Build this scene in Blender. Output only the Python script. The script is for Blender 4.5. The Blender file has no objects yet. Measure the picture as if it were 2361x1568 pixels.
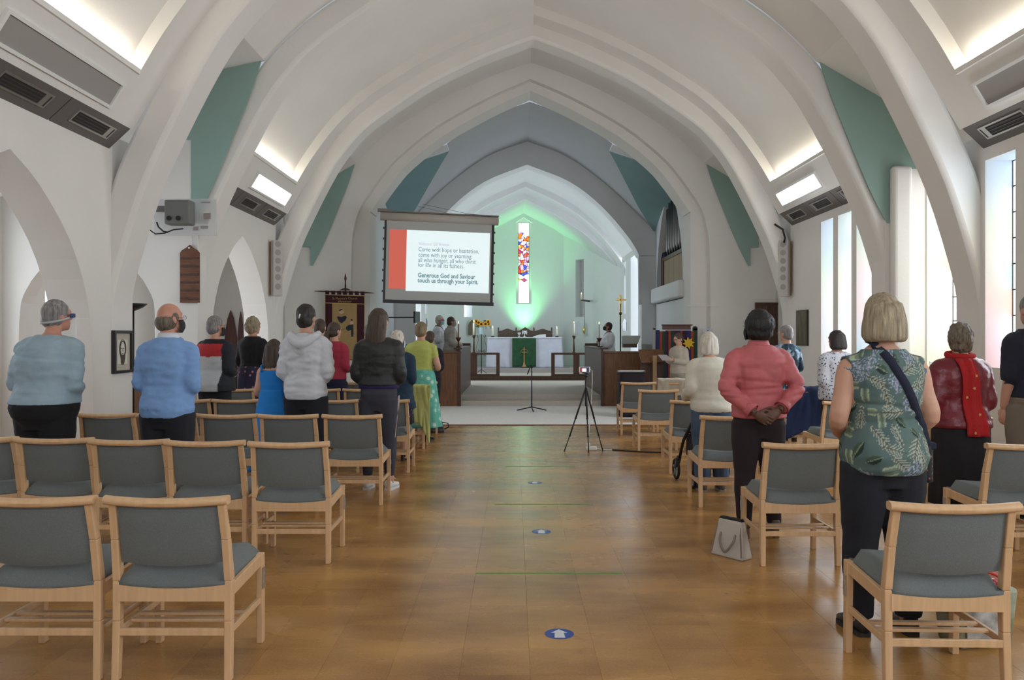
import bpy, bmesh, math, random
from mathutils import Vector, Matrix, noise
random.seed(7)
R = math.radians
S = bpy.context.scene
C = S.collection

# ---------------------------------------------------------------- camera, world, lights, exposure
FPX, CU, CV, HC = 1900.0, 1185.0, 778.0, 1.45      # focal length (px), vanishing point (px), eye height (m)
cam_d = bpy.data.cameras.new('camera')
cam_d.sensor_width = 36.0
cam_d.lens = FPX / 2361 * 36
cam_d.shift_x = (1180.5 - CU) / 2361
cam_d.shift_y = (CV - 784) / 2361
cam_d.clip_start = 0.05
cam = bpy.data.objects.new('camera', cam_d)
cam.location = (0, 0, HC)
cam.rotation_euler = (R(90), 0, 0)
C.objects.link(cam)
S.camera = cam

world = bpy.data.worlds.new('overcast_sky')
S.world = world
world.use_nodes = True
world.node_tree.nodes['Background'].inputs[0].default_value = (0.80, 0.88, 1.0, 1)
world.node_tree.nodes['Background'].inputs[1].default_value = 1.0
vs = S.view_settings
vs.view_transform = 'Standard'
vs.look = 'None'
vs.exposure = -0.92
vs.gamma = 1.0
vs.use_curve_mapping = False

def area(name, loc, rot, sx, sy, power, color=(1, 1, 1)):
    d = bpy.data.lights.new(name, 'AREA')
    d.shape = 'RECTANGLE'; d.size = sx; d.size_y = sy
    d.energy = power; d.color = color
    o = bpy.data.objects.new(name, d)
    o.location = loc; o.rotation_euler = rot
    C.objects.link(o)
    return o
DAY = (0.86, 0.93, 1.0)
# daylight entering at the windows (each lamp stands just inside a built window); the west one is added fill
for y in (7.3, 12.3, 1.3):
    area('daylight_right', (4.86, y, 2.2), (0, R(90), 0), 2.1, 1.9, 120, DAY)
area('west_fill', (0.34, -2.86, 3.4), (R(90), 0, 0), 4.2, 3.4, 165, DAY)  # fill lamp added behind the camera, set at an unseen window
area('daylight_aisle', (-6.5, 8.5, 1.9), (0, R(-90), 0), 2.2, 3.4, 42, (0.78, 0.88, 1.0))
area('daylight_aisle_recess', (-6.5, 12.6, 1.9), (0, R(-90), 0), 1.8, 1.2, 70, DAY)
for sx in (-1, 1):
    area('daylight_sanctuary', (0.34 + sx * 2.9, 23.6, 2.8), (0, R(90) * sx, 0), 2.4, 2.2, 120, (0.84, 0.92, 1.0))

# ---------------------------------------------------------------- helpers
def at(u, v, y):
    """pixel of the 2361x1568 frame at depth y -> place in the room"""
    return Vector(((u - CU) * y / FPX, y, HC - (v - CV) * y / FPX))
def xa(u, y): return (u - CU) * y / FPX
def za(v, y): return HC - (v - CV) * y / FPX

MATS = {}
def mat(name, color=(0.8, 0.8, 0.8), rough=0.6, metal=0.0, var=0.0, scale=8.0, bump=0.0, bscale=60.0,
        emit=None, estr=1.0, spec=0.5, stretch=(1, 1, 1), trans=0.0, sheen=0.0, color2=None, coord='Object', alpha=1.0):
    if name in MATS: return MATS[name]
    m = bpy.data.materials.new(name); m.use_nodes = True
    nt = m.node_tree; n = nt.nodes; l = nt.links
    b = n['Principled BSDF']
    b.inputs['Base Color'].default_value = (*color, 1)
    b.inputs['Roughness'].default_value = rough
    b.inputs['Metallic'].default_value = metal
    b.inputs['Specular IOR Level'].default_value = spec
    if trans: b.inputs['Transmission Weight'].default_value = trans
    if sheen: b.inputs['Sheen Weight'].default_value = sheen
    if alpha < 1: b.inputs['Alpha'].default_value = alpha
    if emit:
        b.inputs['Emission Color'].default_value = (*emit, 1)
        b.inputs['Emission Strength'].default_value = estr
    if var or bump or color2:
        tc = n.new('ShaderNodeTexCoord'); mp = n.new('ShaderNodeMapping')
        mp.inputs['Scale'].default_value = stretch
        l.new(tc.outputs[coord], mp.inputs['Vector'])
    if var or color2:
        nz = n.new('ShaderNodeTexNoise'); nz.inputs['Scale'].default_value = scale
        nz.inputs['Detail'].default_value = 5
        l.new(mp.outputs[0], nz.inputs['Vector'])
        rp = n.new('ShaderNodeValToRGB')
        c2 = color2 or tuple(c * (1 - var) for c in color)
        c1 = color if color2 else tuple(min(1, c * (1 + var)) for c in color)
        rp.color_ramp.elements[0].position = 0.32; rp.color_ramp.elements[1].position = 0.68
        rp.color_ramp.elements[0].color = (*c2, 1); rp.color_ramp.elements[1].color = (*c1, 1)
        l.new(nz.outputs['Fac'], rp.inputs[0]); l.new(rp.outputs[0], b.inputs['Base Color'])
    if bump:
        nb = n.new('ShaderNodeTexNoise'); nb.inputs['Scale'].default_value = bscale; nb.inputs['Detail'].default_value = 3
        l.new(mp.outputs[0], nb.inputs['Vector'])
        bp = n.new('ShaderNodeBump'); bp.inputs['Strength'].default_value = bump; bp.inputs['Distance'].default_value = 0.01
        l.new(nb.outputs['Fac'], bp.inputs['Height']); l.new(bp.outputs[0], b.inputs['Normal'])
    MATS[name] = m
    return m

def attr_mat(name, rough=0.85, bump=0.15, bscale=150):
    """colour taken from the mesh's own print (a colour attribute laid on by the pattern code)"""
    if name in MATS: return MATS[name]
    m = mat(name, (1, 1, 1), rough, bump=bump, bscale=bscale)
    a = m.node_tree.nodes.new('ShaderNodeAttribute'); a.attribute_name = 'print'
    m.node_tree.links.new(a.outputs['Color'], m.node_tree.nodes['Principled BSDF'].inputs['Base Color'])
    return m

class MB:
    """collects shapes for one mesh"""
    def __init__(self): self.v = []; self.f = []; self.m = []
    def add(self, vs, fs, mi=0):
        o = len(self.v)
        self.v += [tuple(p) for p in vs]
        for f in fs:
            self.f.append(tuple(i + o for i in f)); self.m.append(mi)
        return self
    def hexa(self, p, mi=0):
        """8 corners: bottom ring 0-3, top ring 4-7"""
        return self.add(p, [(3, 2, 1, 0), (4, 5, 6, 7), (0, 1, 5, 4), (1, 2, 6, 5), (2, 3, 7, 6), (3, 0, 4, 7)], mi)
    def box(self, x0, x1, y0, y1, z0, z1, mi=0):
        return self.hexa([(x0, y0, z0), (x1, y0, z0), (x1, y1, z0), (x0, y1, z0), (x0, y0, z1), (x1, y0, z1), (x1, y1, z1), (x0, y1, z1)], mi)
    def bar(self, a, b, w, h, up=(0, 0, 1), mi=0, w2=None, h2=None):
        """rectangular bar from a to b; w across, h along up"""
        a = Vector(a); b = Vector(b); d = (b - a).normalized(); u = Vector(up)
        s = d.cross(u)
        if s.length < 1e-4: s = d.cross(Vector((0, 1, 0)))
        s.normalize(); u = s.cross(d)
        w2 = w if w2 is None else w2; h2 = h if h2 is None else h2
        q = []
        for p, ww, hh in ((a, w, h), (b, w2, h2)):
            q += [p - s * ww / 2 - u * hh / 2, p + s * ww / 2 - u * hh / 2, p + s * ww / 2 + u * hh / 2, p - s * ww / 2 + u * hh / 2]
        return self.hexa(q, mi)
    def tube(self, pts, r, n=8, mi=0, closed=False, cap=True, ry=None):
        """round tube along pts; r a number or a list"""
        pts = [Vector(p) for p in pts]; k = len(pts)
        rs = r if isinstance(r, (list, tuple)) else [r] * k
        rings = []; ref = None
        for i, p in enumerate(pts):
            if closed: d = pts[(i + 1) % k] - pts[i - 1]
            else: d = pts[min(i + 1, k - 1)] - pts[max(i - 1, 0)]
            d.normalize()
            if ref is None:
                ref = Vector((0, 0, 1)) if abs(d.z) < 0.9 else Vector((1, 0, 0))
            s = d.cross(ref)
            if s.length < 1e-5: s = d.cross(Vector((0.3, 1, 0.2)))
            s.normalize(); t = s.cross(d); ref = t
            rings.append([p + (s * math.cos(2 * math.pi * j / n) + t * math.sin(2 * math.pi * j / n)) * rs[i] for j in range(n)])
        vs = [q for rg in rings for q in rg]; fs = []
        for i in range(k if closed else k - 1):
            a = i * n; b = ((i + 1) % k) * n
            for j in range(n):
                fs.append((a + j, a + (j + 1) % n, b + (j + 1) % n, b + j))
        if cap and not closed:
            fs.append(tuple(range(n - 1, -1, -1))); fs.append(tuple((k - 1) * n + j for j in range(n)))
        return self.add(vs, fs, mi)
    def lathe(self, prof, n=16, c=(0, 0, 0), mi=0):
        """prof: (radius, z) from bottom to top"""
        vs = []; fs = []; k = len(prof)
        for r, z in prof:
            for j in range(n):
                a = 2 * math.pi * j / n
                vs.append((c[0] + max(r, 1e-4) * math.cos(a), c[1] + max(r, 1e-4) * math.sin(a), c[2] + z))
        for i in range(k - 1):
            for j in range(n):
                fs.append((i * n + j, i * n + (j + 1) % n, (i + 1) * n + (j + 1) % n, (i + 1) * n + j))
        fs.append(tuple(range(n - 1, -1, -1))); fs.append(tuple((k - 1) * n + j for j in range(n)))
        return self.add(vs, fs, mi)
    def prism(self, poly, o, ax, ay, n, depth, mi=0):
        """flat outline poly [(a,b)] in the plane o + a*ax + b*ay, given thickness along n"""
        o = Vector(o); ax = Vector(ax); ay = Vector(ay); n = Vector(n)
        k = len(poly)
        fr = [o + ax * a + ay * b for a, b in poly]
        vs = fr + [p + n * depth for p in fr]
        fs = [tuple(range(k - 1, -1, -1)), tuple(range(k, 2 * k))]
        for i in range(k): fs.append((i, (i + 1) % k, k + (i + 1) % k, k + i))
        return self.add(vs, fs, mi)
    def ball(self, c, rx, ry=None, rz=None, n=12, m=8, mi=0, rot=None):
        ry = rx if ry is None else ry; rz = rx if rz is None else rz
        vs = []; fs = []
        c = Vector(c)
        for i in range(m + 1):
            t = math.pi * i / m
            for j in range(n):
                a = 2 * math.pi * j / n
                p = Vector((rx * math.sin(t) * math.cos(a), ry * math.sin(t) * math.sin(a), -rz * math.cos(t)))
                if i in (0, m): p.x += 1e-4 * math.cos(a); p.y += 1e-4 * math.sin(a)
                if rot: p = rot @ p
                vs.append(c + p)
        for i in range(m):
            for j in range(n):
                fs.append((i * n + j, i * n + (j + 1) % n, (i + 1) * n + (j + 1) % n, (i + 1) * n + j))
        fs.append(tuple(range(n - 1, -1, -1))); fs.append(tuple(m * n + j for j in range(n)))
        return self.add(vs, fs, mi)
    def grid(self, fn, nu, nv, mi=0, flip=False):
        vs = [fn(i / nu, j / nv) for j in range(nv + 1) for i in range(nu + 1)]
        fs = []
        for j in range(nv):
            for i in range(nu):
                a = j * (nu + 1) + i
                q = (a, a + 1, a + nu + 2, a + nu + 1)
                fs.append(q[::-1] if flip else q)
        return self.add(vs, fs, mi)
    def mesh(self, name, mats):
        me = bpy.data.meshes.new(name)
        me.from_pydata(self.v, [], self.f)
        mats = mats if isinstance(mats, (list, tuple)) else [mats]
        for m in mats: me.materials.append(m)
        if len(mats) > 1: me.polygons.foreach_set('material_index', self.m)
        me.update()
        return me
    def build(self, name, mats, parent=None, smooth=False, bevel=0.0, bseg=2, fix=True, solid=0.0, subsurf=0, angle=None):
        me = self.mesh(name, mats)
        if fix:
            bm = bmesh.new(); bm.from_mesh(me)
            bmesh.ops.recalc_face_normals(bm, faces=bm.faces)
            bm.to_mesh(me); bm.free()
        return link(name, me, parent, smooth, bevel, bseg, solid, subsurf, angle)

def link(name, me, parent=None, smooth=False, bevel=0.0, bseg=2, solid=0.0, subsurf=0, angle=None):
    o = bpy.data.objects.new(name, me)
    C.objects.link(o)
    if parent is not None: o.parent = parent
    if smooth or angle:
        me.polygons.foreach_set('use_smooth', [True] * len(me.polygons))
        if angle: me.set_sharp_from_angle(angle=R(angle))
    if solid:
        s = o.modifiers.new('thickness', 'SOLIDIFY'); s.thickness = solid; s.offset = 0
    if bevel:
        b = o.modifiers.new('bevel', 'BEVEL'); b.width = bevel; b.segments = bseg; b.limit_method = 'ANGLE'; b.angle_limit = R(40)
    if subsurf:
        s = o.modifiers.new('subsurf', 'SUBSURF'); s.levels = subsurf; s.render_levels = subsurf
    return o

def tag(o, label, cat, group=None, kind=None):
    if label: o['label'] = label
    if cat: o['category'] = cat
    if group: o['group'] = group
    if kind: o['kind'] = kind
    return o
def struct(o, label=None):
    o['kind'] = 'structure'
    if label: o['label'] = label
    return o
def thing(name, label, cat, loc=(0, 0, 0), rotz=0.0, group=None):
    o = bpy.data.objects.new(name, None); C.objects.link(o)
    o.empty_display_size = 0.1
    o.location = loc; o.rotation_euler = (0, 0, rotz)
    return tag(o, label, cat, group)
def dup(root, loc, rotz, label=None, group=None):
    r = root.copy(); C.objects.link(r); r.location = loc; r.rotation_euler = (0, 0, rotz)
    if label: r['label'] = label
    if group: r['group'] = group
    for ch in list(root.children):
        c = ch.copy(); C.objects.link(c); c.parent = r
        for g in list(ch.children):
            d = g.copy(); C.objects.link(d); d.parent = c
    return r
def text_mesh(name, body, size, m, parent, loc, rot=(0, 0, 0), align='LEFT', depth=0.0006, bold=0.0, sx=1.0):
    c = bpy.data.curves.new(name, 'FONT'); c.body = body; c.size = size; c.align_x = align
    c.extrude = depth; c.offset = bold; c.resolution_u = 2
    t = bpy.data.objects.new('t', c); C.objects.link(t)
    dg = bpy.context.evaluated_depsgraph_get()
    me = bpy.data.meshes.new_from_object(t.evaluated_get(dg))
    bpy.data.objects.remove(t); bpy.data.curves.remove(c)
    me.materials.clear(); me.materials.append(m)
    o = bpy.data.objects.new(name, me); C.objects.link(o); o.parent = parent
    o.location = loc; o.rotation_euler = rot; o.scale = (sx, 1, 1)
    return o
def interp(pts, x):
    """piecewise linear"""
    if x <= pts[0][0]: return pts[0][1]
    for (a, p), (b, q) in zip(pts, pts[1:]):
        if x <= b: return p + (q - p) * (x - a) / (b - a)
    return pts[-1][1]
def spline(pts, n=4):
    """Catmull-Rom through (a,b) points"""
    P = [Vector((*p, 0)) for p in pts]; out = []
    for i in range(len(P) - 1):
        p0 = P[i - 1] if i else P[0] * 2 - P[1]
        p1, p2 = P[i], P[i + 1]
        p3 = P[i + 2] if i + 2 < len(P) else p2 * 2 - p1
        for k in range(n):
            t = k / n
            q = 0.5 * ((2 * p1) + (p2 - p0) * t + (2 * p0 - 5 * p1 + 4 * p2 - p3) * t * t + (3 * p1 - p0 - 3 * p2 + p3) * t ** 3)
            out.append((q.x, q.y))
    out.append((P[-1].x, P[-1].y))
    return out
def offset(prof, d):
    """move a half-arch profile outwards by d (apex stays on the axis)"""
    out = []
    for i, (s, z) in enumerate(prof):
        a = Vector(prof[max(i - 1, 0)]); b = Vector(prof[min(i + 1, len(prof) - 1)])
        t = (b - a).normalized(); nrm = Vector((-t.y, t.x))
        q = Vector((s, z)) + nrm * d
        if i == 0: q = Vector((0, z + d * 1.06))
        out.append((q.x, q.y))
    return out
# ---------------------------------------------------------------- materials of the building
PLASTER = mat('painted_plaster', (0.80, 0.775, 0.735), 0.75, var=0.02, scale=1.3, bump=0.12, bscale=25)
PLASTER2 = mat('painted_plaster_chancel', (0.74, 0.755, 0.76), 0.75, var=0.02, scale=1.3, bump=0.1, bscale=25)
TEAL = mat('teal_paint', (0.285, 0.42, 0.37), 0.75, var=0.03, scale=2)
TEAL2 = mat('teal_blue_paint', (0.22, 0.36, 0.37), 0.75, var=0.03, scale=2)
CARPET = mat('beige_carpet', (0.52, 0.48, 0.42), 0.95, var=0.07, scale=40, bump=0.5, bscale=300)
DARKWOOD = mat('dark_stained_oak', (0.075, 0.030, 0.016), 0.42, var=0.35, scale=6, stretch=(6, 6, 0.8))
OAK = mat('brown_oak', (0.16, 0.068, 0.028), 0.42, var=0.30, scale=5, stretch=(6, 6, 0.8))
GREY = mat('grey_metal', (0.17, 0.155, 0.145), 0.5, metal=0.2)
DGREY = mat('dark_slot', (0.03, 0.028, 0.03), 0.6)
SILVER = mat('brushed_steel', (0.55, 0.54, 0.52), 0.35, metal=0.9)
BLACK = mat('black_plastic', (0.012, 0.012, 0.014), 0.45)
WHITE = mat('white_paint', (0.82, 0.82, 0.80), 0.5)
BRASS = mat('polished_brass', (0.62, 0.42, 0.13), 0.28, metal=0.95)
GLOW = mat('lamp_diffuser', (1, 1, 1), 0.5, emit=(1.0, 0.95, 0.84), estr=11)
TUBE = mat('fluorescent_tube', (1, 1, 1), 0.5, emit=(1.0, 0.93, 0.78), estr=29)
XC = 0.34
WL, WR = -4.25, 4.93
HW = 4.59

PR = spline([(0, 6.77), (0.82, 6.46), (1.8, 5.99), (2.4, 5.60), (2.84, 5.29), (3.1, 5.06), (3.4, 4.70), (3.63, 4.33), (3.96, 3.69),
             (4.24, 3.07), (4.48, 2.31), (4.585, 1.83), (4.60, 1.2), (4.60, 0)], 3)
PV = spline([(0, 7.02), (0.82, 6.72), (1.8, 6.26), (2.4, 5.90), (2.85, 5.60), (3.2, 5.30), (3.5, 4.98), (3.85, 4.50), (4.09, 4.10),
             (4.2, 3.915), (4.307, 3.74), (4.365, 3.64)], 3)
LIP = (4.09, 4.10)
NB = [2.7, 4.7, 8.7, 9.2, 10.65, 11.15, 14.65, 15.15, 16.9]

def both(prof):
    """left-to-right x,z points of a whole arch"""
    L = [(XC - s, z) for s, z in prof[::-1]]
    return L + [(XC + s, z) for s, z in prof[1:]]
def sweep(mb, prof, y0, y1, mi=0):
    p = both(prof)
    vs = [(x, y0, z) for x, z in p] + [(x, y1, z) for x, z in p]
    n = len(p)
    return mb.add(vs, [(i, i + 1, n + i + 1, n + i) for i in range(n - 1)], mi)
def rib(name, prof, d, y0, y1, m, bevel=0.05, plain=False):
    inn = both(prof); out = both(offset(prof, d))
    if plain:
        sm = prof[-1][0]
        out = both([(s + d * (s / sm) ** 0.6, z + d * 1.05 * (1 - (s / sm) ** 3)) for s, z in prof])
    n = len(inn); mb = MB()
    vs = [(x, y0, z) for x, z in inn] + [(x, y1, z) for x, z in inn] + [(x, y0, z) for x, z in out] + [(x, y1, z) for x, z in out]
    fs = []
    for i in range(n - 1):
        fs += [(i, i + 1, n + i + 1, n + i), (i, 2 * n + i, 2 * n + i + 1, i + 1), (n + i, n + i + 1, 3 * n + i + 1, 3 * n + i), (2 * n + i, 3 * n + i, 3 * n + i + 1, 2 * n + i + 1)]
    fs += [(0, n, 3 * n, 2 * n), (n - 1, 3 * n - 1, 4 * n - 1, 2 * n - 1)]
    mb.add(vs, fs)
    return struct(mb.build(name, m, bevel=bevel, bseg=2, angle=35))
def colwall(name, m, axis, cols, d0, d1, parent=None, bevel=0):
    """upright wall made of columns; axis 'x': runs along x, thickness y d0..d1; axis 'y': runs along y, thickness x d0..d1.
    cols: (a0, a1, [(zb0, zb1, zt0, zt1), ...])"""
    mb = MB()
    for a0, a1, iv in cols:
        for zb0, zb1, zt0, zt1 in iv:
            if axis == 'x':
                mb.hexa([(a0, d0, zb0), (a1, d0, zb1), (a1, d1, zb1), (a0, d1, zb0), (a0, d0, zt0), (a1, d0, zt1), (a1, d1, zt1), (a0, d1, zt0)])
            else:
                mb.hexa([(d0, a0, zb0), (d1, a0, zb0), (d1, a1, zb1), (d0, a1, zb1), (d0, a0, zt0), (d1, a0, zt0), (d1, a1, zt1), (d0, a1, zt1)])
    return mb.build(name, m, parent)
def arch_cols(a0, a1, ztop, openings, base=0.0):
    """openings: (centre, [(offset, height)...])"""
    br = [a0, a1]
    for c, h in openings:
        for o, _ in h: br += [c - o, c + o]
        for o, o2 in zip(h, h[1:]):
            for k in (0.25, 0.5, 0.75):
                q = o[0] + (o2[0] - o[0]) * k; br += [c - q, c + q]
    br = sorted(set(round(b, 4) for b in br if a0 - 1e-6 <= b <= a1 + 1e-6))
    def zb(a):
        for c, h in openings:
            if abs(a - c) < h[-1][0] + 1e-4: return interp(h, abs(a - c))
        return base
    cols = []
    for p, q in zip(br, br[1:]):
        mid = (p + q) / 2
        inside = any(abs(mid - c) < h[-1][0] for c, h in openings)
        cols.append((p, q, [(zb(p) if inside else base, zb(q) if inside else base, ztop, ztop)]))
    return cols

# ---- floors
floor = struct(MB().box(-7, 5.6, -3.2, 13.6, -0.12, -0.012).build('floor', mat('screed', (0.16, 0.10, 0.05), 0.8)), 'brown tiled floor of the nave')
TILE_M = mat('floor_tile_vinyl', (0.40, 0.225, 0.085), 0.30, spec=0.5)
nt = TILE_M.node_tree; n_ = nt.nodes; l_ = nt.links
oi = n_.new('ShaderNodeObjectInfo'); tc = n_.new('ShaderNodeTexCoord'); geo = n_.new('ShaderNodeNewGeometry')
nz = n_.new('ShaderNodeTexNoise'); nz.inputs['Scale'].default_value = 1.1; nz.inputs['Detail'].default_value = 6
nz2 = n_.new('ShaderNodeTexNoise'); nz2.inputs['Scale'].default_value = 90; nz2.inputs['Detail'].default_value = 3
mp = n_.new('ShaderNodeMapping'); mp.inputs['Scale'].default_value = (1, 2.2, 1)
l_.new(geo.outputs['Position'], mp.inputs[0]); l_.new(mp.outputs[0], nz.inputs['Vector']); l_.new(geo.outputs['Position'], nz2.inputs['Vector'])
rp = n_.new('ShaderNodeValToRGB')
rp.color_ramp.elements[0].position = 0.28; rp.color_ramp.elements[0].color = (0.25, 0.112, 0.030, 1)
rp.color_ramp.elements[1].position = 0.72; rp.color_ramp.elements[1].color = (0.56, 0.300, 0.090, 1)
ad = n_.new('ShaderNodeMath'); ad.operation = 'MULTIPLY_ADD'; ad.inputs[1].default_value = 0.10
l_.new(oi.outputs['Random'], ad.inputs[0]); 
m2 = n_.new('ShaderNodeMath'); m2.operation = 'MULTIPLY_ADD'; m2.inputs[1].default_value = 0.25; m2.inputs[2].default_value = -0.175
l_.new(nz2.outputs['Fac'], m2.inputs[0]); 
m3 = n_.new('ShaderNodeMath'); m3.operation = 'ADD'; l_.new(nz.outputs['Fac'], m3.inputs[0]); l_.new(m2.outputs[0], m3.inputs[1])
l_.new(m3.outputs[0], ad.inputs[2]); l_.new(ad.outputs[0], rp.inputs[0])
l_.new(rp.outputs[0], n_['Principled BSDF'].inputs['Base Color'])
rr = n_.new('ShaderNodeMapRange'); rr.inputs[3].default_value = 0.19; rr.inputs[4].default_value = 0.34
l_.new(nz.outputs['Fac'], rr.inputs[0]); l_.new(rr.outputs[0], n_['Principled BSDF'].inputs['Roughness'])

TS = 0.305
def tile_shape(mb, cx, cy, h=TS / 2 - 0.0003):
    b = 0.0006
    lo = [(cx - h, cy - h), (cx + h, cy - h), (cx + h, cy + h), (cx - h, cy + h)]
    hi = [(cx - h + b, cy - h + b), (cx + h - b, cy - h + b), (cx + h - b, cy + h - b), (cx - h + b, cy + h - b)]
    vs = [(x, y, -0.012) for x, y in lo] + [(x, y, -0.0004) for x, y in lo] + [(x, y, 0) for x, y in hi]
    fs = [(8, 9, 10, 11)] + [(i, (i + 1) % 4, 4 + (i + 1) % 4, 4 + i) for i in range(4)] + [(4 + i, 4 + (i + 1) % 4, 8 + (i + 1) % 4, 8 + i) for i in range(4)]
    return mb.add(vs, fs)
tiles = []
x0t = 0.07 - TS * 23
for j in range(55):
    for i in range(41):
        cx = x0t + TS * i + TS / 2; cy = -3.05 + TS * j + TS / 2 - 0.12
        if cy + TS / 2 > 13.6 or cx > 5.5: continue
        tiles.append((cx, cy))
vis = [t for t in tiles if t[1] > 3.3 and abs(t[0]) < 0.63 * t[1] + 0.1]
vis.sort(key=lambda t: t[1] + abs(t[0] - 0.2) * 0.35)
near = set(vis[:300])
tm = tile_shape(MB(), 0, 0).mesh('floor_tile', TILE_M)
for cx, cy in vis[:300]:
    o = bpy.data.objects.new('floor_tile', tm); C.objects.link(o); o.parent = floor; o.location = (cx, cy, 0)
rest = MB()
for t in tiles:
    if t not in near: tile_shape(rest, *t)
rest.box(-7, x0t, -3.2, 13.6, -0.012, -0.0005); rest.box(x0t, 5.6, 13.25, 13.6, -0.012, -0.001)
ro = rest.build('floor_tile', TILE_M, floor, fix=False); ro['kind'] = 'stuff'

struct(MB().box(-7, 5.6, 13.6, 17.35, -0.1, 0.012).build('floor', mat('sheen_lit_carpet', (0.88, 0.87, 0.86), 0.9, var=0.05, scale=40, bump=0.4, bscale=300), bevel=0.006), 'beige carpet before the chancel steps, paler from painted-in sheen')  # base colour raised to hold the daylight sheen on the carpet
struct(MB().box(-3.0, 3.68, 17.3, 17.85, 0.0, 0.115).build('floor', CARPET, bevel=0.015), 'lower carpeted chancel step')
struct(MB().box(-3.15, 3.83, 17.8, 23.6, 0.0, 0.22).build('floor', CARPET, bevel=0.015), 'carpeted floor of the choir above the steps')
struct(MB().box(-2.7, 3.35, 23.55, 26.05, 0.0, 0.34).build('floor', CARPET, bevel=0.012), 'carpeted sanctuary floor behind the altar rail')
struct(MB().box(-2.7, 3.35, 26.0, 28.7, 0.0, 0.48).build('floor', mat('grey_carpet', (0.40, 0.37, 0.35), 0.95, bump=0.4, bscale=300), bevel=0.012), 'raised dais under the altar')
struct(MB().box(-3.0, 3.68, 13.585, 13.6, -0.01, 0.014).build('trim_1', OAK), 'thin carpet edging strip')

# ---- nave: ribs, vaults
for k, (y0, y1) in enumerate(((2.7, 3.2), (4.7, 5.2), (8.7, 9.2), (10.65, 11.15), (14.65, 15.15))):
    rib('trim_%d' % (k + 2), PR, 0.34, y0, y1, PLASTER)
def wide_bay(y0, y1):
    mb = MB(); mg = 0.45
    sweep(mb, PV, y0, y0 + mg); sweep(mb, PV, y1 - mg, y1)
    k = max(i for i, p in enumerate(PV) if p[0] <= LIP[0] + 1e-3)
    low = PV[k:]; up = PV[:k + 1]
    for sg in (-1, 1):
        p = [(XC + sg * s, z) for s, z in low]
        n = len(p)
        mb.add([(x, y0 + mg, z) for x, z in p] + [(x, y1 - mg, z) for x, z in p], [(i, i + 1, n + i + 1, n + i) for i in range(n - 1)])
    cof = offset(up, 0.15)
    cof[-1] = (LIP[0] + 0.17, LIP[1] + 0.045)
    sweep(mb, cof, y0 + mg, y1 - mg)
    for sg in (-1, 1):
        x0, x1 = XC + sg * LIP[0], XC + sg * cof[-1][0]
        mb.add([(x0, y0 + mg, LIP[1]), (x1, y0 + mg, cof[-1][1]), (x1, y1 - mg, cof[-1][1]), (x0, y1 - mg, LIP[1])], [(0, 1, 2, 3)])
        # upstand of the cove lip
        mb.hexa([(XC + sg * (LIP[0] - 0.012), y0 + mg, LIP[1] - 0.02), (XC + sg * (LIP[0] + 0.02), y0 + mg, LIP[1] - 0.02), (XC + sg * (LIP[0] + 0.02), y1 - mg, LIP[1] - 0.02), (XC + sg * (LIP[0] - 0.012), y1 - mg, LIP[1] - 0.02),
                 (XC + sg * (LIP[0] - 0.012), y0 + mg, LIP[1] + 0.035), (XC + sg * (LIP[0] + 0.02), y0 + mg, LIP[1] + 0.035), (XC + sg * (LIP[0] + 0.02), y1 - mg, LIP[1] + 0.035), (XC + sg * (LIP[0] - 0.012), y1 - mg, LIP[1] + 0.035)])
    a = both(up); b = both(cof); n = len(a)
    for y in (y0 + mg, y1 - mg):
        mb.add([(x, y, z) for x, z in a] + [(x, y, z) for x, z in b], [(i, i + 1, n + i + 1, n + i) for i in range(n - 1)])
    o = struct(mb.build('ceiling', PLASTER, fix=False, angle=30), 'curved white plaster vault bay with a shallow coffer')
    return o
for y0, y1 in ((-0.8, 2.7), (5.2, 8.7), (11.15, 14.65)): wide_bay(y0, y1)

# narrow bays: plain vault, then a side roof sloping out over the recess
TB = spline([(3.55, 5.15), (3.75, 4.55), (3.95, 4.05), (4.1, 3.68), (4.27, 3.29), (4.46, 2.92)], 3)
PN = [p for p in offset(PV, 0.07) if p[0] < 3.5] + [(3.56, 5.02)]
def narrow_bay(y0, y1, left_out=2.6, right_out=0.47):
    mb = MB(); sweep(mb, PN, y0, y1)
    for sg, ext in ((-1, left_out), (1, right_out)):
        a = (XC + sg * 3.56, 5.02); b = (XC + sg * (HW + ext), 5.02 - 0.58 * (HW + ext - 3.56))
        if ext > 1: b = (XC + sg * (HW + ext), 4.25)
        mb.add([(a[0], y0, a[1]), (b[0], y0, b[1]), (b[0], y1, b[1]), (a[0], y1, a[1])], [(0, 1, 2, 3)])
    return struct(mb.build('ceiling', PLASTER, fix=False), 'narrow vault bay between two ribs')
narrow_bay(3.2, 4.7); narrow_bay(9.2, 10.65); narrow_bay(15.15, 16.9, 0.47, 0.47)
struct(MB().box(-4.7, 5.4, -3.2, -0.8, 7.3, 7.4).build('ceiling', PLASTER), 'flat ceiling over the west end')

# teal painted end walls of the recesses (far side of each narrow bay)
def teal_wall(y, sg, zlow, outer, lab):
    poly = list(TB) + [(4.5, 2.92), (4.5, zlow), (outer, zlow), (outer, 5.16 - 0.58 * (outer - 3.56)), (3.50, 5.36)]
    mb = MB().prism([(XC + sg * s, z) for s, z in poly], (0, y, 0), (1, 0, 0), (0, 0, 1), (0, 1, 0), 0.02)
    return struct(mb.build('wall_recess', TEAL), lab)
teal_wall(10.61, -1, 4.0, 4.75, 'teal painted panel beside the projector')
teal_wall(10.61, 1, 3.62, 5.06, 'teal painted panel above the right-hand window recess')
teal_wall(16.86, -1, 3.3, 4.67, 'narrow teal panel left of the chancel arch')
teal_wall(16.86, 1, 3.3, 4.67, 'narrow teal panel right of the chancel arch')

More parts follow.
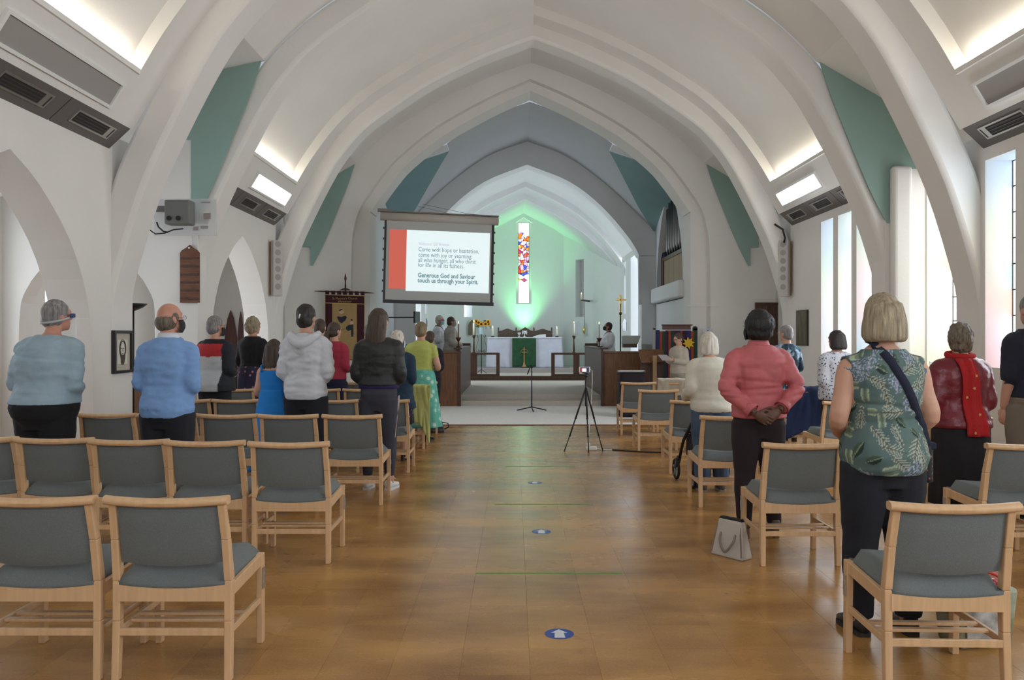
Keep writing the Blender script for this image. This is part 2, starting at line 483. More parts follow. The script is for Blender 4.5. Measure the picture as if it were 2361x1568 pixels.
# ---- nave walls
ARC = [(0, 3.04), (0.43, 2.82), (0.94, 2.38), (1.26, 1.83), (1.36, 1.2), (1.40, 0)]
for k, (y0, y1, c) in enumerate(((-0.8, 2.7, 0.95), (5.2, 8.7, 6.95), (11.15, 14.65, 12.92))):
    struct(colwall('wall_left', PLASTER, 'y', arch_cols(y0, y1, 3.45, [(c, spline(ARC, 3))]), WL - 0.4, WL), 'white arcade wall with a pointed arch into the aisle')
# piers under the ribs
for y0, y1 in ((2.7, 3.2), (4.7, 5.2), (8.7, 9.2), (10.65, 11.15), (14.65, 15.15)):
    struct(MB().box(WL - 0.4, WL, y0, y1, 0, 3.6).build('wall_left', PLASTER, bevel=0.02), 'white pier under a rib, left of the nave')
    struct(MB().box(WR, WR + 0.5, y0, y1, 0, 3.6).build('wall_right', PLASTER, bevel=0.02), 'white pier under a rib, right of the nave')
struct(MB().box(-4.95, -4.72, 15.1, 17.1, 0, 5.4).build('wall_left', PLASTER), 'white wall of the last narrow bay, left')
struct(MB().box(5.40, 5.62, 15.1, 17.1, 0, 5.4).build('wall_right', PLASTER), 'white wall of the last narrow bay, right')
# right wall with slit windows
def slit_wall(name, x0, x1, y0, y1, ztop, slits, zb, zt, m=PLASTER):
    br = [y0] + [q for s in slits for q in s] + [y1]
    cols = []
    for a, b in zip(br, br[1:]):
        if (a, b) in slits: cols.append((a, b, [(0, 0, zb, zb), (zt, zt, ztop, ztop)]))
        else: cols.append((a, b, [(0, 0, ztop, ztop)]))
    return struct(colwall(name, m, 'y', cols, x0, x1), 'white wall with tall narrow window openings')
SL1 = [(6.72, 7.24), (7.41, 7.93), (8.10, 8.62)]
SL2 = [(11.36, 11.86), (12.04, 12.54), (12.73, 13.23)]
SL0 = [(0.7, 1.2), (1.4, 1.9), (2.0, 2.5)]
slit_wall('wall_right', WR, WR + 0.45, 5.2, 8.7, 3.45, SL1, 1.14, 3.30)
slit_wall('wall_right', WR, WR + 0.45, 11.15, 14.65, 3.45, SL2, 1.14, 3.30)
slit_wall('wall_right', WR, WR + 0.45, -0.8, 2.7, 3.45, SL0, 1.14, 3.30)
for y0, y1 in ((3.2, 4.7), (9.2, 10.65)):
    slit_wall('wall_right', WR + 0.38, WR + 0.8, y0, y1, 4.6, [(y0 + 0.35, y1 - 0.05)], 1.05, 3.5)
    struct(MB().box(XC + 4.44, XC + 5.08, y1 - 0.035, y1 + 0.3, 0, 3.62).build('wall_recess', PLASTER), 'white end wall of the window recess')
    struct(MB().box(XC + 4.49, XC + 4.74, y1 - 0.17, y1 - 0.03, 0, 3.64).build('wall_recess', PLASTER, bevel=0.05, bseg=3), 'white boxed pier in the window recess')
# stained glass in the slits: leaded panes of pale colours, daylight behind
def glass(name, cols, strength):
    return [mat('%s_%d' % (name, i), c, 0.2, emit=c, estr=strength) for i, c in enumerate(cols)]
PAST = glass('pastel_glass', [(0.78, 0.88, 1.0), (0.42, 0.78, 0.90), (0.90, 0.93, 0.42), (0.95, 0.62, 0.80), (0.45, 0.62, 1.0), (0.95, 0.96, 0.98), (0.70, 0.95, 0.78), (1.0, 0.55, 0.45)], 6.2)
LEAD = mat('window_lead', (0.02, 0.02, 0.02), 0.6)
wn = [0]
def slit_window(x, y0, y1, zb, zt, sg, seq, rows=8):
    wn[0] += 1
    root = bpy.data.objects.new('window_%d' % wn[0], None); C.objects.link(root)
    root.location = (x, (y0 + y1) / 2, zb); root['kind'] = 'structure'; root['label'] = 'narrow leaded window of pale coloured glass'
    h = (zt - zb) / rows; w = (y1 - y0) / 2
    for r in range(rows):
        for c in range(2):
            a = -w + c * w + 0.008; b = a + w - 0.016
            p = MB().box(0, 0.008, a, b, r * h + 0.008, (r + 1) * h - 0.008)
            p.build('pane', PAST[seq[(r * 2 + c * 3) % len(seq)]], root)
    fr = MB()
    for r in range(rows + 1): fr.box(-0.006, 0.014, -w, w, r * h - 0.008, r * h + 0.008)
    for c in range(3): fr.box(-0.006, 0.014, -w + c * w - 0.008, -w + c * w + 0.008, 0, zt - zb)
    fr.build('window_lead', LEAD, root)
SEQS = [[0, 4, 3, 5, 0, 1, 0, 0, 5, 0, 2, 6, 1, 1, 0, 4], [5, 0, 0, 5, 0, 0, 5, 0, 2, 0, 5, 0, 6, 0, 1, 4], [1, 4, 0, 4, 3, 1, 0, 7, 0, 0, 3, 3, 2, 6, 1, 1], [7, 4, 4, 3, 3, 0, 2, 7, 3, 1, 2, 0, 4, 6, 1, 0]]
for k, (a, b) in enumerate(SL2[::-1]): slit_window(WR + 0.30, a, b, 1.14, 3.30, 1, SEQS[k % 3])
for k, (a, b) in enumerate(SL1[::-1]): slit_window(WR + 0.29, a, b, 1.14, 3.30, 1, SEQS[(3 + k) % 4])
for k, (a, b) in enumerate(SL0): slit_window(WR + 0.29, a, b, 1.14, 3.30, 1, SEQS[k])
for y0, y1 in ((3.2, 4.7), (9.2, 10.65)): slit_window(WR + 0.72, y0 + 0.35, y1 - 0.05, 1.05, 3.5, 1, [5, 5, 0, 2, 5, 0, 5, 5])

# ---- left aisle
def P(*a): return list(a)
arch_l = [(0, 2.85), (0.30, 2.68), (0.56, 2.38), (0.78, 2.08), (0.88, 1.66), (0.90, 0)]
for y in (10.625, 4.675):
    struct(colwall('wall_aisle', PLASTER, 'x', arch_cols(-6.85, -4.08, 4.6, [(-5.5, spline(arch_l, 3))]), y, y + 0.3), 'white cross wall of the aisle with a pointed arch')
struct(MB().box(-6.85, -4.6, 3.2, 9.2, 3.45, 3.55).build('ceiling', PLASTER), 'flat ceiling of the aisle')
struct(MB().box(-6.85, -4.6, 10.9, 17.0, 3.45, 3.55).build('ceiling', PLASTER), 'flat ceiling of the far aisle')
slit_wall('wall_aisle', -6.85, -6.6, -1, 17.0, 4.6, [(6.3, 10.35), (11.6, 13.4)], 0.85, 3.05)
struct(MB().box(-6.85, -4.2, 16.95, 17.1, 0, 3.6).build('wall_aisle', PLASTER), 'end wall of the aisle')
struct(MB().box(-6.85, -4.2, -1.1, -0.9, 0, 3.6).build('wall_aisle', PLASTER), 'west end wall of the aisle')
CLEAR = mat('clear_daylit_glass', (0.9, 0.95, 1.0), 0.1, emit=(0.86, 0.93, 1.0), estr=3.0)
def plain_window(loc, w, h, ax, mull, m=CLEAR, lab='tall clear window with white frame'):
    wn[0] += 1
    root = bpy.data.objects.new('window_%d' % wn[0], None); C.objects.link(root)
    root.location = loc; root['kind'] = 'structure'; root['label'] = lab
    if ax == 'x': root.rotation_euler = (0, 0, R(90))
    for i in range(mull):
        a = -w / 2 + w * i / mull
        MB().box(a + 0.02, a + w / mull - 0.02, 0, 0.01, 0.02, h - 0.02).build('pane', m, root)
    fr = MB()
    for i in range(mull + 1): fr.box(-w / 2 + w * i / mull - 0.02, -w / 2 + w * i / mull + 0.02, -0.015, 0.03, 0, h)
    fr.box(-w / 2, w / 2, -0.015, 0.03, -0.02, 0.02); fr.box(-w / 2, w / 2, -0.015, 0.03, h - 0.02, h + 0.02)
    fr.build('window_frame', WHITE, root)
plain_window((-6.7, 8.325, 0.85), 4.05, 2.2, 'x', 4)
plain_window((-6.7, 12.5, 0.85), 1.8, 2.2, 'x', 2)
# cross rib in the near aisle (cuts the window top aslant)
struct(colwall('wall_aisle', PLASTER, 'x', arch_cols(-6.6, -4.65, 3.45, [(-5.6, [(0, 3.1), (0.4, 2.75), (0.75, 2.2), (0.93, 1.5), (0.95, 0)])]), 8.75, 9.15), 'arched cross rib of the aisle')

# ---- west end wall, with an unseen window added for fill light
struct(colwall('wall_back', PLASTER, 'x', [(-7, -1.8, [(0, 0, 7.4, 7.4)]), (-1.8, 2.5, [(0, 0, 1.7, 1.7), (5.1, 5.1, 7.4, 7.4)]), (2.5, 5.5, [(0, 0, 7.4, 7.4)])], -3.2, -2.95), 'white west wall')
plain_window((0.35, -3.0, 1.7), 4.3, 3.4, 'y', 4)  # unseen glowing window, added to go with the west fill lamp
struct(MB().box(-4.7, WL, -3.2, -0.8, 0, 7.4).build('wall_left', PLASTER)); struct(MB().box(WR, 5.4, -3.2, -0.8, 0, 7.4).build('wall_right', PLASTER))

# ---- east wall of the nave and chancel arch
CA = [(0, 6.57), (0.81, 6.20), (1.82, 5.63), (2.52, 5.08), (2.84, 4.72), (3.15, 4.29), (3.30, 4.05), (3.325, 3.7), (3.33, 0)]
CA1 = [(0, 6.75), (0.85, 6.38), (1.90, 5.80), (2.64, 5.22), (2.98, 4.86), (3.30, 4.42), (3.50, 4.10), (3.62, 3.7), (3.68, 3.0), (3.70, 0)]
def pts(h): return [(a, b) for a, b in spline(h, 3)]
struct(colwall('wall_front', PLASTER, 'x', arch_cols(XC - 5.05, XC + 5.05, 7.5, [(XC, pts(CA1))]), 16.9, 17.12), 'white wall around the chancel arch')
struct(colwall('wall_front', PLASTER, 'x', arch_cols(XC - 5.05, XC + 5.05, 7.5, [(XC, pts(CA))]), 17.1, 17.8), 'inner order of the chancel arch')

struct(MB().box(xa(1583, 16.9), xa(1664, 16.9), 16.885, 16.9, za(706, 16.9), za(704.5, 16.9)).build('trim_12', PLASTER), 'thin conduit on the wall right of the chancel arch')
# ---- chancel
PD = spline([(0, 5.94), (1.11, 5.49), (1.92, 4.87), (2.59, 4.11), (2.90, 3.60), (2.97, 3.2), (2.97, 0)], 4)
PCV = spline([(0, 6.54), (1.01, 6.16), (2.02, 5.45), (2.88, 4.64), (3.2, 4.34), (3.46, 4.02)], 4)
GRO = [(17.8, 1.79), (18.4, 1.79), (19.6, 2.29), (20.6, 2.75), (21.35, 3.2), (21.45, 3.3)]
def pcv_z(q): return interp(PCV, q)
vb = MB()
vb.grid(lambda u, v: ((lambda y: (XC - interp(GRO, y) + 2 * interp(GRO, y) * u, y, pcv_z(abs(-interp(GRO, y) + 2 * interp(GRO, y) * u))))(17.8 + 3.65 * v)), 40, 24)
struct(vb.build('ceiling', mat('choir_vault_paint', (0.50, 0.52, 0.54), 0.75, var=0.02, scale=1.3), fix=False, angle=30), 'grey-blue vault over the choir')
for sg, w in ((-1, 'left'), (1, 'right')):
    tb_ = MB().grid(lambda u, v: ((lambda y: (XC + sg * (interp(GRO, y) + (3.46 - interp(GRO, y)) * u), y, pcv_z(interp(GRO, y)) - 0.02 - 0.33 * (3.46 - interp(GRO, y)) * u))(18.4 + 3.05 * v)), 4, 12)
    struct(tb_.build('wall_recess', TEAL2, solid=0.01, fix=False), 'teal painted vault cell on the %s of the choir' % w)
    struct(MB().grid(lambda u, v: ((lambda y: (XC + sg * (1.79 + 1.67 * u), y, pcv_z(1.79) - 0.02 - 0.33 * 1.67 * u))(17.8 + 0.6 * v)), 2, 4).build('wall_recess', PLASTER2, solid=0.01, fix=False), 'near side of the vault cell on the %s of the choir' % w)
rib('trim_7', PD, 0.66, 21.4, 22.0, PLASTER2, 0, True)
struct(MB().box(XC - 3.75, XC - 3.45, 17.8, 21.5, 0, 4.3).build('wall_left', PLASTER2), 'left wall of the choir')
DARKCH = mat('chamber_painted_shade', (0.045, 0.04, 0.038), 0.8)  # the unlit chamber's shade is put into this near-black wall colour
organ_arch = [(0, 5.0), (0.5, 4.75), (1.0, 4.3), (1.4, 3.7), (1.6, 3.1), (1.65, 2.7)]
struct(colwall('wall_right', PLASTER2, 'y', [(a, b, [(0, 0, 2.3, 2.3), (max(z[0], 2.3), max(z[1], 2.3), 5.2, 5.2)]) for a, b, z in
       [(c[0], c[1], c[2][0]) for c in arch_cols(17.8, 21.5, 5.2, [(19.6, organ_arch)], 2.3)]], XC + 3.34, XC + 3.60), 'right wall of the choir with the organ opening')
struct(MB().box(XC + 3.20, XC + 3.60, 17.8, 21.35, 2.32, 2.70).build('trim_8', PLASTER2, bevel=0.05, bseg=3), 'white ledge below the organ')
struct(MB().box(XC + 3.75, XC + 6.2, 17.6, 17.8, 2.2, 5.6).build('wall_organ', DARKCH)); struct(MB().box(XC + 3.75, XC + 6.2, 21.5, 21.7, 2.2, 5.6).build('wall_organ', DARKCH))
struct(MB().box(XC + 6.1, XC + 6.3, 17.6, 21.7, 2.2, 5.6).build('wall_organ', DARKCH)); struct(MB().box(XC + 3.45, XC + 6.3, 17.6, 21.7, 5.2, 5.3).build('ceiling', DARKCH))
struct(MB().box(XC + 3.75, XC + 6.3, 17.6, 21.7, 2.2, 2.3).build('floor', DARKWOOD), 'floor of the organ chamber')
struct(MB().box(XC - 3.95, XC - 3.46, 17.8, 21.5, 4.2, 5.8).box(XC + 3.35, XC + 3.95, 17.8, 21.5, 5.0, 5.8).box(XC + 2.9, XC + 3.95, 21.42, 21.5, 2.3, 5.6).box(XC - 3.95, XC - 2.9, 21.42, 21.5, 0, 5.6).build('wall_choir', PLASTER2), 'upper walls of the choir')

# ---- sanctuary (polygonal end)
PE0 = spline([(0, 6.12), (1.15, 5.62), (1.98, 5.0), (2.66, 4.24), (2.97, 3.7)], 4)
PE = spline([(0, 5.95), (1.11, 5.42), (1.92, 4.85), (2.6, 4.1), (2.97, 3.55), (2.98, 3.3)], 4)
PF = [(0, 5.75), (1.0, 5.24), (1.8, 4.72), (2.4, 4.2), (3.0, 3.5)]
struct(sweep(MB(), PE0, 22.0, 24.75).build('ceiling', PLASTER2, fix=False, smooth=True), 'vault over the altar rail')
rib('trim_9', PE, 0.4, 24.7, 25.75, PLASTER2, 0.02)
rib('trim_10', PF, 0.4, 25.7, 28.75, PLASTER2, 0.02)
AP = [(2.96, 25.4), (2.31, 27.6), (1.39, 28.6)]
EW = (XC - 0.27, XC + 0.27, 2.61, 5.62)     # east window opening
struct(colwall('wall_front', PLASTER2, 'x', [(XC - 1.45, EW[0], [(0, 0, 6, 6)]), (EW[0], XC, [(0, 0, EW[2], EW[2]), (EW[3] - 0.17, EW[3], 6, 6)]), (XC, EW[1], [(0, 0, EW[2], EW[2]), (EW[3], EW[3] - 0.17, 6, 6)]), (EW[1], XC + 1.45, [(0, 0, 6, 6)])], 28.6, 28.95), 'east wall around the stained glass window')
DIM = mat('dim_mauve_glass', (0.35, 0.33, 0.34), 0.4, emit=(0.5, 0.46, 0.48), estr=0.30)
def seg_wall(p, q, holes, name, lab, gm_=None):
    """wall from p to q (x,y) with rectangular holes (t0,t1,z0,z1) along it"""
    p = Vector((*p, 0)); q = Vector((*q, 0)); d = q - p; L = d.length; d.normalize(); nn = Vector((-d.y, d.x, 0))
    if nn.dot(Vector((XC, 25, 0)) - p) > 0: nn = -nn
    mb = MB(); br = [0.0] + [t for h in holes for t in h[:2]] + [L]
    for a, b in zip(br, br[1:]):
        hs = [h for h in holes if h[0] == a]
        iv = [(0, hs[0][2]), (hs[0][3], 6.0)] if hs else [(0, 6.0)]
        for z0, z1 in iv:
            A = p + d * a; B = p + d * b; A2 = A + nn * 0.35; B2 = B + nn * 0.35
            mb.hexa([(*A.xy, z0), (*B.xy, z0), (*B2.xy, z0), (*A2.xy, z0), (*A.xy, z1), (*B.xy, z1), (*B2.xy, z1), (*A2.xy, z1)])
    struct(mb.build(name, PLASTER2), lab)
    for k, h in enumerate(holes):
        wn[0] += 1
        r = bpy.data.objects.new('window_%d' % wn[0], None); C.objects.link(r); r['kind'] = 'structure'; r['label'] = 'small bright window of the sanctuary'
        A = p + d * h[0] + nn * 0.3; B = p + d * h[1] + nn * 0.3; A2 = A + nn * 0.02; B2 = B + nn * 0.02
        MB().hexa([(*A.xy, h[2]), (*B.xy, h[2]), (*B2.xy, h[2]), (*A2.xy, h[2]), (*A.xy, h[3]), (*B.xy, h[3]), (*B2.xy, h[3]), (*A2.xy, h[3])]).build('pane', gm_ or CLEAR, r)
for sg, w in ((-1, 'left'), (1, 'right')):
    f_ = lambda s, y: (XC + sg * s, y)
    seg_wall(f_(2.97, 21.6), f_(2.965, 25.4), [(0.35, 1.75, 1.0, 4.0), (2.75, 3.15, 2.15, 4.1)], 'wall_' + w, 'side wall of the sanctuary with slit windows')
    seg_wall(f_(2.965, 25.4), f_(2.31, 27.6), [], 'wall_' + w, 'canted wall of the sanctuary')
    seg_wall(f_(2.31, 27.6), f_(1.39, 28.6), [(0.42, 0.80, 2.15, 4.1)], 'wall_' + w, 'canted wall beside the east window', DIM if sg > 0 else None)
# stained glass east window
wn[0] += 1
ew = bpy.data.objects.new('window_%d' % wn[0], None); C.objects.link(ew); ew['kind'] = 'structure'; ew['label'] = 'tall narrow stained glass window with red, blue and white panes'
ew.location = (XC, 28.8, EW[2])
JEWEL = glass('jewel_glass', [(0.80, 0.04, 0.03), (0.95, 0.22, 0.03), (0.06, 0.10, 0.62), (0.85, 0.45, 0.75), (0.95, 0.62, 0.12), (0.62, 0.06, 0.20), (0.95, 0.93, 0.98)], 1.5)
HOT = mat('white_glass', (1, 1, 1), 0.2, emit=(0.92, 0.95, 1.0), estr=4.0)
gm = JEWEL + [HOT]
hgt = EW[3] - EW[2]; nr, ncol = 26, 4
rnd = random.Random(3)
grid = [[((-0.19 + 0.38 * c / ncol) + (rnd.uniform(-0.04, 0.04) if 0 < c < ncol else 0), (0.04 + (hgt - 0.2) * r / nr) + (rnd.uniform(-0.05, 0.05) if 0 < r < nr else 0)) for c in range(ncol + 1)] for r in range(nr + 1)]
for r in range(nr):
    for c in range(ncol):
        t = r / nr
        if t < 0.24 or t > 0.86: k = 7
        elif t < 0.31: k = rnd.choice([7, 7, 3, 5, 4])
        elif t < 0.36: k = rnd.choice([2, 2, 6])
        elif t < 0.80: k = rnd.choice([0, 0, 1, 5, 2, 3, 3, 6, 4, 6] if c in (0, 3) else [0, 3, 2, 6, 6, 3, 1, 7])
        else: k = rnd.choice([1, 6, 7, 7])
        q = [grid[r][c], grid[r][c + 1], grid[r + 1][c + 1], grid[r + 1][c]]
        k2_ = rnd.choice([0, 1, 2, 3, 5, 6]) if (k < 6 and rnd.random() < 0.6) else k
        tr = [(q[0], q[1], q[2]), (q[0], q[2], q[3])] if rnd.random() < 0.5 else [(q[0], q[1], q[3]), (q[1], q[2], q[3])]
        for tq, kk in ((tr[0], k), (tr[1], k2_)): MB().prism(list(tq), (0, 0, 0), (1, 0, 0), (0, 0, 1), (0, 1, 0), 0.01).build('pane', gm[kk], ew)
ld = MB()
for r in range(nr + 1):
    for c in range(ncol):
        if 0.2 < r / nr < 0.84 or r in (0, nr): ld.bar((grid[r][c][0], 0, grid[r][c][1]), (grid[r][c + 1][0], 0, grid[r][c + 1][1]), 0.02, 0.012)
for c in range(ncol + 1):
    for r in range(nr):
        if 0.22 < r / nr < 0.84 or c in (0, ncol): ld.bar((grid[r][c][0], 0, grid[r][c][1]), (grid[r + 1][c][0], 0, grid[r + 1][c][1]), 0.012, 0.02, up=(0, 1, 0))
ld.build('window_lead', LEAD, ew)
MB().box(-0.27, -0.19, -0.01, 0.12, 0, hgt).box(0.19, 0.27, -0.01, 0.12, 0, hgt).box(-0.19, 0.19, -0.01, 0.12, 0, 0.04).box(-0.19, 0.19, -0.01, 0.12, hgt - 0.17, hgt).build('window_frame', WHITE, ew)
# ---------------------------------------------------------------- lights, heaters and things on the walls
ENAMEL = mat('grey_enamel', (0.14, 0.125, 0.118), 0.5)
def slope_frame(sg, y):
    """local frame on the sloping strip at depth y: u along y, v up the slope, n into the room"""
    return None
def on_slope(mb, sg, y0, y1, a, b, t0, t1, mi=0, d0=0.0):
    """slab over the slope from profile point a to b (s,z) between y0,y1; thickness t0..t1 into the room"""
    A = Vector((XC + sg * a[0], 0, a[1])); B = Vector((XC + sg * b[0], 0, b[1]))
    e = (B - A).normalized(); n = Vector((-e.z, 0, e.x)) if sg > 0 else Vector((e.z, 0, -e.x))
    if n.dot(Vector((XC, 0, 1.5)) - A) < 0: n = -n
    P0 = [A + n * t0, B + n * t0, A + n * t1, B + n * t1]
    return mb.hexa([(P0[0].x, y0, P0[0].z), (P0[1].x, y0, P0[1].z), (P0[1].x, y1, P0[1].z), (P0[0].x, y1, P0[0].z),
                    (P0[2].x, y0, P0[2].z), (P0[3].x, y0, P0[3].z), (P0[3].x, y1, P0[3].z), (P0[2].x, y1, P0[2].z)], mi)
def lerp2(a, b, t): return (a[0] + (b[0] - a[0]) * t, a[1] + (b[1] - a[1]) * t)
HA, HB = (4.59, 3.43), (4.365, 3.64)
def heater(sg, y0, y1, lab):
    root = thing('wall_heater', lab, 'heater', (XC + sg * 4.5, y0, 3.43), group='grey heaters below the vault')
    def put(mb, name, m, bevel=0.0):
        o = mb.build(name, m, root, bevel=bevel)
        o.matrix_parent_inverse = Matrix.Translation(-Vector(root.location))
    put(on_slope(MB(), sg, y0 + 0.008, y1 - 0.008, HA, HB, -0.10, 0.0), 'casing', ENAMEL, 0.004)
    L = y1 - y0; m0, m1 = y0 + L * 0.2, y1 - L * 0.2
    a, b = lerp2(HA, HB, 0.34), lerp2(HA, HB, 0.72)
    fr = MB()
    on_slope(fr, sg, m0, m1, lerp2(HA, HB, 0.28), a, 0, 0.012); on_slope(fr, sg, m0, m1, b, lerp2(HA, HB, 0.78), 0, 0.012)
    on_slope(fr, sg, m0 - 0.02, m0, lerp2(HA, HB, 0.28), lerp2(HA, HB, 0.78), 0, 0.012); on_slope(fr, sg, m1, m1 + 0.02, lerp2(HA, HB, 0.28), lerp2(HA, HB, 0.78), 0, 0.012)
    put(fr, 'slot_frame', SILVER)
    put(on_slope(MB(), sg, m0, m1, a, b, 0, 0.002), 'slot', DGREY)
    e = MB()
    for t in (0.42, 0.53, 0.64):
        on_slope(e, sg, m0 + 0.02, m1 - 0.02, lerp2(HA, HB, t - 0.015), lerp2(HA, HB, t + 0.015), 0.003, 0.008)
    put(e, 'element', mat('heater_element', (0.10, 0.085, 0.08), 0.4, metal=0.5))
    put(on_slope(MB(), sg, m1 - 0.09, m1 - 0.02, a, b, 0.003, 0.010), 'end_plate', SILVER)
ORD = ['nearest', 'second', 'third']
for sg, w in ((-1, 'left'), (1, 'right')):
    for bname, y0 in (('near', 5.24), ('far', 11.19)):
        for k in range(3):
            q = y0 + 1.14 * k
            if bname == 'near' and (k == 0 or (sg > 0 and k < 2)): continue
            heater(sg, q, q + 1.14, 'grey slotted heater, %s in the %s bay of the %s wall' % (['nearest', 'middle', 'farthest'][k], bname, w))
    # filler behind the units left out
    struct(on_slope(MB(), sg, 5.2, 6.4 if sg < 0 else 7.5, HA, HB, -0.1, -0.004).build('trim_11', ENAMEL)); struct(on_slope(MB(), sg, -0.8, 2.7, HA, HB, -0.1, 0).build('trim_11', ENAMEL))

def light_panel(sg, y0, y1, lit, lab):
    A, B = (4.312, 3.735), (4.195, 3.925)
    root = thing('light_panel', lab, 'light panel', (XC + sg * 4.25, y0, 3.7), group='panels between heaters and coves')
    def put(mb, name, m):
        o = mb.build(name, m, root); o.matrix_parent_inverse = Matrix.Translation(-Vector(root.location))
    put(on_slope(MB(), sg, y0, y1, A, B, 0.002, 0.012), 'diffuser', GLOW if lit else mat('grey_panel', (0.34, 0.32, 0.30), 0.6))
    f = MB()
    on_slope(f, sg, y0 - 0.04, y1 + 0.04, lerp2(A, B, -0.14), A, 0, 0.03); on_slope(f, sg, y0 - 0.04, y1 + 0.04, B, lerp2(A, B, 1.14), 0, 0.03)
    on_slope(f, sg, y0 - 0.04, y0, A, B, 0, 0.03); on_slope(f, sg, y1, y1 + 0.04, A, B, 0, 0.03)
    put(f, 'frame', WHITE)
light_panel(-1, 6.27, 8.07, False, 'unlit grey panel above the near left heaters')
light_panel(1, 6.27, 8.07, False, 'unlit grey panel above the near right heaters')
light_panel(-1, 12.4, 14.2, True, 'glowing light panel above the far left heaters')
light_panel(1, 12.4, 14.2, True, 'glowing light panel above the far right heaters')
for sg, w in ((-1, 'left'), (1, 'right')):
    for b, (y0, y1) in (('near', (5.75, 8.15)), ('far', (11.7, 14.1)), ('west', (-0.3, 2.2))):
        root = thing('cove_light', 'bright strip light in the %s cove of the %s vault' % (w, b), 'strip light', (XC + sg * 4.15, y0, 4.13), group='strip lights in the coves')
        MB().tube([(0, 0, 0.045), (0, y1 - y0, 0.045)], 0.028, 10).build('tube', TUBE, root, smooth=True)
        MB().box(-0.03, 0.03, 0, y1 - y0, -0.005, 0.02).build('batten', WHITE, root)

# projector on its wall board
pj = thing('projector', 'grey projector on a clear mounting board with cables', 'projector', at(418, 541, 10.05))
k = 10.05 / FPX
def bx_px(mb, u0, u1, v0, v1, y0, y1, base=(418, 541)):
    return mb.box((u0 - base[0]) * k, (u1 - base[0]) * k, y0, y1, (base[1] - v1) * k, (base[1] - v0) * k)
bx_px(MB(), 347, 492, 455, 541, 0.10, 0.115).build('backboard', mat('clear_acrylic', (0.75, 0.77, 0.76), 0.15, alpha=0.45), pj, bevel=0.002)
bx_px(MB(), 386, 444, 463, 519, -0.10, 0.09).build('body', mat('projector_grey', (0.17, 0.17, 0.16), 0.5), pj, bevel=0.02, bseg=3)
bx_px(MB(), 357, 406, 475, 488, -0.02, 0.05).build('bracket', GREY, pj, bevel=0.004)
bx_px(MB(), 428, 440, 490, 502, 0.115, 0.575).build('wall_arm', GREY, pj)
for u in (398, 419):
    MB().tube([((u - 418) * k, -0.115, (541 - 506) * k), ((u - 418) * k, -0.09, (541 - 506) * k)], 5.5 * k, 14).build('vent', BLACK, pj)
def pp(u, v, d=-0.02): return ((u - 418) * k, d, (541 - v) * k)
MB().tube([pp(347, 531), pp(360, 540), pp(382, 538), pp(402, 530), pp(424, 528)], 0.008, 8).tube([pp(363, 513), pp(367, 524), pp(378, 534), pp(388, 536)], 0.010, 8).build('cable', BLACK, pj, smooth=True)
bx_px(MB(), 463, 479, 489, 502, 0.08, 0.1).build('plate', mat('grey_print', (0.35, 0.30, 0.30), 0.6), pj)
pj2 = MB(); bx_px(pj2, 457, 478, 462, 465, 0.095, 0.1); bx_px(pj2, 456, 473, 518, 525, 0.095, 0.1); bx_px(pj2, 438, 450, 520, 529, 0.095, 0.1)
pj2.build('marking', mat('grey_print', (0.35, 0.30, 0.30), 0.6), pj)
# hymn board
hb = thing('hymn_board', 'tall brown wooden hymn board hanging on the white wall', 'board', at(437, 698, 10.58))
k2 = 10.58 / FPX
w_, h_ = 22.5 * k2, 134 * k2
out = [(-w_, 0), (w_, 0), (w_, 115 * k2), (w_ * 0.8, 121 * k2), (w_ * 0.35, 127 * k2), (0, h_), (-w_ * 0.35, 127 * k2), (-w_ * 0.8, 121 * k2), (-w_, 115 * k2)]
MB().prism(out, (0, 0, 0), (1, 0, 0), (0, 0, 1), (0, 1, 0), 0.03).build('panel', mat('hymn_board_oak', (0.15, 0.055, 0.022), 0.45, var=0.3, scale=6, stretch=(1, 1, 6)), hb, bevel=0.003)
for i in range(6):
    z = (8 + i * 18.5) * k2
    MB().box(-w_ * 0.9, w_ * 0.9, -0.012, 0, z, z + 0.022).build('rail', DARKWOOD, hb)
MB().tube([(0, -0.01, h_ - 0.05), (0, -0.012, h_ - 0.035)], 0.012, 8).build('hook', SILVER, hb)
MB().tube([(0.012, 0.035, h_), (0.0, 0.035, h_ + 0.2)], 0.004, 6).build('cord', WHITE, hb)
# picture on the pier
pf = thing('picture_frame', 'black framed drawing of a bearded face on the pier', 'picture', (WL, 8.90, za(860, 8.9)))
zt = 98 * 8.9 / FPX
fr = MB(); hw_ = 0.205
fr.box(0, 0.045, -hw_, -hw_ + 0.03, 0, zt).box(0, 0.045, hw_ - 0.03, hw_, 0, zt).box(0, 0.045, -hw_ + 0.03, hw_ - 0.03, 0, 0.03).box(0, 0.045, -hw_ + 0.03, hw_ - 0.03, zt - 0.03, zt)
fr.build('frame', mat('black_frame', (0.02, 0.014, 0.02), 0.4), pf, bevel=0.003)
MB().box(0.004, 0.02, -hw_ + 0.03, hw_ - 0.03, 0.03, zt - 0.03).build('mount', mat('cream_mount', (0.52, 0.47, 0.38), 0.8), pf)
MB().box(0.02, 0.023, -0.11, 0.11, 0.10, zt - 0.10).build('paper', mat('ivory_paper', (0.68, 0.67, 0.60), 0.8), pf)
INK = mat('charcoal_ink', (0.10, 0.085, 0.07), 0.9)
ink = MB(); cz = zt / 2
ink.tube([(0.0245, 0.075 * math.sin(a) * (1 if a < 3.2 else 1), cz + 0.03 + 0.10 * math.cos(a)) for a in [R(200 - 8 * i) - math.pi for i in range(0, 0)] or [R(t) for t in range(-130, 131, 12)]], 0.0035, 5)
ink.tube([(0.0245, 0.058 * math.sin(R(t)), cz + 0.03 + 0.085 * math.cos(R(t))) for t in range(-140, 141, 14)], 0.006, 5)
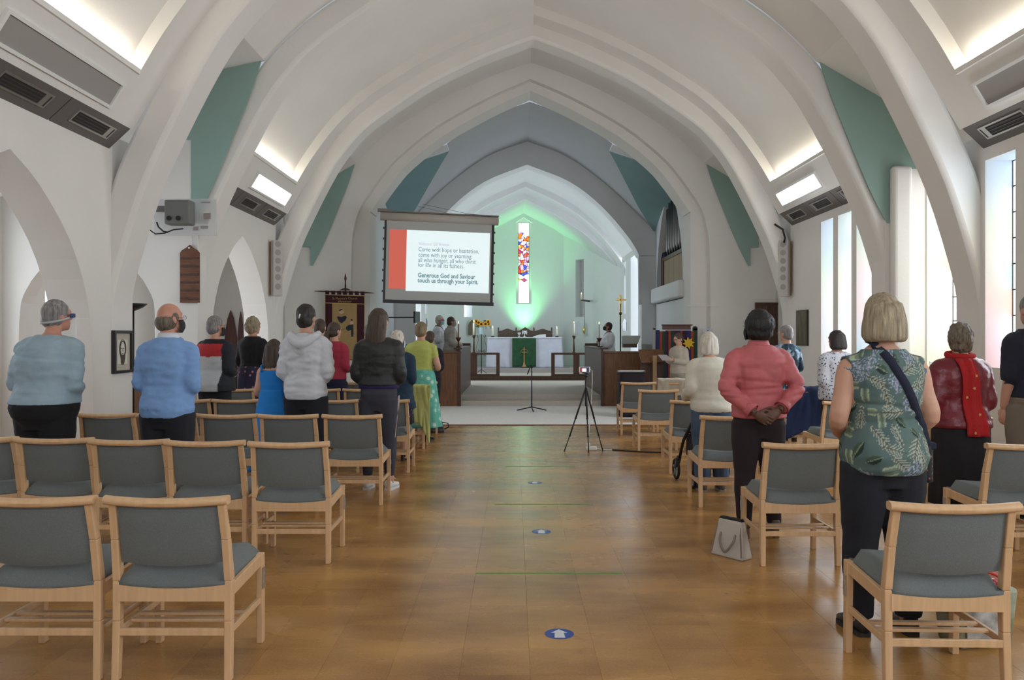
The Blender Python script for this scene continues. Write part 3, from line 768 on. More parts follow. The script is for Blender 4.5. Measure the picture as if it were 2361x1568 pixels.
for t in range(-5, 6):
    ink.tube([(0.0245, t * 0.011, cz - 0.03 - abs(t) * 0.0), (0.0245, t * 0.009 + 0.004, cz - 0.075), (0.0245, t * 0.006 - 0.006, cz - 0.115 - 0.012 * (t % 3))], 0.004, 4)
ink.tube([(0.0245, -0.03, cz + 0.035), (0.0245, -0.012, cz + 0.037)], 0.004, 5).tube([(0.0245, 0.012, cz + 0.037), (0.0245, 0.03, cz + 0.035)], 0.004, 5)
ink.tube([(0.0245, 0, cz + 0.03), (0.0245, 0.004, cz)], 0.003, 5).tube([(0.0245, -0.018, cz - 0.018), (0.0245, 0.018, cz - 0.018)], 0.004, 5)
ink.build('drawing', INK, pf)
# column loudspeakers
def column_speaker(u0, u1, v0, v1, y, x, rz, lab, sg):
    z0, z1 = za(v1, y), za(v0, y)
    h = z1 - z0
    sp = thing('column_speaker', lab, 'loudspeaker', (x, y, z0), rz, 'column loudspeakers on the walls')
    G = mat('speaker_grey', (0.50, 0.47, 0.45), 0.6)
    MB().box(-0.085, 0.085, -0.055, 0.05, 0, h).build('cabinet', G, sp, bevel=0.01)
    for i in range(6):
        z = h * (0.13 + 0.148 * i) + (0.06 if i else 0.04)
        MB().tube([(0, -0.0585, z), (0, -0.054, z)], 0.052, 18).build('driver', mat('speaker_cone_grey', (0.33, 0.31, 0.30), 0.7), sp)
    MB().box(-0.1, 0.1, 0.05, 0.07, 0.02, h - 0.02).build('bracket', mat('speaker_wood', (0.30, 0.17, 0.08), 0.5), sp)
column_speaker(628, 656, 555, 683, 14.3, WL + 0.13, R(42), 'tall grey column speaker beside the left arcade arch', -1)
column_speaker(1800, 1828, 555, 684, 14.6, WR - 0.14, R(-42), 'tall grey column speaker beside the dark painting', 1)
MB().tube([(WR - 0.33, 14.55, 3.45), (WR - 0.2, 14.5, 3.35), (WR - 0.16, 14.5, 3.2), (WR - 0.17, 14.52, 3.12)], 0.018, 8).build('speaker_cable', BLACK, bpy.data.objects[[o.name for o in bpy.data.objects if o.name.startswith('column_speaker')][-1]], smooth=True).matrix_parent_inverse = (Matrix.Translation((WR - 0.14, 14.6, za(684, 14.6))) @ Matrix.Rotation(R(-42), 4, 'Z')).inverted()
# dark painting on the right wall
pt = thing('painting', 'narrow dark green and brown painting on the right wall', 'painting', (WR, 14.05, za(797, 14.05)))
hh = 82 * 14.05 / FPX
MB().box(-0.03, -0.001, -0.27, 0.27, 0, hh).build('frame', mat('thin_black_frame', (0.02, 0.018, 0.015), 0.5), pt, bevel=0.003)
MB().box(-0.034, -0.03, -0.255, 0.255, 0.015, hh - 0.015).build('canvas', mat('mossy_canvas', (0.15, 0.13, 0.06), 0.6, color2=(0.045, 0.045, 0.022), scale=5, stretch=(1, 4, 0.7)), pt)
# uplighter lamp and cupboard in the left recess
lp = thing('floor_lamp', 'black uplighter floor lamp standing in the left recess', 'lamp', (xa(307, 10.1), 10.1, 0))
zl = za(715, 10.1)
MB().lathe([(0.14, 0), (0.14, 0.02), (0.03, 0.035)], 20).build('base', BLACK, lp, smooth=True)
MB().tube([(0, 0, 0.03), (0, 0, zl)], 0.014, 10).build('pole', BLACK, lp, smooth=True)
MB().lathe([(0.02, zl - 0.01), (0.11, zl + 0.03), (0.165, zl + 0.075), (0.16, zl + 0.08), (0.10, zl + 0.05), (0.01, zl + 0.03)], 24).build('lamp_bowl', BLACK, lp, smooth=True)
cb = thing('cupboard', 'low brown wooden cupboard in the left recess', 'cupboard', (-4.75, 10.42, 0))
MB().box(-0.55, 0.42, -0.13, 0.15, 0.02, 1.10).build('body', OAK, cb, bevel=0.004)
MB().box(-0.57, 0.44, -0.15, 0.16, 1.10, 1.125).build('top', OAK, cb, bevel=0.004)
for a in (-0.53, -0.055):
    d = MB().box(a, a + 0.455, -0.145, -0.13, 0.05, 1.07).build('door', OAK, cb, bevel=0.003)
    MB().ball((a + (0.41 if a < -0.1 else 0.045), -0.155, 0.6), 0.012).build('knob', BRASS, d, smooth=True)
# lancet door and east doors
def lancet(name, x, y, w, h, m, lab, n=None):
    o = MB().prism([(-w / 2, 0), (w / 2, 0), (w / 2, h * 0.72), (w * 0.40, h * 0.82), (w * 0.24, h * 0.92), (0, h), (-w * 0.24, h * 0.92), (-w * 0.40, h * 0.82), (-w / 2, h * 0.72)], (x, y, 0), (1, 0, 0), (0, 0, 1), (0, 1, 0), 0.04).build(name, m, bevel=0.004)
    return struct(o, lab)
RED = mat('dark_red_wood', (0.09, 0.022, 0.016), 0.5, var=0.3, scale=5, stretch=(8, 8, 0.6))
lancet('door_1', xa(530, 16.85), 16.88, 0.24, za(715, 16.85), RED, 'narrow pointed dark red door at the end of the aisle')
lancet('door_2', xa(553, 16.85), 16.88, 0.12, za(718, 16.85), RED, 'second narrow pointed door at the end of the aisle')
d3 = bpy.data.objects.new('door_3', None); C.objects.link(d3); struct(d3, 'brown plank door in the corner of the nave')
d3.location = (5.19, 16.85, 0)
zd = za(703, 16.8)
MB().box(-0.25, 0.21, -0.01, 0.05, zd, zd + 0.05).box(-0.25, -0.2, -0.01, 0.05, 0, zd).build('door_frame', DARKWOOD, d3)
for i in range(4):
    MB().box(-0.2 + i * 0.1, -0.203 + (i + 1) * 0.1, 0.0, 0.04, 0, zd).build('plank', mat('plank_brown', (0.085, 0.04, 0.02), 0.5, var=0.3, scale=6, stretch=(6, 6, 0.6)), d3)
# notices on the east wall
nb = thing('notice', 'white and blue printed notice on the wall beside the tapestry', 'notice', at(1632, 805, 16.88))
k3 = 16.88 / FPX
MB().box(-11.5 * k3, 11.5 * k3, -0.006, 0, 0, 47 * k3).build('sheet', mat('notice_paper', (0.66, 0.67, 0.72), 0.6), nb)
MB().box(-10.3 * k3, 10.3 * k3, -0.008, -0.006, 15 * k3, 38 * k3).build('blue_panel', mat('notice_blue', (0.07, 0.08, 0.20), 0.6), nb)
MB().tube([(0, -0.0075, 43 * k3), (0, -0.006, 43 * k3)], 1.8 * k3, 12).build('emblem', mat('notice_emblem', (0.12, 0.13, 0.30), 0.6), nb)
nl = MB()
for i, (z, w) in enumerate(((35, 8), (32, 7), (28, 6), (24, 8), (20, 7), (18, 8))): nl.box(-w * k3, w * k3, -0.0085, -0.008, z * k3, (z + 1) * k3)
nl.build('writing', mat('notice_pale', (0.34, 0.33, 0.42), 0.6), nb)
MB().box(0.5 * k3, 4 * k3, -0.009, -0.008, 28 * k3, 29.5 * k3).build('yellow_mark', mat('notice_yellow', (0.6, 0.5, 0.2), 0.6), nb)
fx = thing('fire_sign', 'small red and white fire sign below the blue notice', 'sign', at(1630, 803.5, 16.86))
MB().box(-7 * k3, 8 * k3, -0.006, 0, 0, 9.5 * k3).build('plate', mat('cream_plate', (0.62, 0.55, 0.46), 0.6), fx)
MB().box(-7 * k3, -0.5 * k3, -0.008, -0.006, 0.3 * k3, 9.2 * k3).build('red_panel', mat('sign_red', (0.36, 0.05, 0.05), 0.6), fx)
MB().box(-5.6 * k3, -4.6 * k3, -0.009, -0.008, 2 * k3, 8 * k3).box(-4.6 * k3, -2 * k3, -0.009, -0.008, 2 * k3, 3 * k3).build('pictogram', WHITE, fx)
fx.location.z -= 0.02

# ---------------------------------------------------------------- projection screen
sc_ = thing('projection_screen', 'pull-down projection screen showing a welcome text', 'screen', at(1010, 698, 16.4), R(9))
sc_.rotation_euler = (0, R(1.3), R(9))
k4 = 16.4 / FPX
def U(u): return (u - 1010) * k4
def V(v): return (697 - v) * k4
cloth = mat('screen_fabric', (0.42, 0.43, 0.42), 0.9)
MB().box(U(885), U(1134), 0, 0.006, V(694), V(512)).build('fabric', cloth, sc_)
blk = MB().box(U(884), U(889), -0.004, 0.004, V(694), V(512)).box(U(1131), U(1137), -0.004, 0.004, V(694), V(512)).box(U(884), U(1139), -0.012, 0.012, V(701), V(693))
blk.build('border', BLACK, sc_)
for i in range(7):
    for u in (882.5, 1138):
        blkz = V(530 + i * 24)
        MB().box(U(u) - 0.012, U(u) + 0.012, -0.004, 0.004, blkz - 0.02, blkz + 0.02).build('tension_tab', BLACK, sc_)
MB().tube([(U(874), 0.02, V(503)), (U(1146), 0.02, V(503))], 0.085, 16).build('housing', mat('screen_housing', (0.42, 0.39, 0.35), 0.5), sc_, smooth=True)
MB().box(U(868), U(1147), -0.02, 0.05, V(493), V(490)).box(U(868), U(897), -0.03, 0.06, V(493), V(486)).build('rail', GREY, sc_, bevel=0.004)
PROJ = mat('projected_white', (0.5, 0.5, 0.5), 0.9, emit=(0.80, 0.97, 1.0), estr=1.35)
MB().box(U(935), U(1127), -0.004, -0.001, V(672), V(532)).build('projected_page', PROJ, sc_)
MB().box(U(896), U(935), -0.004, -0.001, V(668), V(532)).build('projected_band', mat('projected_red', (0.4, 0.1, 0.08), 0.9, emit=(0.82, 0.16, 0.11), estr=0.95), sc_)
TX = mat('projected_text', (0.05, 0.1, 0.12), 0.9, emit=(0.26, 0.42, 0.46), estr=1.0)
TX2 = mat('projected_text_faint', (0.2, 0.2, 0.2), 0.9, emit=(0.62, 0.68, 0.80), estr=1.2)
lines = [('Welcome: Gill Bristow', 566, 10.5, TX2, 0.0, 71), ('Come with hope or hesitation,', 580, 14.5, TX, 0.0, 140), ('come with joy or yearning;', 592.5, 14.5, TX, 0, 124), ('all who hunger, all who thirst', 604.5, 14.5, TX, 0, 133), ('for life in all its fulness.', 616, 14.5, TX, 0, 106),
         ('Generous God and Saviour', 639.5, 14.5, TX, 0.0035, 133), ('touch us through your Spirit.', 651.5, 14.5, TX, 0.0035, 140)]
for body, v, sz, m_, bold, wpx in lines:
    o = text_mesh('text_line', body, sz * k4, m_, sc_, (U(962), -0.006, V(v)), (R(90), 0, 0), bold=bold)
    w0 = max(c[0] for c in o.bound_box); o.scale = (wpx * k4 / w0, 1, 1)
wires = MB().tube([(U(1030), 0.02, V(490)), (U(985), 0.6, V(470)), (U(962), 0.9, V(460))], 0.004, 5).tube([(U(1146), 0.02, V(492)), (U(1080), 0.6, V(478)), (U(975), 0.9, V(455))], 0.004, 5)
wires.build('wire', GREY, sc_)
# ---------------------------------------------------------------- chairs
BEECH = mat('beech_wood', (0.66, 0.425, 0.235), 0.40, var=0.08, scale=5, stretch=(9, 9, 1.1))
FABRIC = mat('grey_teal_upholstery', (0.155, 0.175, 0.176), 0.9, var=0.10, scale=180, bump=0.35, bscale=420, sheen=0.1)
def make_chair():
    t = thing('church_chair', 'x', 'chair')
    hw = 0.240
    for sg in (-1, 1):
        # rear post: foot, seat joint, top
        mb = MB(); pts_ = [(sg * (hw - 0.002), 0.0, 0.0, 0.036, 0.030), (sg * (hw - 0.004), 0.012, 0.25, 0.040, 0.032), (sg * (hw - 0.004), 0.016, 0.42, 0.046, 0.032), (sg * (hw - 0.008), -0.012, 0.60, 0.040, 0.032), (sg * (hw - 0.014), -0.052, 0.765, 0.032, 0.032)]
        for a, b in zip(pts_, pts_[1:]):
            mb.hexa([(a[0] - a[4] / 2, a[1] - a[3] / 2, a[2]), (a[0] + a[4] / 2, a[1] - a[3] / 2, a[2]), (a[0] + a[4] / 2, a[1] + a[3] / 2, a[2]), (a[0] - a[4] / 2, a[1] + a[3] / 2, a[2]),
                     (b[0] - b[4] / 2, b[1] - b[3] / 2, b[2]), (b[0] + b[4] / 2, b[1] - b[3] / 2, b[2]), (b[0] + b[4] / 2, b[1] + b[3] / 2, b[2]), (b[0] - b[4] / 2, b[1] + b[3] / 2, b[2])])
        mb.build('leg', BEECH, t, bevel=0.004)
        MB().bar((sg * hw, 0.435, 0), (sg * hw, 0.425, 0.425), 0.030, 0.040, up=(0, 1, 0), w2=0.032, h2=0.046).build('leg', BEECH, t, bevel=0.004)
        MB().bar((sg * (hw - 0.002), 0.02, 0.375), (sg * (hw - 0.002), 0.42, 0.395), 0.022, 0.055).build('seat_rail', BEECH, t, bevel=0.003)
        MB().bar((sg * (hw - 0.002), 0.015, 0.205), (sg * (hw - 0.002), 0.425, 0.205), 0.018, 0.030).build('stretcher', BEECH, t, bevel=0.003)
        br = MB().box(sg * (hw + 0.0155), sg * (hw + 0.018), 0.405, 0.445, 0.26, 0.36).box(sg * (hw + 0.0155), sg * (hw + 0.022), 0.415, 0.435, 0.29, 0.33)
        br.build('link_clip', SILVER, t)
    # rear and front apron: lower edge straight, upper edge scooped
    def apron(y, z0, z1, sag, name='seat_rail'):
        mb = MB(); n = 8
        for i in range(n):
            a, b = -1 + 2 * i / n, -1 + 2 * (i + 1) / n
            za_, zb_ = z1 - sag * (1 - a * a), z1 - sag * (1 - b * b)
            mb.hexa([(a * (hw - 0.014), y - 0.011, z0), (b * (hw - 0.014), y - 0.011, z0), (b * (hw - 0.014), y + 0.011, z0), (a * (hw - 0.014), y + 0.011, z0),
                     (a * (hw - 0.014), y - 0.011, za_), (b * (hw - 0.014), y - 0.011, zb_), (b * (hw - 0.014), y + 0.011, zb_), (a * (hw - 0.014), y + 0.011, za_)])
        mb.build(name, BEECH, t)
    apron(0.0, 0.335, 0.405, 0.016); apron(0.43, 0.35, 0.415, 0.0)
    MB().box(-hw + 0.014, hw - 0.014, -0.008, 0.008, 0.188, 0.22).build('stretcher', BEECH, t, bevel=0.003)
    for y in (0.13, 0.215):
        MB().box(-hw + 0.01, hw - 0.01, y - 0.016, y + 0.016, 0.205, 0.219).build('shelf_slat', BEECH, t, bevel=0.003)
    # curved top rail
    mb = MB(); n = 12; prof = [(-0.026, 0.006), (-0.030, 0.018), (-0.022, 0.031), (0.0, 0.036), (0.022, 0.030), (0.026, 0.014), (0.022, 0.0), (0.0, -0.002), (-0.02, 0.0)]
    rings = []
    for i in range(n + 1):
        a = -1 + 2 * i / n
        x = a * 0.257; cy = -0.056 - 0.020 * (1 - a * a); cz = 0.758 - 0.010 * (1 - a * a)
        rings += [(x, cy + p, cz + q) for p, q in prof]
    q = len(prof)
    fs = [(i * q + j, i * q + (j + 1) % q, (i + 1) * q + (j + 1) % q, (i + 1) * q + j) for i in range(n) for j in range(q)]
    fs += [tuple(range(q)), tuple(n * q + j for j in range(q))]
    mb.add(rings, fs); mb.build('top_rail', BEECH, t, angle=50)
    # padded back: curved slab, lower edge bowed down
    def back(u, v, side):
        a = -1 + 2 * u
        z1 = 0.752 - 0.010 * (1 - a * a); z0 = 0.500 - 0.016 * (1 - a * a)
        z = z0 + (z1 - z0) * v
        yb = 0.014 - 0.062 * max(0, (z - 0.48) / 0.28) - 0.020 * (1 - a * a)
        e = 1 - max(abs(a), abs(2 * v - 1)) ** 6 * 0.7
        return (a * 0.213, yb + side * 0.019 * e, z)
    mb = MB(); nu, nv = 10, 6
    mb.grid(lambda u, v: back(u, v, -1), nu, nv); mb.grid(lambda u, v: back(u, v, 1), nu, nv, flip=True)
    N = (nu + 1) * (nv + 1)
    rim = [i for i in range(nu + 1)] + [j * (nu + 1) + nu for j in range(1, nv + 1)] + [nv * (nu + 1) + i for i in range(nu - 1, -1, -1)] + [j * (nu + 1) for j in range(nv - 1, 0, -1)]
    for a, b in zip(rim, rim[1:] + rim[:1]): mb.f.append((a, b, b + N, a + N)); mb.m.append(0)
    mb.build('backrest', FABRIC, t, angle=60)
    # seat cushion
    def seat(u, v, top):
        a = -1 + 2 * u; b = -1 + 2 * v
        e = max(0.0, 1 - abs(a) ** 7) ** 0.5 * max(0.0, 1 - abs(b) ** 7) ** 0.5
        y = 0.225 + b * 0.232
        sag = -0.020 * (1 - a * a) - 0.004
        if top: z = 0.424 + sag * 0.9 + 0.066 * e ** 0.45 + 0.008 * v
        else: z = 0.406 + sag * 0.8 - 0.008 * e + 0.010 * v
        return (a * 0.226, y, z)
    mb = MB(); nu, nv = 12, 10
    mb.grid(lambda u, v: seat(u, v, 0), nu, nv, flip=True); mb.grid(lambda u, v: seat(u, v, 1), nu, nv)
    N = (nu + 1) * (nv + 1)
    rim = [i for i in range(nu + 1)] + [j * (nu + 1) + nu for j in range(1, nv + 1)] + [nv * (nu + 1) + i for i in range(nu - 1, -1, -1)] + [j * (nu + 1) for j in range(nv - 1, 0, -1)]
    for a, b in zip(rim, rim[1:] + rim[:1]): mb.f.append((a, b, b + N, a + N)); mb.m.append(0)
    mb.build('seat', FABRIC, t, smooth=True)
    return t
chair0 = make_chair(); chair_used = [False]
NTH = ['beside the aisle', 'second from the aisle', 'third from the aisle', 'fourth from the aisle', 'fifth from the aisle', 'sixth from the aisle']
ROW = ['nearest', 'second', 'third', 'fourth', 'fifth', 'farthest']
def place_chair(x, y, rz, lab, grp):
    if chair_used[0]: return dup(chair0, (x, y, 0), rz, lab, grp)
    chair_used[0] = True
    chair0.location = (x, y, 0); chair0.rotation_euler = (0, 0, rz); chair0['label'] = lab; chair0['group'] = grp
    return chair0
LEFT = [(0, 3.49, [(-1.446, 0), (-2.0, 0)]),
        (1, 5.29, [(-1.43, 0), (-1.985, 0.06), (-2.50, 0.12), (-3.03, 0.2), (-3.56, 0.25)]),
        (2, 7.12, [(-1.387, 0), (-1.94, 0.02), (-2.47, 0.05), (-3.0, 0.08), (-3.55, 0.12)]),
        (3, 8.83, [(-1.37, 0), (-1.91, 0), (-2.44, 0.02), (-2.97, 0.04), (-3.5, 0.05)]),
        (4, 10.68, [(-1.41, 0), (-1.95, 0), (-2.5, 0.02), (-3.05, 0.02), (-3.6, 0.02)]),
        (5, 12.35, [(-1.40, 0), (-1.95, 0), (-2.5, 0), (-3.05, 0), (-3.75, 0)])]
rj = random.Random(11)
for r, y, xs in LEFT:
    for i, (x, dy) in enumerate(xs):
        place_chair(x, y + dy, R(rj.uniform(-0.3, 0.3)), 'grey padded chair %s, in the %s left row' % (NTH[i], ROW[r]), 'chairs left of the aisle')
RIGHT = [(1.765, 3.36, -2, 'nearest beech chair with grey padding, right of the aisle'),
         (1.817, 5.23, 0, 'beech chair with grey padding behind the woman in the pink blouse'),
         (3.20, 5.2, 1, 'beech chair with grey padding behind the woman with the red scarf'),
         (3.68, 6.85, 2, 'beech chair with grey padding left of the red jacket, near the windows'),
         (1.83, 7.03, 0, 'beech chair with grey padding behind the white-haired woman in the cream cardigan'),
         (1.90, 8.75, 0, 'beech chair with grey padding beside the wheeled walker'),
         (3.45, 8.6, 4, 'beech chair with grey padding near the woman in the white floral blouse'),
         (1.83, 10.5, 0, 'beech chair with grey padding beside the phone tripod, right of the aisle'),
         (2.385, 10.5, 1, 'beech chair with grey padding, second from the aisle beyond the walker'),
         (1.836, 12.24, 0, 'farthest beech chair with grey padding beside the aisle, on the right'),
         (2.375, 12.28, 0, 'beech chair under a cream coat near the reading desk'),
         (3.72, 10.4, 0, 'beech chair under a draped navy coat')]
for x, y, a, lab in RIGHT: place_chair(x, y, R(a), lab, 'chairs right of the aisle')
# ---------------------------------------------------------------- people
def remesh(mb, voxel, smooth=4, fac=0.5):
    me = mb.mesh('tmp', PLASTER)
    bm = bmesh.new(); bm.from_mesh(me); bmesh.ops.recalc_face_normals(bm, faces=bm.faces); bm.to_mesh(me); bm.free()
    o = bpy.data.objects.new('tmp', me); C.objects.link(o)
    r = o.modifiers.new('r', 'REMESH'); r.mode = 'VOXEL'; r.voxel_size = voxel
    if smooth:
        sm = o.modifiers.new('s', 'SMOOTH'); sm.factor = fac; sm.iterations = smooth
    dg = bpy.context.evaluated_depsgraph_get()
    out = bpy.data.meshes.new_from_object(o.evaluated_get(dg))
    bpy.data.objects.remove(o); bpy.data.meshes.remove(me)
    out.materials.clear()
    return out
def displace(me, fn):
    """push every vertex along its normal by fn(co)"""
    nr = [v.normal.copy() for v in me.vertices]
    for v, n in zip(me.vertices, nr): v.co += n * fn(v.co)
    me.update()
def finish(name, me, m, parent):
    me.materials.append(m)
    o = link(name, me, parent, smooth=True)
    return o
def ring_loft(mb, rings, n=22, ex=2.3):
    """rings: (x, y, z, rx, ry[, pleat amplitude, pleat count, phase])"""
    vs = []; fs = []; k = len(rings)
    for r in rings:
        x, y, z, rx, ry = r[:5]
        amp, cnt, ph = (r[5], r[6], r[7]) if len(r) > 5 else (0, 0, 0)
        for j in range(n):
            a = 2 * math.pi * j / n; c, s = math.cos(a), math.sin(a)
            g = 1 + amp * math.sin(cnt * a + ph)
            vs.append((x + rx * g * math.copysign(abs(c) ** (2 / ex), c), y + ry * g * math.copysign(abs(s) ** (2 / ex), s), z))
    for i in range(k - 1):
        for j in range(n): fs.append((i * n + j, i * n + (j + 1) % n, (i + 1) * n + (j + 1) % n, (i + 1) * n + j))
    fs.append(tuple(range(n - 1, -1, -1))); fs.append(tuple((k - 1) * n + j for j in range(n)))
    return mb.add(vs, fs)
def smooth_path(pts, rs, n=4):
    out = []; ro = []
    P_ = [Vector(p) for p in pts]
    for i in range(len(P_) - 1):
        p0 = P_[i - 1] if i else P_[0] * 2 - P_[1]
        p1, p2 = P_[i], P_[i + 1]
        p3 = P_[i + 2] if i + 2 < len(P_) else p2 * 2 - p1
        for k in range(n):
            t = k / n
            out.append(0.5 * ((2 * p1) + (p2 - p0) * t + (2 * p0 - 5 * p1 + 4 * p2 - p3) * t * t + (3 * p1 - p0 - 3 * p2 + p3) * t ** 3))
            ro.append(rs[i] + (rs[i + 1] - rs[i]) * t)
    out.append(P_[-1]); ro.append(rs[-1])
    return out, ro
def hand(mb, w, d, palm, thumb, s, curl=0.9):
    """palm and five bent fingers; w wrist, d pointing direction, palm normal, thumb side"""
    d = Vector(d).normalized(); palm = Vector(palm); palm = (palm - d * palm.dot(d)).normalized(); side = Vector(thumb); side = (side - d * side.dot(d) - palm * side.dot(palm)).normalized()
    w = Vector(w)
    c = w + d * 0.045 * s
    rot = Matrix((side, d, palm)).transposed()
    mb.ball(c, 0.040 * s, 0.050 * s, 0.016 * s, 12, 8, rot=rot)
    for i, (off, ln, r) in enumerate(((0.033, 0.070, 0.0082), (0.0112, 0.078, 0.0084), (-0.0108, 0.072, 0.0081), (-0.0318, 0.056, 0.0074))):
        p = w + d * (0.080 if i != 3 else 0.072) * s + side * off * s
        pts_ = [p - d * 0.02 * s, p]; ang = 0.25 * curl; q = p
        for seg in (0.42, 0.33, 0.25):
            q = q + (d * math.cos(ang) + palm * math.sin(ang)) * ln * seg * s
            pts_.append(q); ang += 0.75 * curl
        mb.tube(pts_, [r * s, r * s, r * 0.96 * s, r * 0.88 * s, r * 0.72 * s], 8)
    t0 = w + d * 0.022 * s + side * 0.026 * s + palm * 0.006 * s
    t1 = t0 + (d * 0.55 + side * 0.75 + palm * 0.25).normalized() * 0.034 * s
    t2 = t1 + (d * 0.85 + side * 0.30 + palm * 0.35).normalized() * 0.028 * s
    t3 = t2 + (d * 0.95 + side * 0.0 + palm * 0.40).normalized() * 0.022 * s
    mb.tube([t0, t1, t2, t3], [0.014 * s, 0.0115 * s, 0.0098 * s, 0.0075 * s], 8)

def hair_mat(name, c1, c2):
    return mat(name, c1, 0.55, color2=c2, scale=3.5, stretch=(22, 22, 1.4), bump=0.5, bscale=14)
HAIR = {'grey': hair_mat('grey_hair', (0.36, 0.34, 0.33), (0.12, 0.11, 0.11)), 'white': hair_mat('white_hair', (0.80, 0.76, 0.68), (0.52, 0.45, 0.36)),
        'blond': hair_mat('ash_blond_hair', (0.44, 0.36, 0.24), (0.19, 0.145, 0.09)), 'brown': hair_mat('brown_hair', (0.10, 0.062, 0.040), (0.028, 0.017, 0.012)),
        'dark': hair_mat('dark_hair', (0.035, 0.026, 0.024), (0.010, 0.008, 0.008)), 'black': hair_mat('black_hair', (0.013, 0.011, 0.012), (0.005, 0.005, 0.006)),
        'sandy': hair_mat('sandy_hair', (0.33, 0.24, 0.14), (0.13, 0.085, 0.045)), 'auburn': hair_mat('reddish_brown_hair', (0.085, 0.035, 0.022), (0.03, 0.013, 0.010)), 'salt': hair_mat('salt_pepper_hair', (0.22, 0.18, 0.13), (0.085, 0.065, 0.045))}
SKIN = {'light': mat('light_skin', (0.56, 0.305, 0.21), 0.55, var=0.06, scale=14), 'dark': mat('dark_skin', (0.12, 0.058, 0.036), 0.5, var=0.08, scale=14), 'pink': mat('ruddy_skin', (0.56, 0.27, 0.19), 0.5, var=0.08, scale=14)}
def cloth(name, c, rough=0.9, **k):
    if 'cloth_' + name in MATS: return MATS['cloth_' + name]
    a = dict(var=0.06, scale=9, bump=0.25, bscale=180); a.update(k)
    return mat('cloth_' + name, c, rough, **a)
def spots(name, base, spot, scale, thr, spot2=None):
    if name in MATS: return MATS[name]
    m = mat(name, base, 0.9, bump=0.2, bscale=160)
    nt = m.node_tree; n = nt.nodes; l = nt.links
    tc = n.new('ShaderNodeTexCoord'); v = n.new('ShaderNodeTexVoronoi'); v.inputs['Scale'].default_value = scale; v.inputs['Randomness'].default_value = 1.0
    l.new(tc.outputs['Object'], v.inputs['Vector'])
    r = n.new('ShaderNodeValToRGB'); r.color_ramp.interpolation = 'CONSTANT'
    r.color_ramp.elements[0].color = (*spot, 1); r.color_ramp.elements[1].position = thr; r.color_ramp.elements[1].color = (*base, 1)
    if spot2:
        e = r.color_ramp.elements.new(thr * 0.55); e.color = (*spot2, 1)
    l.new(v.outputs['Distance'], r.inputs[0]); l.new(r.outputs[0], n['Principled BSDF'].inputs['Base Color'])
    return m

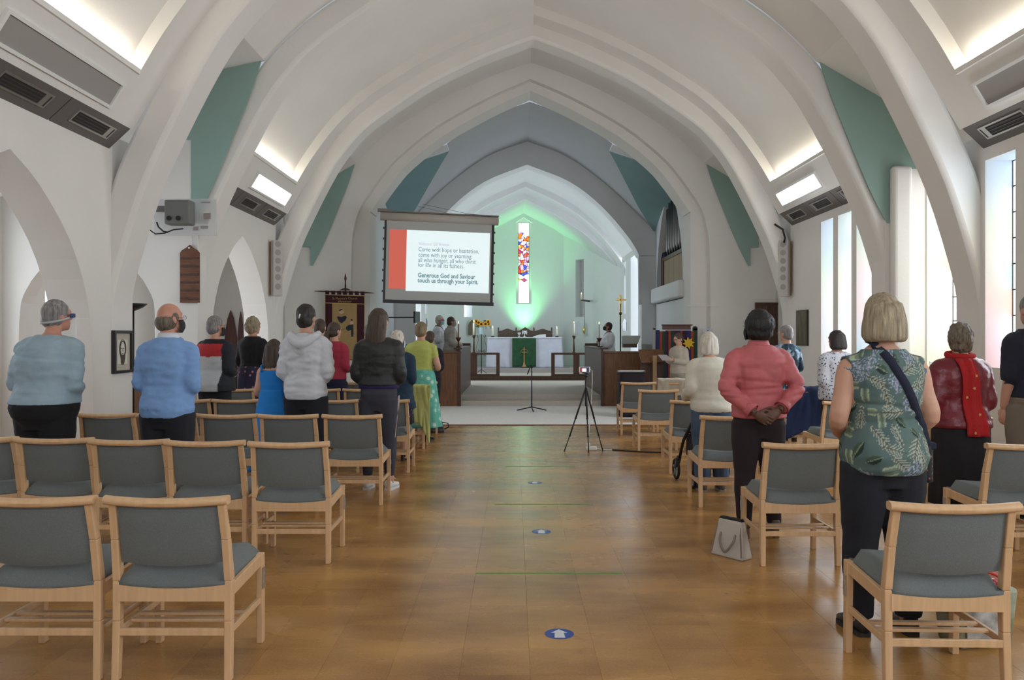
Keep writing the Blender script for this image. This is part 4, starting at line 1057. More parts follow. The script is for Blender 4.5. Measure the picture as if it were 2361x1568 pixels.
TORSO = [(0.455, 0.056, 0.055, 0.0), (0.49, 0.086, 0.070, -0.004), (0.53, 0.095, 0.076, -0.006), (0.57, 0.092, 0.070, -0.002), (0.625, 0.082, 0.060, 0.002), (0.68, 0.087, 0.064, 0.002), (0.735, 0.092, 0.068, 0.002),
         (0.770, 0.095, 0.066, 0.0), (0.795, 0.086, 0.057, -0.003), (0.820, 0.066, 0.046, -0.004), (0.845, 0.042, 0.038, -0.002)]
class Fig:
    def __init__(f, H, bw=1.0, lean=0.0, hunch=0.0, arms='front', stance=0.058, larm=None, rarm=None, sh=1.0, belly=1.0):
        f.H = H; f.bw = bw; f.lean = lean; f.hunch = hunch; f.sh = sh; f.belly = belly
        A = {'front': ((0.118, -0.012, 0.630), (0.055, 0.125, 0.600)), 'down': ((0.120, -0.015, 0.635), (0.122, 0.030, 0.492)), 'behind': ((0.150, -0.045, 0.655), (0.046, -0.092, 0.556)),
             'hold': ((0.120, 0.010, 0.650), (0.045, 0.150, 0.665)), 'handle': ((0.125, -0.03, 0.64), (0.130, 0.13, 0.58)), 'pray': ((0.122, 0.0, 0.64), (0.030, 0.14, 0.70))}
        f.arm = {-1: larm or A[arms], 1: rarm or A[arms]}
        f.stance = stance
    def sp(f, z):
        """forward shift of the trunk at height fraction z"""
        t = max(0, z - 0.52)
        return math.tan(R(f.lean)) * t + f.hunch * max(0, (z - 0.70) / 0.3) ** 1.5
    def pt(f, p): return Vector((p[0] * f.H, (p[1] + f.sp(p[2])) * f.H, p[2] * f.H))
    def torso(f, mb, z0, z1, inf=0.0, flare=0.0, zs=None):
        rg = []
        zz = sorted(set([z0, z1] + [t[0] for t in TORSO if z0 < t[0] < z1]))
        for z in zz:
            rx = interp([(t[0], t[1]) for t in TORSO], z); ry = interp([(t[0], t[2]) for t in TORSO], z); yo = interp([(t[0], t[3]) for t in TORSO], z)
            g = f.bw if z < 0.80 else 1 + (f.bw - 1) * max(0, (0.845 - z) / 0.045)
            gy = g
            if z < 0.76: gy = g * f.belly
            if z > 0.74: rx *= f.sh
            fl = flare * max(0, (0.62 - z))
            rg.append((0, (yo + f.sp(z)) * f.H, z * f.H, rx * g * f.H + inf + fl, ry * gy * f.H + inf + fl))
        return ring_loft(mb, rg)
    def arms_(f, mb, upto=2.0, inf=0.0, sides=(-1, 1), cuff=0.0):
        """tapered arms as far as upto (1 elbow, 2 wrist)"""
        H = f.H; b = 0.5 + 0.5 * f.bw
        for sg in sides:
            e, w = f.arm[sg]
            S0 = f.pt((sg * 0.056, 0, 0.790)); S1 = f.pt((sg * 0.091 * f.sh * (0.45 + 0.55 * f.bw), -0.002, 0.778)); E = f.pt((sg * e[0] * (0.6 + 0.4 * f.bw), e[1], e[2])); W = f.pt((sg * w[0], w[1], w[2]))
            if upto < 2:
                if upto <= 1: W = None; E = S1 + (E - S1) * upto
                else: W = E + (W - E) * (upto - 1)
            pts_ = [S0, S1, (S1 + E) / 2, E] + ([(E + W) / 2, W] if W is not None else [])
            rs = [0.030 * H * b, 0.0325 * H * b, 0.0285 * H * b, 0.0245 * H * b, 0.0225 * H * b, 0.0158 * H + cuff][:len(pts_)]
            p2, r2 = smooth_path(pts_, [r + inf for r in rs], 4)
            mb.tube(p2, r2, 14)
        return mb
    def hands_(f, mb, style='clasp'):
        s = f.H / 1.7
        for sg in (-1, 1):
            e, w = f.arm[sg]
            E = f.pt((sg * e[0] * (0.6 + 0.4 * f.bw), e[1], e[2])); W = f.pt((sg * w[0], w[1], w[2]))
            d = (W - E).normalized()
            if style == 'behind': hand(mb, W, (0.80, -0.10, -0.50), (0.1, 0.9, 0.2), (0.3, -0.2, 0.9), s, 0.55) if sg < 0 else hand(mb, W, (-0.72, -0.20, -0.45), (-0.2, 0.9, -0.2), (0.2, 0.1, 0.9), s, 0.9)
            elif style == 'hold': hand(mb, W, (d.x * 0.4, d.y, d.z * 0.6 + 0.15), (-sg * 0.8, 0, 0.6), (0, 0.2, 1), s, 1.1)
            elif w[2] < 0.55: hand(mb, W, (0, 0.15, -1), (-sg, 0.1, 0), (0, 1, 0), s, 0.7)
            else: hand(mb, W, (-sg * 0.6, 0.6, -0.15), (-sg * 0.5, -0.7, 0), (0, 0.2, 1), s, 1.0)
        return mb
    def legs_(f, mb, z0=0.035, inf=0.0, flare=0.0):
        H = f.H; b = 0.35 + 0.65 * f.bw
        for sg in (-1, 1):
            x = f.stance
            pts_ = [(sg * 0.050, -0.004, 0.50), (sg * (0.052 + 0.2 * (x - 0.05)), 0.0, 0.42), (sg * (0.5 * 0.052 + 0.5 * x), 0.006, 0.285), (sg * x, -0.004, 0.20), (sg * x, -0.010, z0)]
            rs = [0.060, 0.054, 0.037, 0.034, 0.0225]
            p2, r2 = smooth_path([Vector(p) * H for p in pts_], [r * H * (b if i < 3 else 1) + inf + flare * i for i, r in enumerate(rs)], 4)
            mb.tube(p2, r2, 14)
        return mb
    def feet_(f, mb):
        H = f.H
        for sg in (-1, 1):
            mb.tube([Vector((sg * f.stance, -0.012, 0.035)) * H, Vector((sg * f.stance * 1.05, 0.03, 0.024)) * H, Vector((sg * f.stance * 1.12, 0.085, 0.014)) * H], [0.021 * H, 0.022 * H, 0.013 * H], 10)
        return mb
    def head_frame(f, yaw=0, pitch=0, roll=0):
        c = f.pt((0, 0.006, 0.925)); c.y += f.hunch * 0.4 * f.H
        return Matrix.Translation(c) @ Matrix.Rotation(R(yaw), 4, 'Z') @ Matrix.Rotation(R(roll), 4, 'Y') @ Matrix.Rotation(R(pitch), 4, 'X')
    def head_(f, mb, M):
        H = f.H; h = MB()
        h.ball((0, 0, 0.012 * H), 0.0455 * H, 0.057 * H, 0.060 * H, 20, 14)
        h.ball((0, 0.014 * H, -0.028 * H), 0.036 * H, 0.042 * H, 0.038 * H, 16, 10)          # jaw
        h.ball((0, 0.040 * H, -0.050 * H), 0.017 * H, 0.014 * H, 0.014 * H, 10, 8)           # chin
        h.tube([(0, 0.052 * H, 0.014 * H), (0, 0.064 * H, -0.012 * H), (0, 0.054 * H, -0.016 * H)], [0.006 * H, 0.0095 * H, 0.006 * H], 8)
        h.ball((0, 0.053 * H, -0.030 * H), 0.013 * H, 0.006 * H, 0.005 * H, 10, 6)           # lips
        h.ball((0, 0.050 * H, 0.022 * H), 0.030 * H, 0.010 * H, 0.008 * H, 10, 6)            # brow
        for sg in (-1, 1): h.ball((sg * 0.0465 * H, -0.002 * H, -0.004 * H), 0.006 * H, 0.012 * H, 0.019 * H, 10, 8)
        mb.add([M @ Vector(v) for v in h.v], h.f)
        nb = f.pt((0, -0.002, 0.82)); top = M @ Vector((0, -0.008 * H, -0.020 * H))
        mb.tube([nb, (nb + top) / 2, top], [0.040 * H, 0.0335 * H, 0.034 * H], 14)
        return mb

def wrinkle(amp, fx=7.0, fz=20.0, seed=0.0, folds=None):
    def fn(c):
        v = noise.noise(Vector((c.x * fx + seed, c.y * fx, c.z * fz))) * 0.65 + noise.noise(Vector((c.x * fx * 2.6, c.y * fx * 2.6 + seed, c.z * fz * 1.6))) * 0.35
        d = amp * v
        if folds:
            for z, a, w in folds:
                t = (c.z - z + 0.10 * c.x * math.sin(z * 40)) / w
                d -= a * math.exp(-t * t)
        return d
    return fn
def make_shoe(f, parent, sg, m, sole, heel=0.0, white=False, yaw=0.0):
    H = f.H; x0 = sg * f.stance * H; s = H / 1.7
    secs = [(-0.060, 0.026, 0.060), (-0.045, 0.034, 0.085), (-0.010, 0.036, 0.090), (0.030, 0.037, 0.070), (0.080, 0.042, 0.052), (0.125, 0.043, 0.045), (0.160, 0.036, 0.038), (0.180, 0.020, 0.026)]
    n = 12; vs = []; fs = []
    for y, w, h in secs:
        lift = heel * max(0, (0.05 - y) / 0.11)
        for j in range(n):
            a = 2 * math.pi * j / n
            z = 0.014 + h / 2 + (h / 2) * math.sin(a) * (1 if math.sin(a) > 0 else 0.9)
            vs.append((x0 + s * w * math.copysign(abs(math.cos(a)) ** 0.7, math.cos(a)) + sg * max(0, y) * 0.10, s * y - 0.010 * H, s * (max(z, 0.012) + lift)))
    for i in range(len(secs) - 1):
        for j in range(n): fs.append((i * n + j, i * n + (j + 1) % n, (i + 1) * n + (j + 1) % n, (i + 1) * n + j))
    fs += [tuple(range(n)), tuple((len(secs) - 1) * n + j for j in range(n))]
    o = MB().add(vs, fs).build('shoe', m, parent, smooth=True)
    so = MB()
    if heel > 0.02: so.box(x0 - 0.018 * s, x0 + 0.018 * s, -0.075 * s - 0.005, -0.045 * s, 0, heel * s + 0.02)
    pr = [(x0 + s * w * 1.04 + sg * max(0, y) * 0.10, s * y - 0.010 * H) for y, w, h in secs] + [(x0 - s * w * 1.04 + sg * max(0, y) * 0.10, s * y - 0.010 * H) for y, w, h in secs[::-1]]
    if heel <= 0.02: so.prism(pr, (0, 0, 0), (1, 0, 0), (0, 1, 0), (0, 0, 1), 0.022 * s)
    else: so.prism([p for p in pr if p[1] > 0.02], (0, 0, 0), (1, 0, 0), (0, 1, 0), (0, 0, 1), 0.016 * s)
    so.build('sole', sole, o)
    if white:
        lc = MB()
        for i in range(4): lc.tube([(x0 - 0.02 * s, 0.005 + 0.02 * i, (0.098 - 0.011 * i) * s), (x0 + 0.02 * s, 0.01 + 0.02 * i, (0.096 - 0.011 * i) * s)], 0.004, 5)
        lc.tube([(x0, 0.0, 0.1 * s), (x0 + 0.03, -0.01, 0.125 * s), (x0 + 0.055, 0.0, 0.10 * s)], 0.003, 5)
        lc.build('laces', WHITE, o)
    return o
def hair_mesh(f, M, style, seed=0.0):
    H = f.H; h = MB(); vox = 0.0085; amp = (0.0030, 26.0, 5.0)
    if style != 'bald':
        h.ball((0, -0.007 * H, 0.020 * H), 0.0505 * H, 0.0585 * H, 0.060 * H, 20, 14)
    if style == 'short':
        h.ball((0, -0.020 * H, -0.008 * H), 0.0480 * H, 0.046 * H, 0.050 * H, 18, 12)
        amp = (0.004, 30.0, 16.0)
    elif style == 'bald':
        h.ball((0, -0.017 * H, -0.014 * H), 0.0490 * H, 0.0475 * H, 0.046 * H, 20, 12)
        for sg in (-1, 1): h.ball((sg * 0.041 * H, 0.004 * H, 0.008 * H), 0.009 * H, 0.020 * H, 0.024 * H, 10, 8)
        amp = (0.0025, 40.0, 20.0); vox = 0.007
    elif style in ('bob', 'longbob'):
        dz = 0.0 if style == 'bob' else -0.02
        g = []
        for t in range(9):
            q = t / 8
            z = (0.045 - (0.112 - dz) * q) * H
            w = 0.049 + 0.012 * math.sin(q * 2.2) + 0.002 * q; dd = 0.053 + 0.008 * math.sin(q * 2.2)
            if q > 0.93: w -= 0.006; dd -= 0.006
            g.append((0, (-0.020 - 0.006 * q) * H, z, w * H, dd * H * 0.86))
        ring_loft(h, g[::-1], 24, 2.2)
        amp = (0.0042, 24.0, 3.0)
    elif style == 'curly':
        h.ball((0, -0.018 * H, 0.000 * H), 0.056 * H, 0.056 * H, 0.056 * H, 18, 12)
        h.ball((0, -0.022 * H, -0.030 * H), 0.050 * H, 0.044 * H, 0.036 * H, 18, 12)
        amp = (0.012, 17.0, 17.0)
    elif style == 'afro':
        h.ball((0, -0.012 * H, 0.010 * H), 0.066 * H, 0.066 * H, 0.060 * H, 20, 14)
        h.ball((0, -0.016 * H, -0.026 * H), 0.060 * H, 0.054 * H, 0.040 * H, 20, 12)
        amp = (0.006, 30.0, 20.0)
    elif style in ('long', 'longgirl'):
        L = 0.25 if style == 'long' else 0.21
        g = []
        for t in range(11):
            q = t / 10
            z = 0.040 - (L + 0.03) * q
            w = 0.050 + 0.012 * math.sin(q * 3.0) - 0.020 * q ** 4
            g.append((0.004 * math.sin(q * 5) * H, (-0.018 - 0.034 * min(1, q * 2.2)) * H, z * H, w * H, (0.050 - 0.026 * min(1, q * 2)) * H))
        ring_loft(h, g[::-1], 24, 2.0)
        amp = (0.0060, 22.0, 2.5)
    elif style == 'bun':
        h.ball((0, -0.020 * H, -0.012 * H), 0.046 * H, 0.045 * H, 0.046 * H, 18, 12)
        h.ball((0.006 * H, -0.060 * H, 0.010 * H), 0.026 * H, 0.020 * H, 0.036 * H, 14, 10)
        amp = (0.0035, 26.0, 5.0)
    elif style == 'pony':
        h.ball((0, -0.018 * H, -0.012 * H), 0.046 * H, 0.045 * H, 0.046 * H, 18, 12)
        p2, r2 = smooth_path([Vector(p) * H for p in ((0, -0.05, -0.005), (-0.012, -0.072, -0.025), (-0.022, -0.070, -0.085), (-0.020, -0.064, -0.145))], [0.018 * H, 0.022 * H, 0.024 * H, 0.008 * H], 4)
        h.tube(p2, r2, 12)
        amp = (0.004, 26.0, 5.0)
    w = MB(); w.add([M @ Vector(v) for v in h.v], h.f)
    me = remesh(w, vox, 3)
    a, fx, fz = amp
    displace(me, lambda c: a * (noise.noise(Vector((c.x * fx * 2, c.y * fx * 2, c.z * fz + seed))) + 0.5 * noise.noise(Vector((c.x * fx * 5, c.y * fx * 5, c.z * fz * 2 + seed)))))
    return me
DARKSHOE = mat('dark_leather', (0.02, 0.018, 0.02), 0.4)
SOLE = mat('shoe_sole', (0.03, 0.028, 0.026), 0.7)
pseed = [0]
def person(x, y, yaw, label, H, top, bottom, hair=('short', 'brown'), skin='light', z=0.0, hem=0.50, sleeves=2.0, top_inf=0.014, top_flare=0.0, head=(0, 0, 0), trouser=('legs', 0.012),
           voxel=0.0105, tvox=0.0125, amp=0.006, folds=None, shoe=(DARKSHOE, SOLE, 0.0, False), hands=None, top_name='jumper', bottom_name='trousers', neck=0.842, face=False, **kw):
    pseed[0] += 3.7; sd = pseed[0]
    f = Fig(H, **kw)
    M = f.head_frame(*head)
    mb = MB(); f.torso(mb, 0.455, 0.845); f.arms_(mb); f.hands_(mb, hands or 'clasp'); f.legs_(mb); f.feet_(mb); f.head_(mb, M)
    body = finish('person', remesh(mb, voxel, 2), SKIN[skin], None)
    body.location = (x, y, z); body.rotation_euler = (0, 0, R(yaw))
    tag(body, label, 'person', 'people in the church')
    # clothing
    if top:
        mb = MB()
        if hem < 0.47:       # long garment: skirted from the hips down
            f.torso(mb, 0.50, neck, top_inf)
            rg = []
            for t in range(8):
                q = t / 7; zf = 0.52 + (hem - 0.52) * q
                rg.append((0, f.sp(0.52) * H - 0.004 * H, zf * H, (0.097 * f.bw * H + top_inf) * (1 + top_flare * q), (0.078 * f.bw * H + top_inf) * (1 + top_flare * q), 0.05 * q, 7, sd))
            ring_loft(mb, rg[::-1], 40)
        else: f.torso(mb, hem, neck, top_inf, top_flare)
        if sleeves: f.arms_(mb, sleeves, top_inf * 0.85, cuff=0.004 if sleeves == 2.0 else 0.0)
        me = remesh(mb, tvox, 4)
        wf = wrinkle(amp, seed=sd, folds=folds); hz = hem * H
        displace(me, lambda c: wf(c) * min(1.0, max(0.15, (c.z - hz) / 0.06)))
        t = finish(top_name, me, top, body)
    else: t = None
    if bottom:
        mb = MB(); kind, inf = trouser[:2]
        if kind == 'legs':
            f.torso(mb, 0.435, min(0.60, hem + 0.02) if top and hem >= 0.47 else 0.60, inf); f.legs_(mb, trouser[2] if len(trouser) > 2 else 0.04, inf, trouser[3] if len(trouser) > 3 else 0.0)
        else:
            zt_, zb_, fl = trouser[2:5]; rg = []
            for q_ in range(9):
                q = q_ / 8; zf = zt_ + (zb_ - zt_) * q
                hip = interp([(0.0, 0.0), (0.5, 0.094), (0.53, 0.095), (0.62, 0.082)], max(zf, 0.5))
                rg.append((0, -0.003 * H, zf * H, hip * f.bw * H * (1 + fl * q) + inf, 0.078 * f.bw * H * (1 + fl * q) + inf, 0.06 * q, 9, sd))
            ring_loft(mb, rg[::-1], 44)
        me = remesh(mb, 0.0125, 3)
        displace(me, wrinkle(0.004, seed=sd + 1, fz=14))
        b = finish(bottom_name, me, bottom, body)
    if hair:
        finish('hair', hair_mesh(f, M, hair[0], sd), HAIR[hair[1]], body)
    if shoe:
        for sg in (-1, 1): make_shoe(f, body, sg, *shoe)
    if face:
        for sg in (-1, 1):
            MB().ball(M @ Vector((sg * 0.019 * H, 0.050 * H, 0.006 * H)), 0.0065 * H, 0.005 * H, 0.004 * H, 10, 8).build('eye', mat('eye_dark', (0.03, 0.02, 0.015), 0.2), body, smooth=True)
            MB().tube([M @ Vector((sg * 0.008 * H, 0.060 * H, 0.020 * H)), M @ Vector((sg * 0.020 * H, 0.058 * H, 0.023 * H)), M @ Vector((sg * 0.031 * H, 0.050 * H, 0.019 * H))], 0.0022 * H, 6).build('eyebrow', HAIR['brown'], body)
        MB().ball(M @ Vector((0, 0.0565 * H, -0.030 * H)), 0.013 * H, 0.004 * H, 0.003 * H, 10, 6).build('mouth', mat('lips', (0.38, 0.14, 0.12), 0.5), body, smooth=True)
    return body, f, M, t
def on_head(name, mb, M, m, body, **k):
    w = MB(); w.add([M @ Vector(v) for v in mb.v], mb.f); w.m = mb.m
    return w.build(name, m, body, smooth=True, **k)
def face_mask(body, f, M, m):
    H = f.H
    g = MB()
    def fn(u, v):
        a = -1.25 + 2.5 * u; r = 1.0
        zz = -0.062 + 0.058 * v
        ry = 0.058 + 0.014 * math.sin(math.pi * v) - 0.006 * (1 - v)
        return (0.046 * math.sin(a) * H, (0.004 + ry * math.cos(a)) * H, zz * H)
    g.grid(fn, 12, 6)
    o = on_head('face_mask', g, M, m, body, solid=0.003)
    e = MB()
    for sg in (-1, 1): e.tube([(sg * 0.045 * H, 0.02 * H, -0.012 * H), (sg * 0.052 * H, 0.0, 0.006 * H), (sg * 0.052 * H, -0.012 * H, -0.01 * H), (sg * 0.046 * H, 0.012 * H, -0.045 * H)], 0.0012, 5)
    w = MB(); w.add([M @ Vector(v) for v in e.v], e.f); w.build('ear_loop', m, o)
    return o
def spectacles(body, f, M, m):
    H = f.H; g = MB()
    for sg in (-1, 1):
        g.tube([(sg * 0.019 * H + 0.014 * H * math.cos(R(t)), 0.064 * H, 0.006 * H + 0.011 * H * math.sin(R(t))) for t in range(0, 360, 30)], 0.0012, 5, closed=True)
        g.tube([(sg * 0.033 * H, 0.064 * H, 0.010 * H), (sg * 0.048 * H, 0.03 * H, 0.008 * H), (sg * 0.049 * H, -0.004 * H, 0.006 * H)], 0.0014, 5)
    g.tube([(-0.005 * H, 0.066 * H, 0.008 * H), (0.005 * H, 0.066 * H, 0.008 * H)], 0.0012, 5)
    return on_head('spectacles', g, M, m, body)
def collar(body, f, m, z=0.842, r=0.043, h=0.022):
    H = f.H; y = f.sp(z) * H
    g = MB(); n = 20; vs = []; fs = []
    for rr, zz in ((r * 1.18, z - 0.012), (r * 1.02, z + h * 0.5), (r * 0.90, z + h)):
        for j in range(n):
            a = 2 * math.pi * j / n
            vs.append((rr * H * math.cos(a), y + rr * 0.95 * H * math.sin(a), zz * H - 0.01 * H * max(0, math.sin(a))))
    for i in range(2):
        for j in range(n): fs.append((i * n + j, i * n + (j + 1) % n, (i + 1) * n + (j + 1) % n, (i + 1) * n + j))
    return g.add(vs, fs).build('collar', m, body, smooth=True, solid=0.006)
# ---------------------------------------------------------------- the congregation
def lay_print(o, fn):
    """lay a printed pattern on the cloth: fn(x, y, z) -> rgb, kept as the mesh's colour attribute"""
    me = o.data
    at_ = me.color_attributes.new('print', 'FLOAT_COLOR', 'POINT')
    for i, v in enumerate(me.vertices):
        at_.data[i].color = (*fn(v.co.x, v.co.y, v.co.z), 1)
MASK_B = cloth('mask_blue', (0.42, 0.58, 0.68)); MASK_D = cloth('mask_dark', (0.025, 0.025, 0.03))
NAVY = cloth('navy_trousers', (0.012, 0.013, 0.020)); BLK = cloth('black', (0.010, 0.009, 0.011))

# left block -------------------------------------------------------
b, f, M, t = person(-3.57, 6.28, -8, 'stout man in a pale blue-grey sweater with a head visor, far left', 1.74, cloth('pale_blue_sweater', (0.34, 0.45, 0.53), bump=0.3), BLK, ('short', 'grey'), 'pink', bw=1.34, belly=1.15, sh=0.98, lean=5, hunch=0.03,
       hem=0.545, top_inf=0.030, head=(-26, 4, 3), folds=[(1.02, 0.006, 0.02), (1.30, 0.012, 0.012), (1.12, 0.006, 0.03)], amp=0.016, trouser=('legs', 0.02))
g = MB(); H = f.H
g.tube([(0.051 * H * math.cos(R(a)), (-0.006 + 0.062 * math.sin(R(a))) * H, (-0.012 + 0.012 * math.sin(R(a))) * H) for a in range(0, 360, 20)], 0.009, 8, closed=True)
vz = on_head('visor_band', g, M, mat('visor_grey', (0.45, 0.47, 0.48), 0.5), b)
g = MB(); g.grid(lambda u, v: ((0.056 * math.sin(-1.1 + 2.2 * u)) * H, (0.0 + 0.075 * math.cos(-1.1 + 2.2 * u)) * H, (0.012 - 0.016 * v) * H), 14, 2)
on_head('visor_brow', g, M, mat('visor_blue', (0.03, 0.05, 0.18), 0.4), b, solid=0.008)
g = MB(); g.grid(lambda u, v: ((0.056 * math.sin(-1.1 + 2.2 * u)) * H, (0.002 + 0.078 * math.cos(-1.1 + 2.2 * u)) * H, (-0.004 - 0.11 * v) * H), 14, 3)
on_head('visor_shield', g, M, mat('clear_plastic', (0.9, 0.95, 1.0), 0.05, alpha=0.10), b, solid=0.001)

b, f, M, t = person(-2.68, 6.38, -6, 'balding man in a sky-blue jumper with a white collar', 1.72, cloth('sky_blue_jumper', (0.21, 0.37, 0.68), bump=0.3), NAVY, ('bald', 'salt'), 'pink', bw=1.12, belly=1.1, lean=1,
       hem=0.485, top_inf=0.022, head=(-30, 2, 0), amp=0.015, folds=[(0.90, 0.004, 0.02), (1.0, 0.004, 0.03)], trouser=('legs', 0.02))
collar(b, f, cloth('white_cotton', (0.70, 0.74, 0.80))); face_mask(b, f, M, MASK_D); spectacles(b, f, M, BLACK)

PATCH = attr_mat('colour_block_jacket')
b, f, M, t = person(-3.50, 9.65, -18, 'grey-haired man in a black, red and grey block jacket', 1.70, PATCH, NAVY, ('short', 'grey'), bw=1.12, hem=0.485, top_inf=0.03, top_flare=0.35, head=(-22, 0, 0), top_name='jacket', tvox=0.0115)
def blocks(x, y, z):
    if x > 0.165 or x < -0.20: return (0.018, 0.02, 0.028)
    if z > 1.375: return (0.012, 0.012, 0.015)
    if z > 1.225: return (0.45, 0.025, 0.03)
    return (0.52, 0.54, 0.57)
lay_print(t, blocks); face_mask(b, f, M, MASK_D); spectacles(b, f, M, BLACK)

b, f, M, t = person(-3.66, 11.55, -20, 'woman with wavy blond hair in a black top and floral skirt', 1.74, BLK, spots('floral_skirt', (0.03, 0.025, 0.06), (0.45, 0.35, 0.40), 16, 0.28, (0.30, 0.08, 0.10)), ('curly', 'blond'), bw=1.08, hem=0.475, top_inf=0.022, head=(-15, 0, 0),
       trouser=('skirt', 0.02, 0.60, 0.32, 0.15), bottom_name='skirt', top_name='top')

b, f, M, t = person(-1.98, 7.85, -6, 'woman with pinned-up dark hair in a pale grey hoodie', 1.765, cloth('pale_grey_hoodie', (0.62, 0.63, 0.67), bump=0.3), NAVY, ('bun', 'dark'), bw=1.05, hem=0.49, top_inf=0.030, head=(-10, 2, 0), amp=0.018,
       folds=[(0.93, 0.006, 0.015), (0.975, 0.006, 0.02)], top_name='hoodie', tvox=0.011, trouser=('legs', 0.02))
H = f.H
g = MB(); p2, r2 = smooth_path([Vector(p) * H for p in ((-0.078, -0.01, 0.845), (-0.060, -0.062, 0.822), (0.0, -0.088, 0.790), (0.060, -0.062, 0.822), (0.078, -0.01, 0.845))], [0.016 * H, 0.024 * H, 0.034 * H, 0.024 * H, 0.016 * H], 5)
g.tube(p2, r2, 12); g.ball((0.0, -0.070 * H, 0.755 * H), 0.045 * H, 0.026 * H, 0.040 * H, 14, 10)
me = remesh(g, 0.009, 4); displace(me, wrinkle(0.007, 12, 16)); finish('hood', me, cloth('pale_grey_hoodie', ()), b)
on_head('hair_clip', MB().bar((0.004 * H, -0.086 * H, 0.0), (0.010 * H, -0.083 * H, 0.024 * H), 0.006, 0.012), M, mat('pearl_clip', (0.85, 0.82, 0.74), 0.2, metal=0.3), b)

BLUE = cloth('cyan_blue_dress', (0.015, 0.215, 0.62))
b, f, M, t = person(-2.36, 8.1, -12, 'girl with long brown hair in a bright blue dress', 1.43, BLUE, BLUE, ('longgirl', 'brown'), bw=0.96, hem=0.60, sleeves=0, neck=0.79, top_inf=0.012, head=(-8, 6, 6), trouser=('skirt', 0.012, 0.66, 0.10, 0.85), bottom_name='dress_skirt', top_name='bodice',
       rarm=((0.125, -0.03, 0.62), (0.04, 0.07, 0.52)))
H = f.H
for sg in (-1, 1):
    MB().tube([f.pt((sg * 0.055, -0.066, 0.78)), f.pt((sg * 0.066, -0.050, 0.818)), f.pt((sg * 0.066, 0.0, 0.836)), f.pt((sg * 0.060, 0.055, 0.79))], 0.012, 8).build('strap', BLUE, b, smooth=True)

person(-2.85, 12.1, -5, 'short-haired man in a grey-blue shirt behind the girl in red', 1.72, cloth('slate_shirt', (0.10, 0.12, 0.15)), NAVY, ('short', 'brown'), hem=0.49, top_inf=0.02, top_name='shirt')
person(-2.49, 11.42, -20, 'girl with a brown ponytail in a crimson cardigan', 1.66, cloth('crimson_cardigan', (0.36, 0.028, 0.055)), cloth('dark_navy_skirt', (0.015, 0.015, 0.04)), ('pony', 'brown'), bw=0.98, hem=0.52, top_inf=0.022, head=(-18, 0, 0), top_name='cardigan', trouser=('legs', 0.02))
person(-2.30, 13.1, -10, 'person in a dark plum jacket before the banner', 1.66, cloth('plum_jacket', (0.030, 0.012, 0.022)), cloth('indigo_jeans', (0.03, 0.04, 0.10)), ('short', 'salt'), hem=0.50, top_inf=0.022, top_name='jacket')

LEATHER = mat('charcoal_leather', (0.018, 0.020, 0.020), 0.55, var=0.15, scale=14, bump=0.3, bscale=50)
b, f, M, t = person(-1.29, 7.88, -8, 'girl with very long dark hair in a black jacket and white trainers', 1.725, LEATHER, cloth('charcoal_leggings', (0.045, 0.045, 0.060)), ('long', 'brown'), bw=1.05, hem=0.575, top_inf=0.032, head=(-12, 0, 0), amp=0.012, top_name='leather_jacket',
       trouser=('legs', 0.004, 0.075, 0.001), bottom_name='leggings', shoe=(mat('white_trainer', (0.80, 0.80, 0.82), 0.5), mat('white_sole', (0.72, 0.72, 0.74), 0.6), 0.0, True), stance=0.062)
ring = MB(); ring_loft(ring, [(0, -0.004, 0.56 * f.H, 0.104 * f.H + 0.012, 0.074 * f.H + 0.012), (0, -0.004, 0.60 * f.H, 0.104 * f.H + 0.012, 0.072 * f.H + 0.012)]); ring.build('shirt_hem', cloth('violet_shirt', (0.035, 0.020, 0.12)), b, smooth=True)
for k_ in (0, 1):
    MB().tube([Vector((0.115 + 0.0 * k_, -0.012 + 0.018 * k_, 0.52)) * f.H, Vector((0.108, -0.012 + 0.018 * k_, 0.42)) * f.H, Vector((0.094, -0.010 + 0.018 * k_, 0.29)) * f.H], 0.0045, 6).build('side_stripe', mat('stripe_pale', (0.62, 0.48, 0.44), 0.8), b)

b, f, M, t = person(-1.38, 9.75, -14, 'white-haired woman in a navy jacket and black heels', 1.53, cloth('navy_jacket', (0.014, 0.035, 0.065)), spots('dark_print_skirt', (0.012, 0.012, 0.022), (0.30, 0.26, 0.34), 20, 0.2), ('curly', 'white'), bw=1.12, hem=0.40, top_inf=0.028, top_flare=0.18, head=(-20, 0, 0), amp=0.010,
       trouser=('skirt', 0.016, 0.5, 0.28, 0.12), bottom_name='skirt', top_name='jacket', shoe=(mat('black_patent', (0.008, 0.008, 0.02), 0.15), SOLE, 0.045, False))
face_mask(b, f, M, MASK_B)

LIME = cloth('lime_top', (0.46, 0.50, 0.13))
b, f, M, t = person(-1.30, 11.55, -10, 'woman in a lime green short-sleeved top and sea-green skirt', 1.665, LIME, spots('sea_green_skirt', (0.12, 0.42, 0.33), (0.55, 0.72, 0.60), 9, 0.42, (0.16, 0.50, 0.40)), ('short', 'sandy'), bw=1.12, hem=0.53, sleeves=0.5, top_inf=0.014, head=(-10, 0, 0), top_name='top',
       trouser=('skirt', 0.016, 0.60, 0.12, 0.55), bottom_name='skirt', rarm=((0.140, 0.0, 0.62), (0.08, 0.14, 0.60)))
person(-1.36, 13.35, -8, 'short brown-haired person in a black jacket beside the choir stall', 1.55, cloth('midnight_jacket', (0.010, 0.010, 0.022)), NAVY, ('short', 'brown'), bw=1.05, hem=0.45, top_inf=0.024, head=(-10, 0, 0), top_name='jacket')

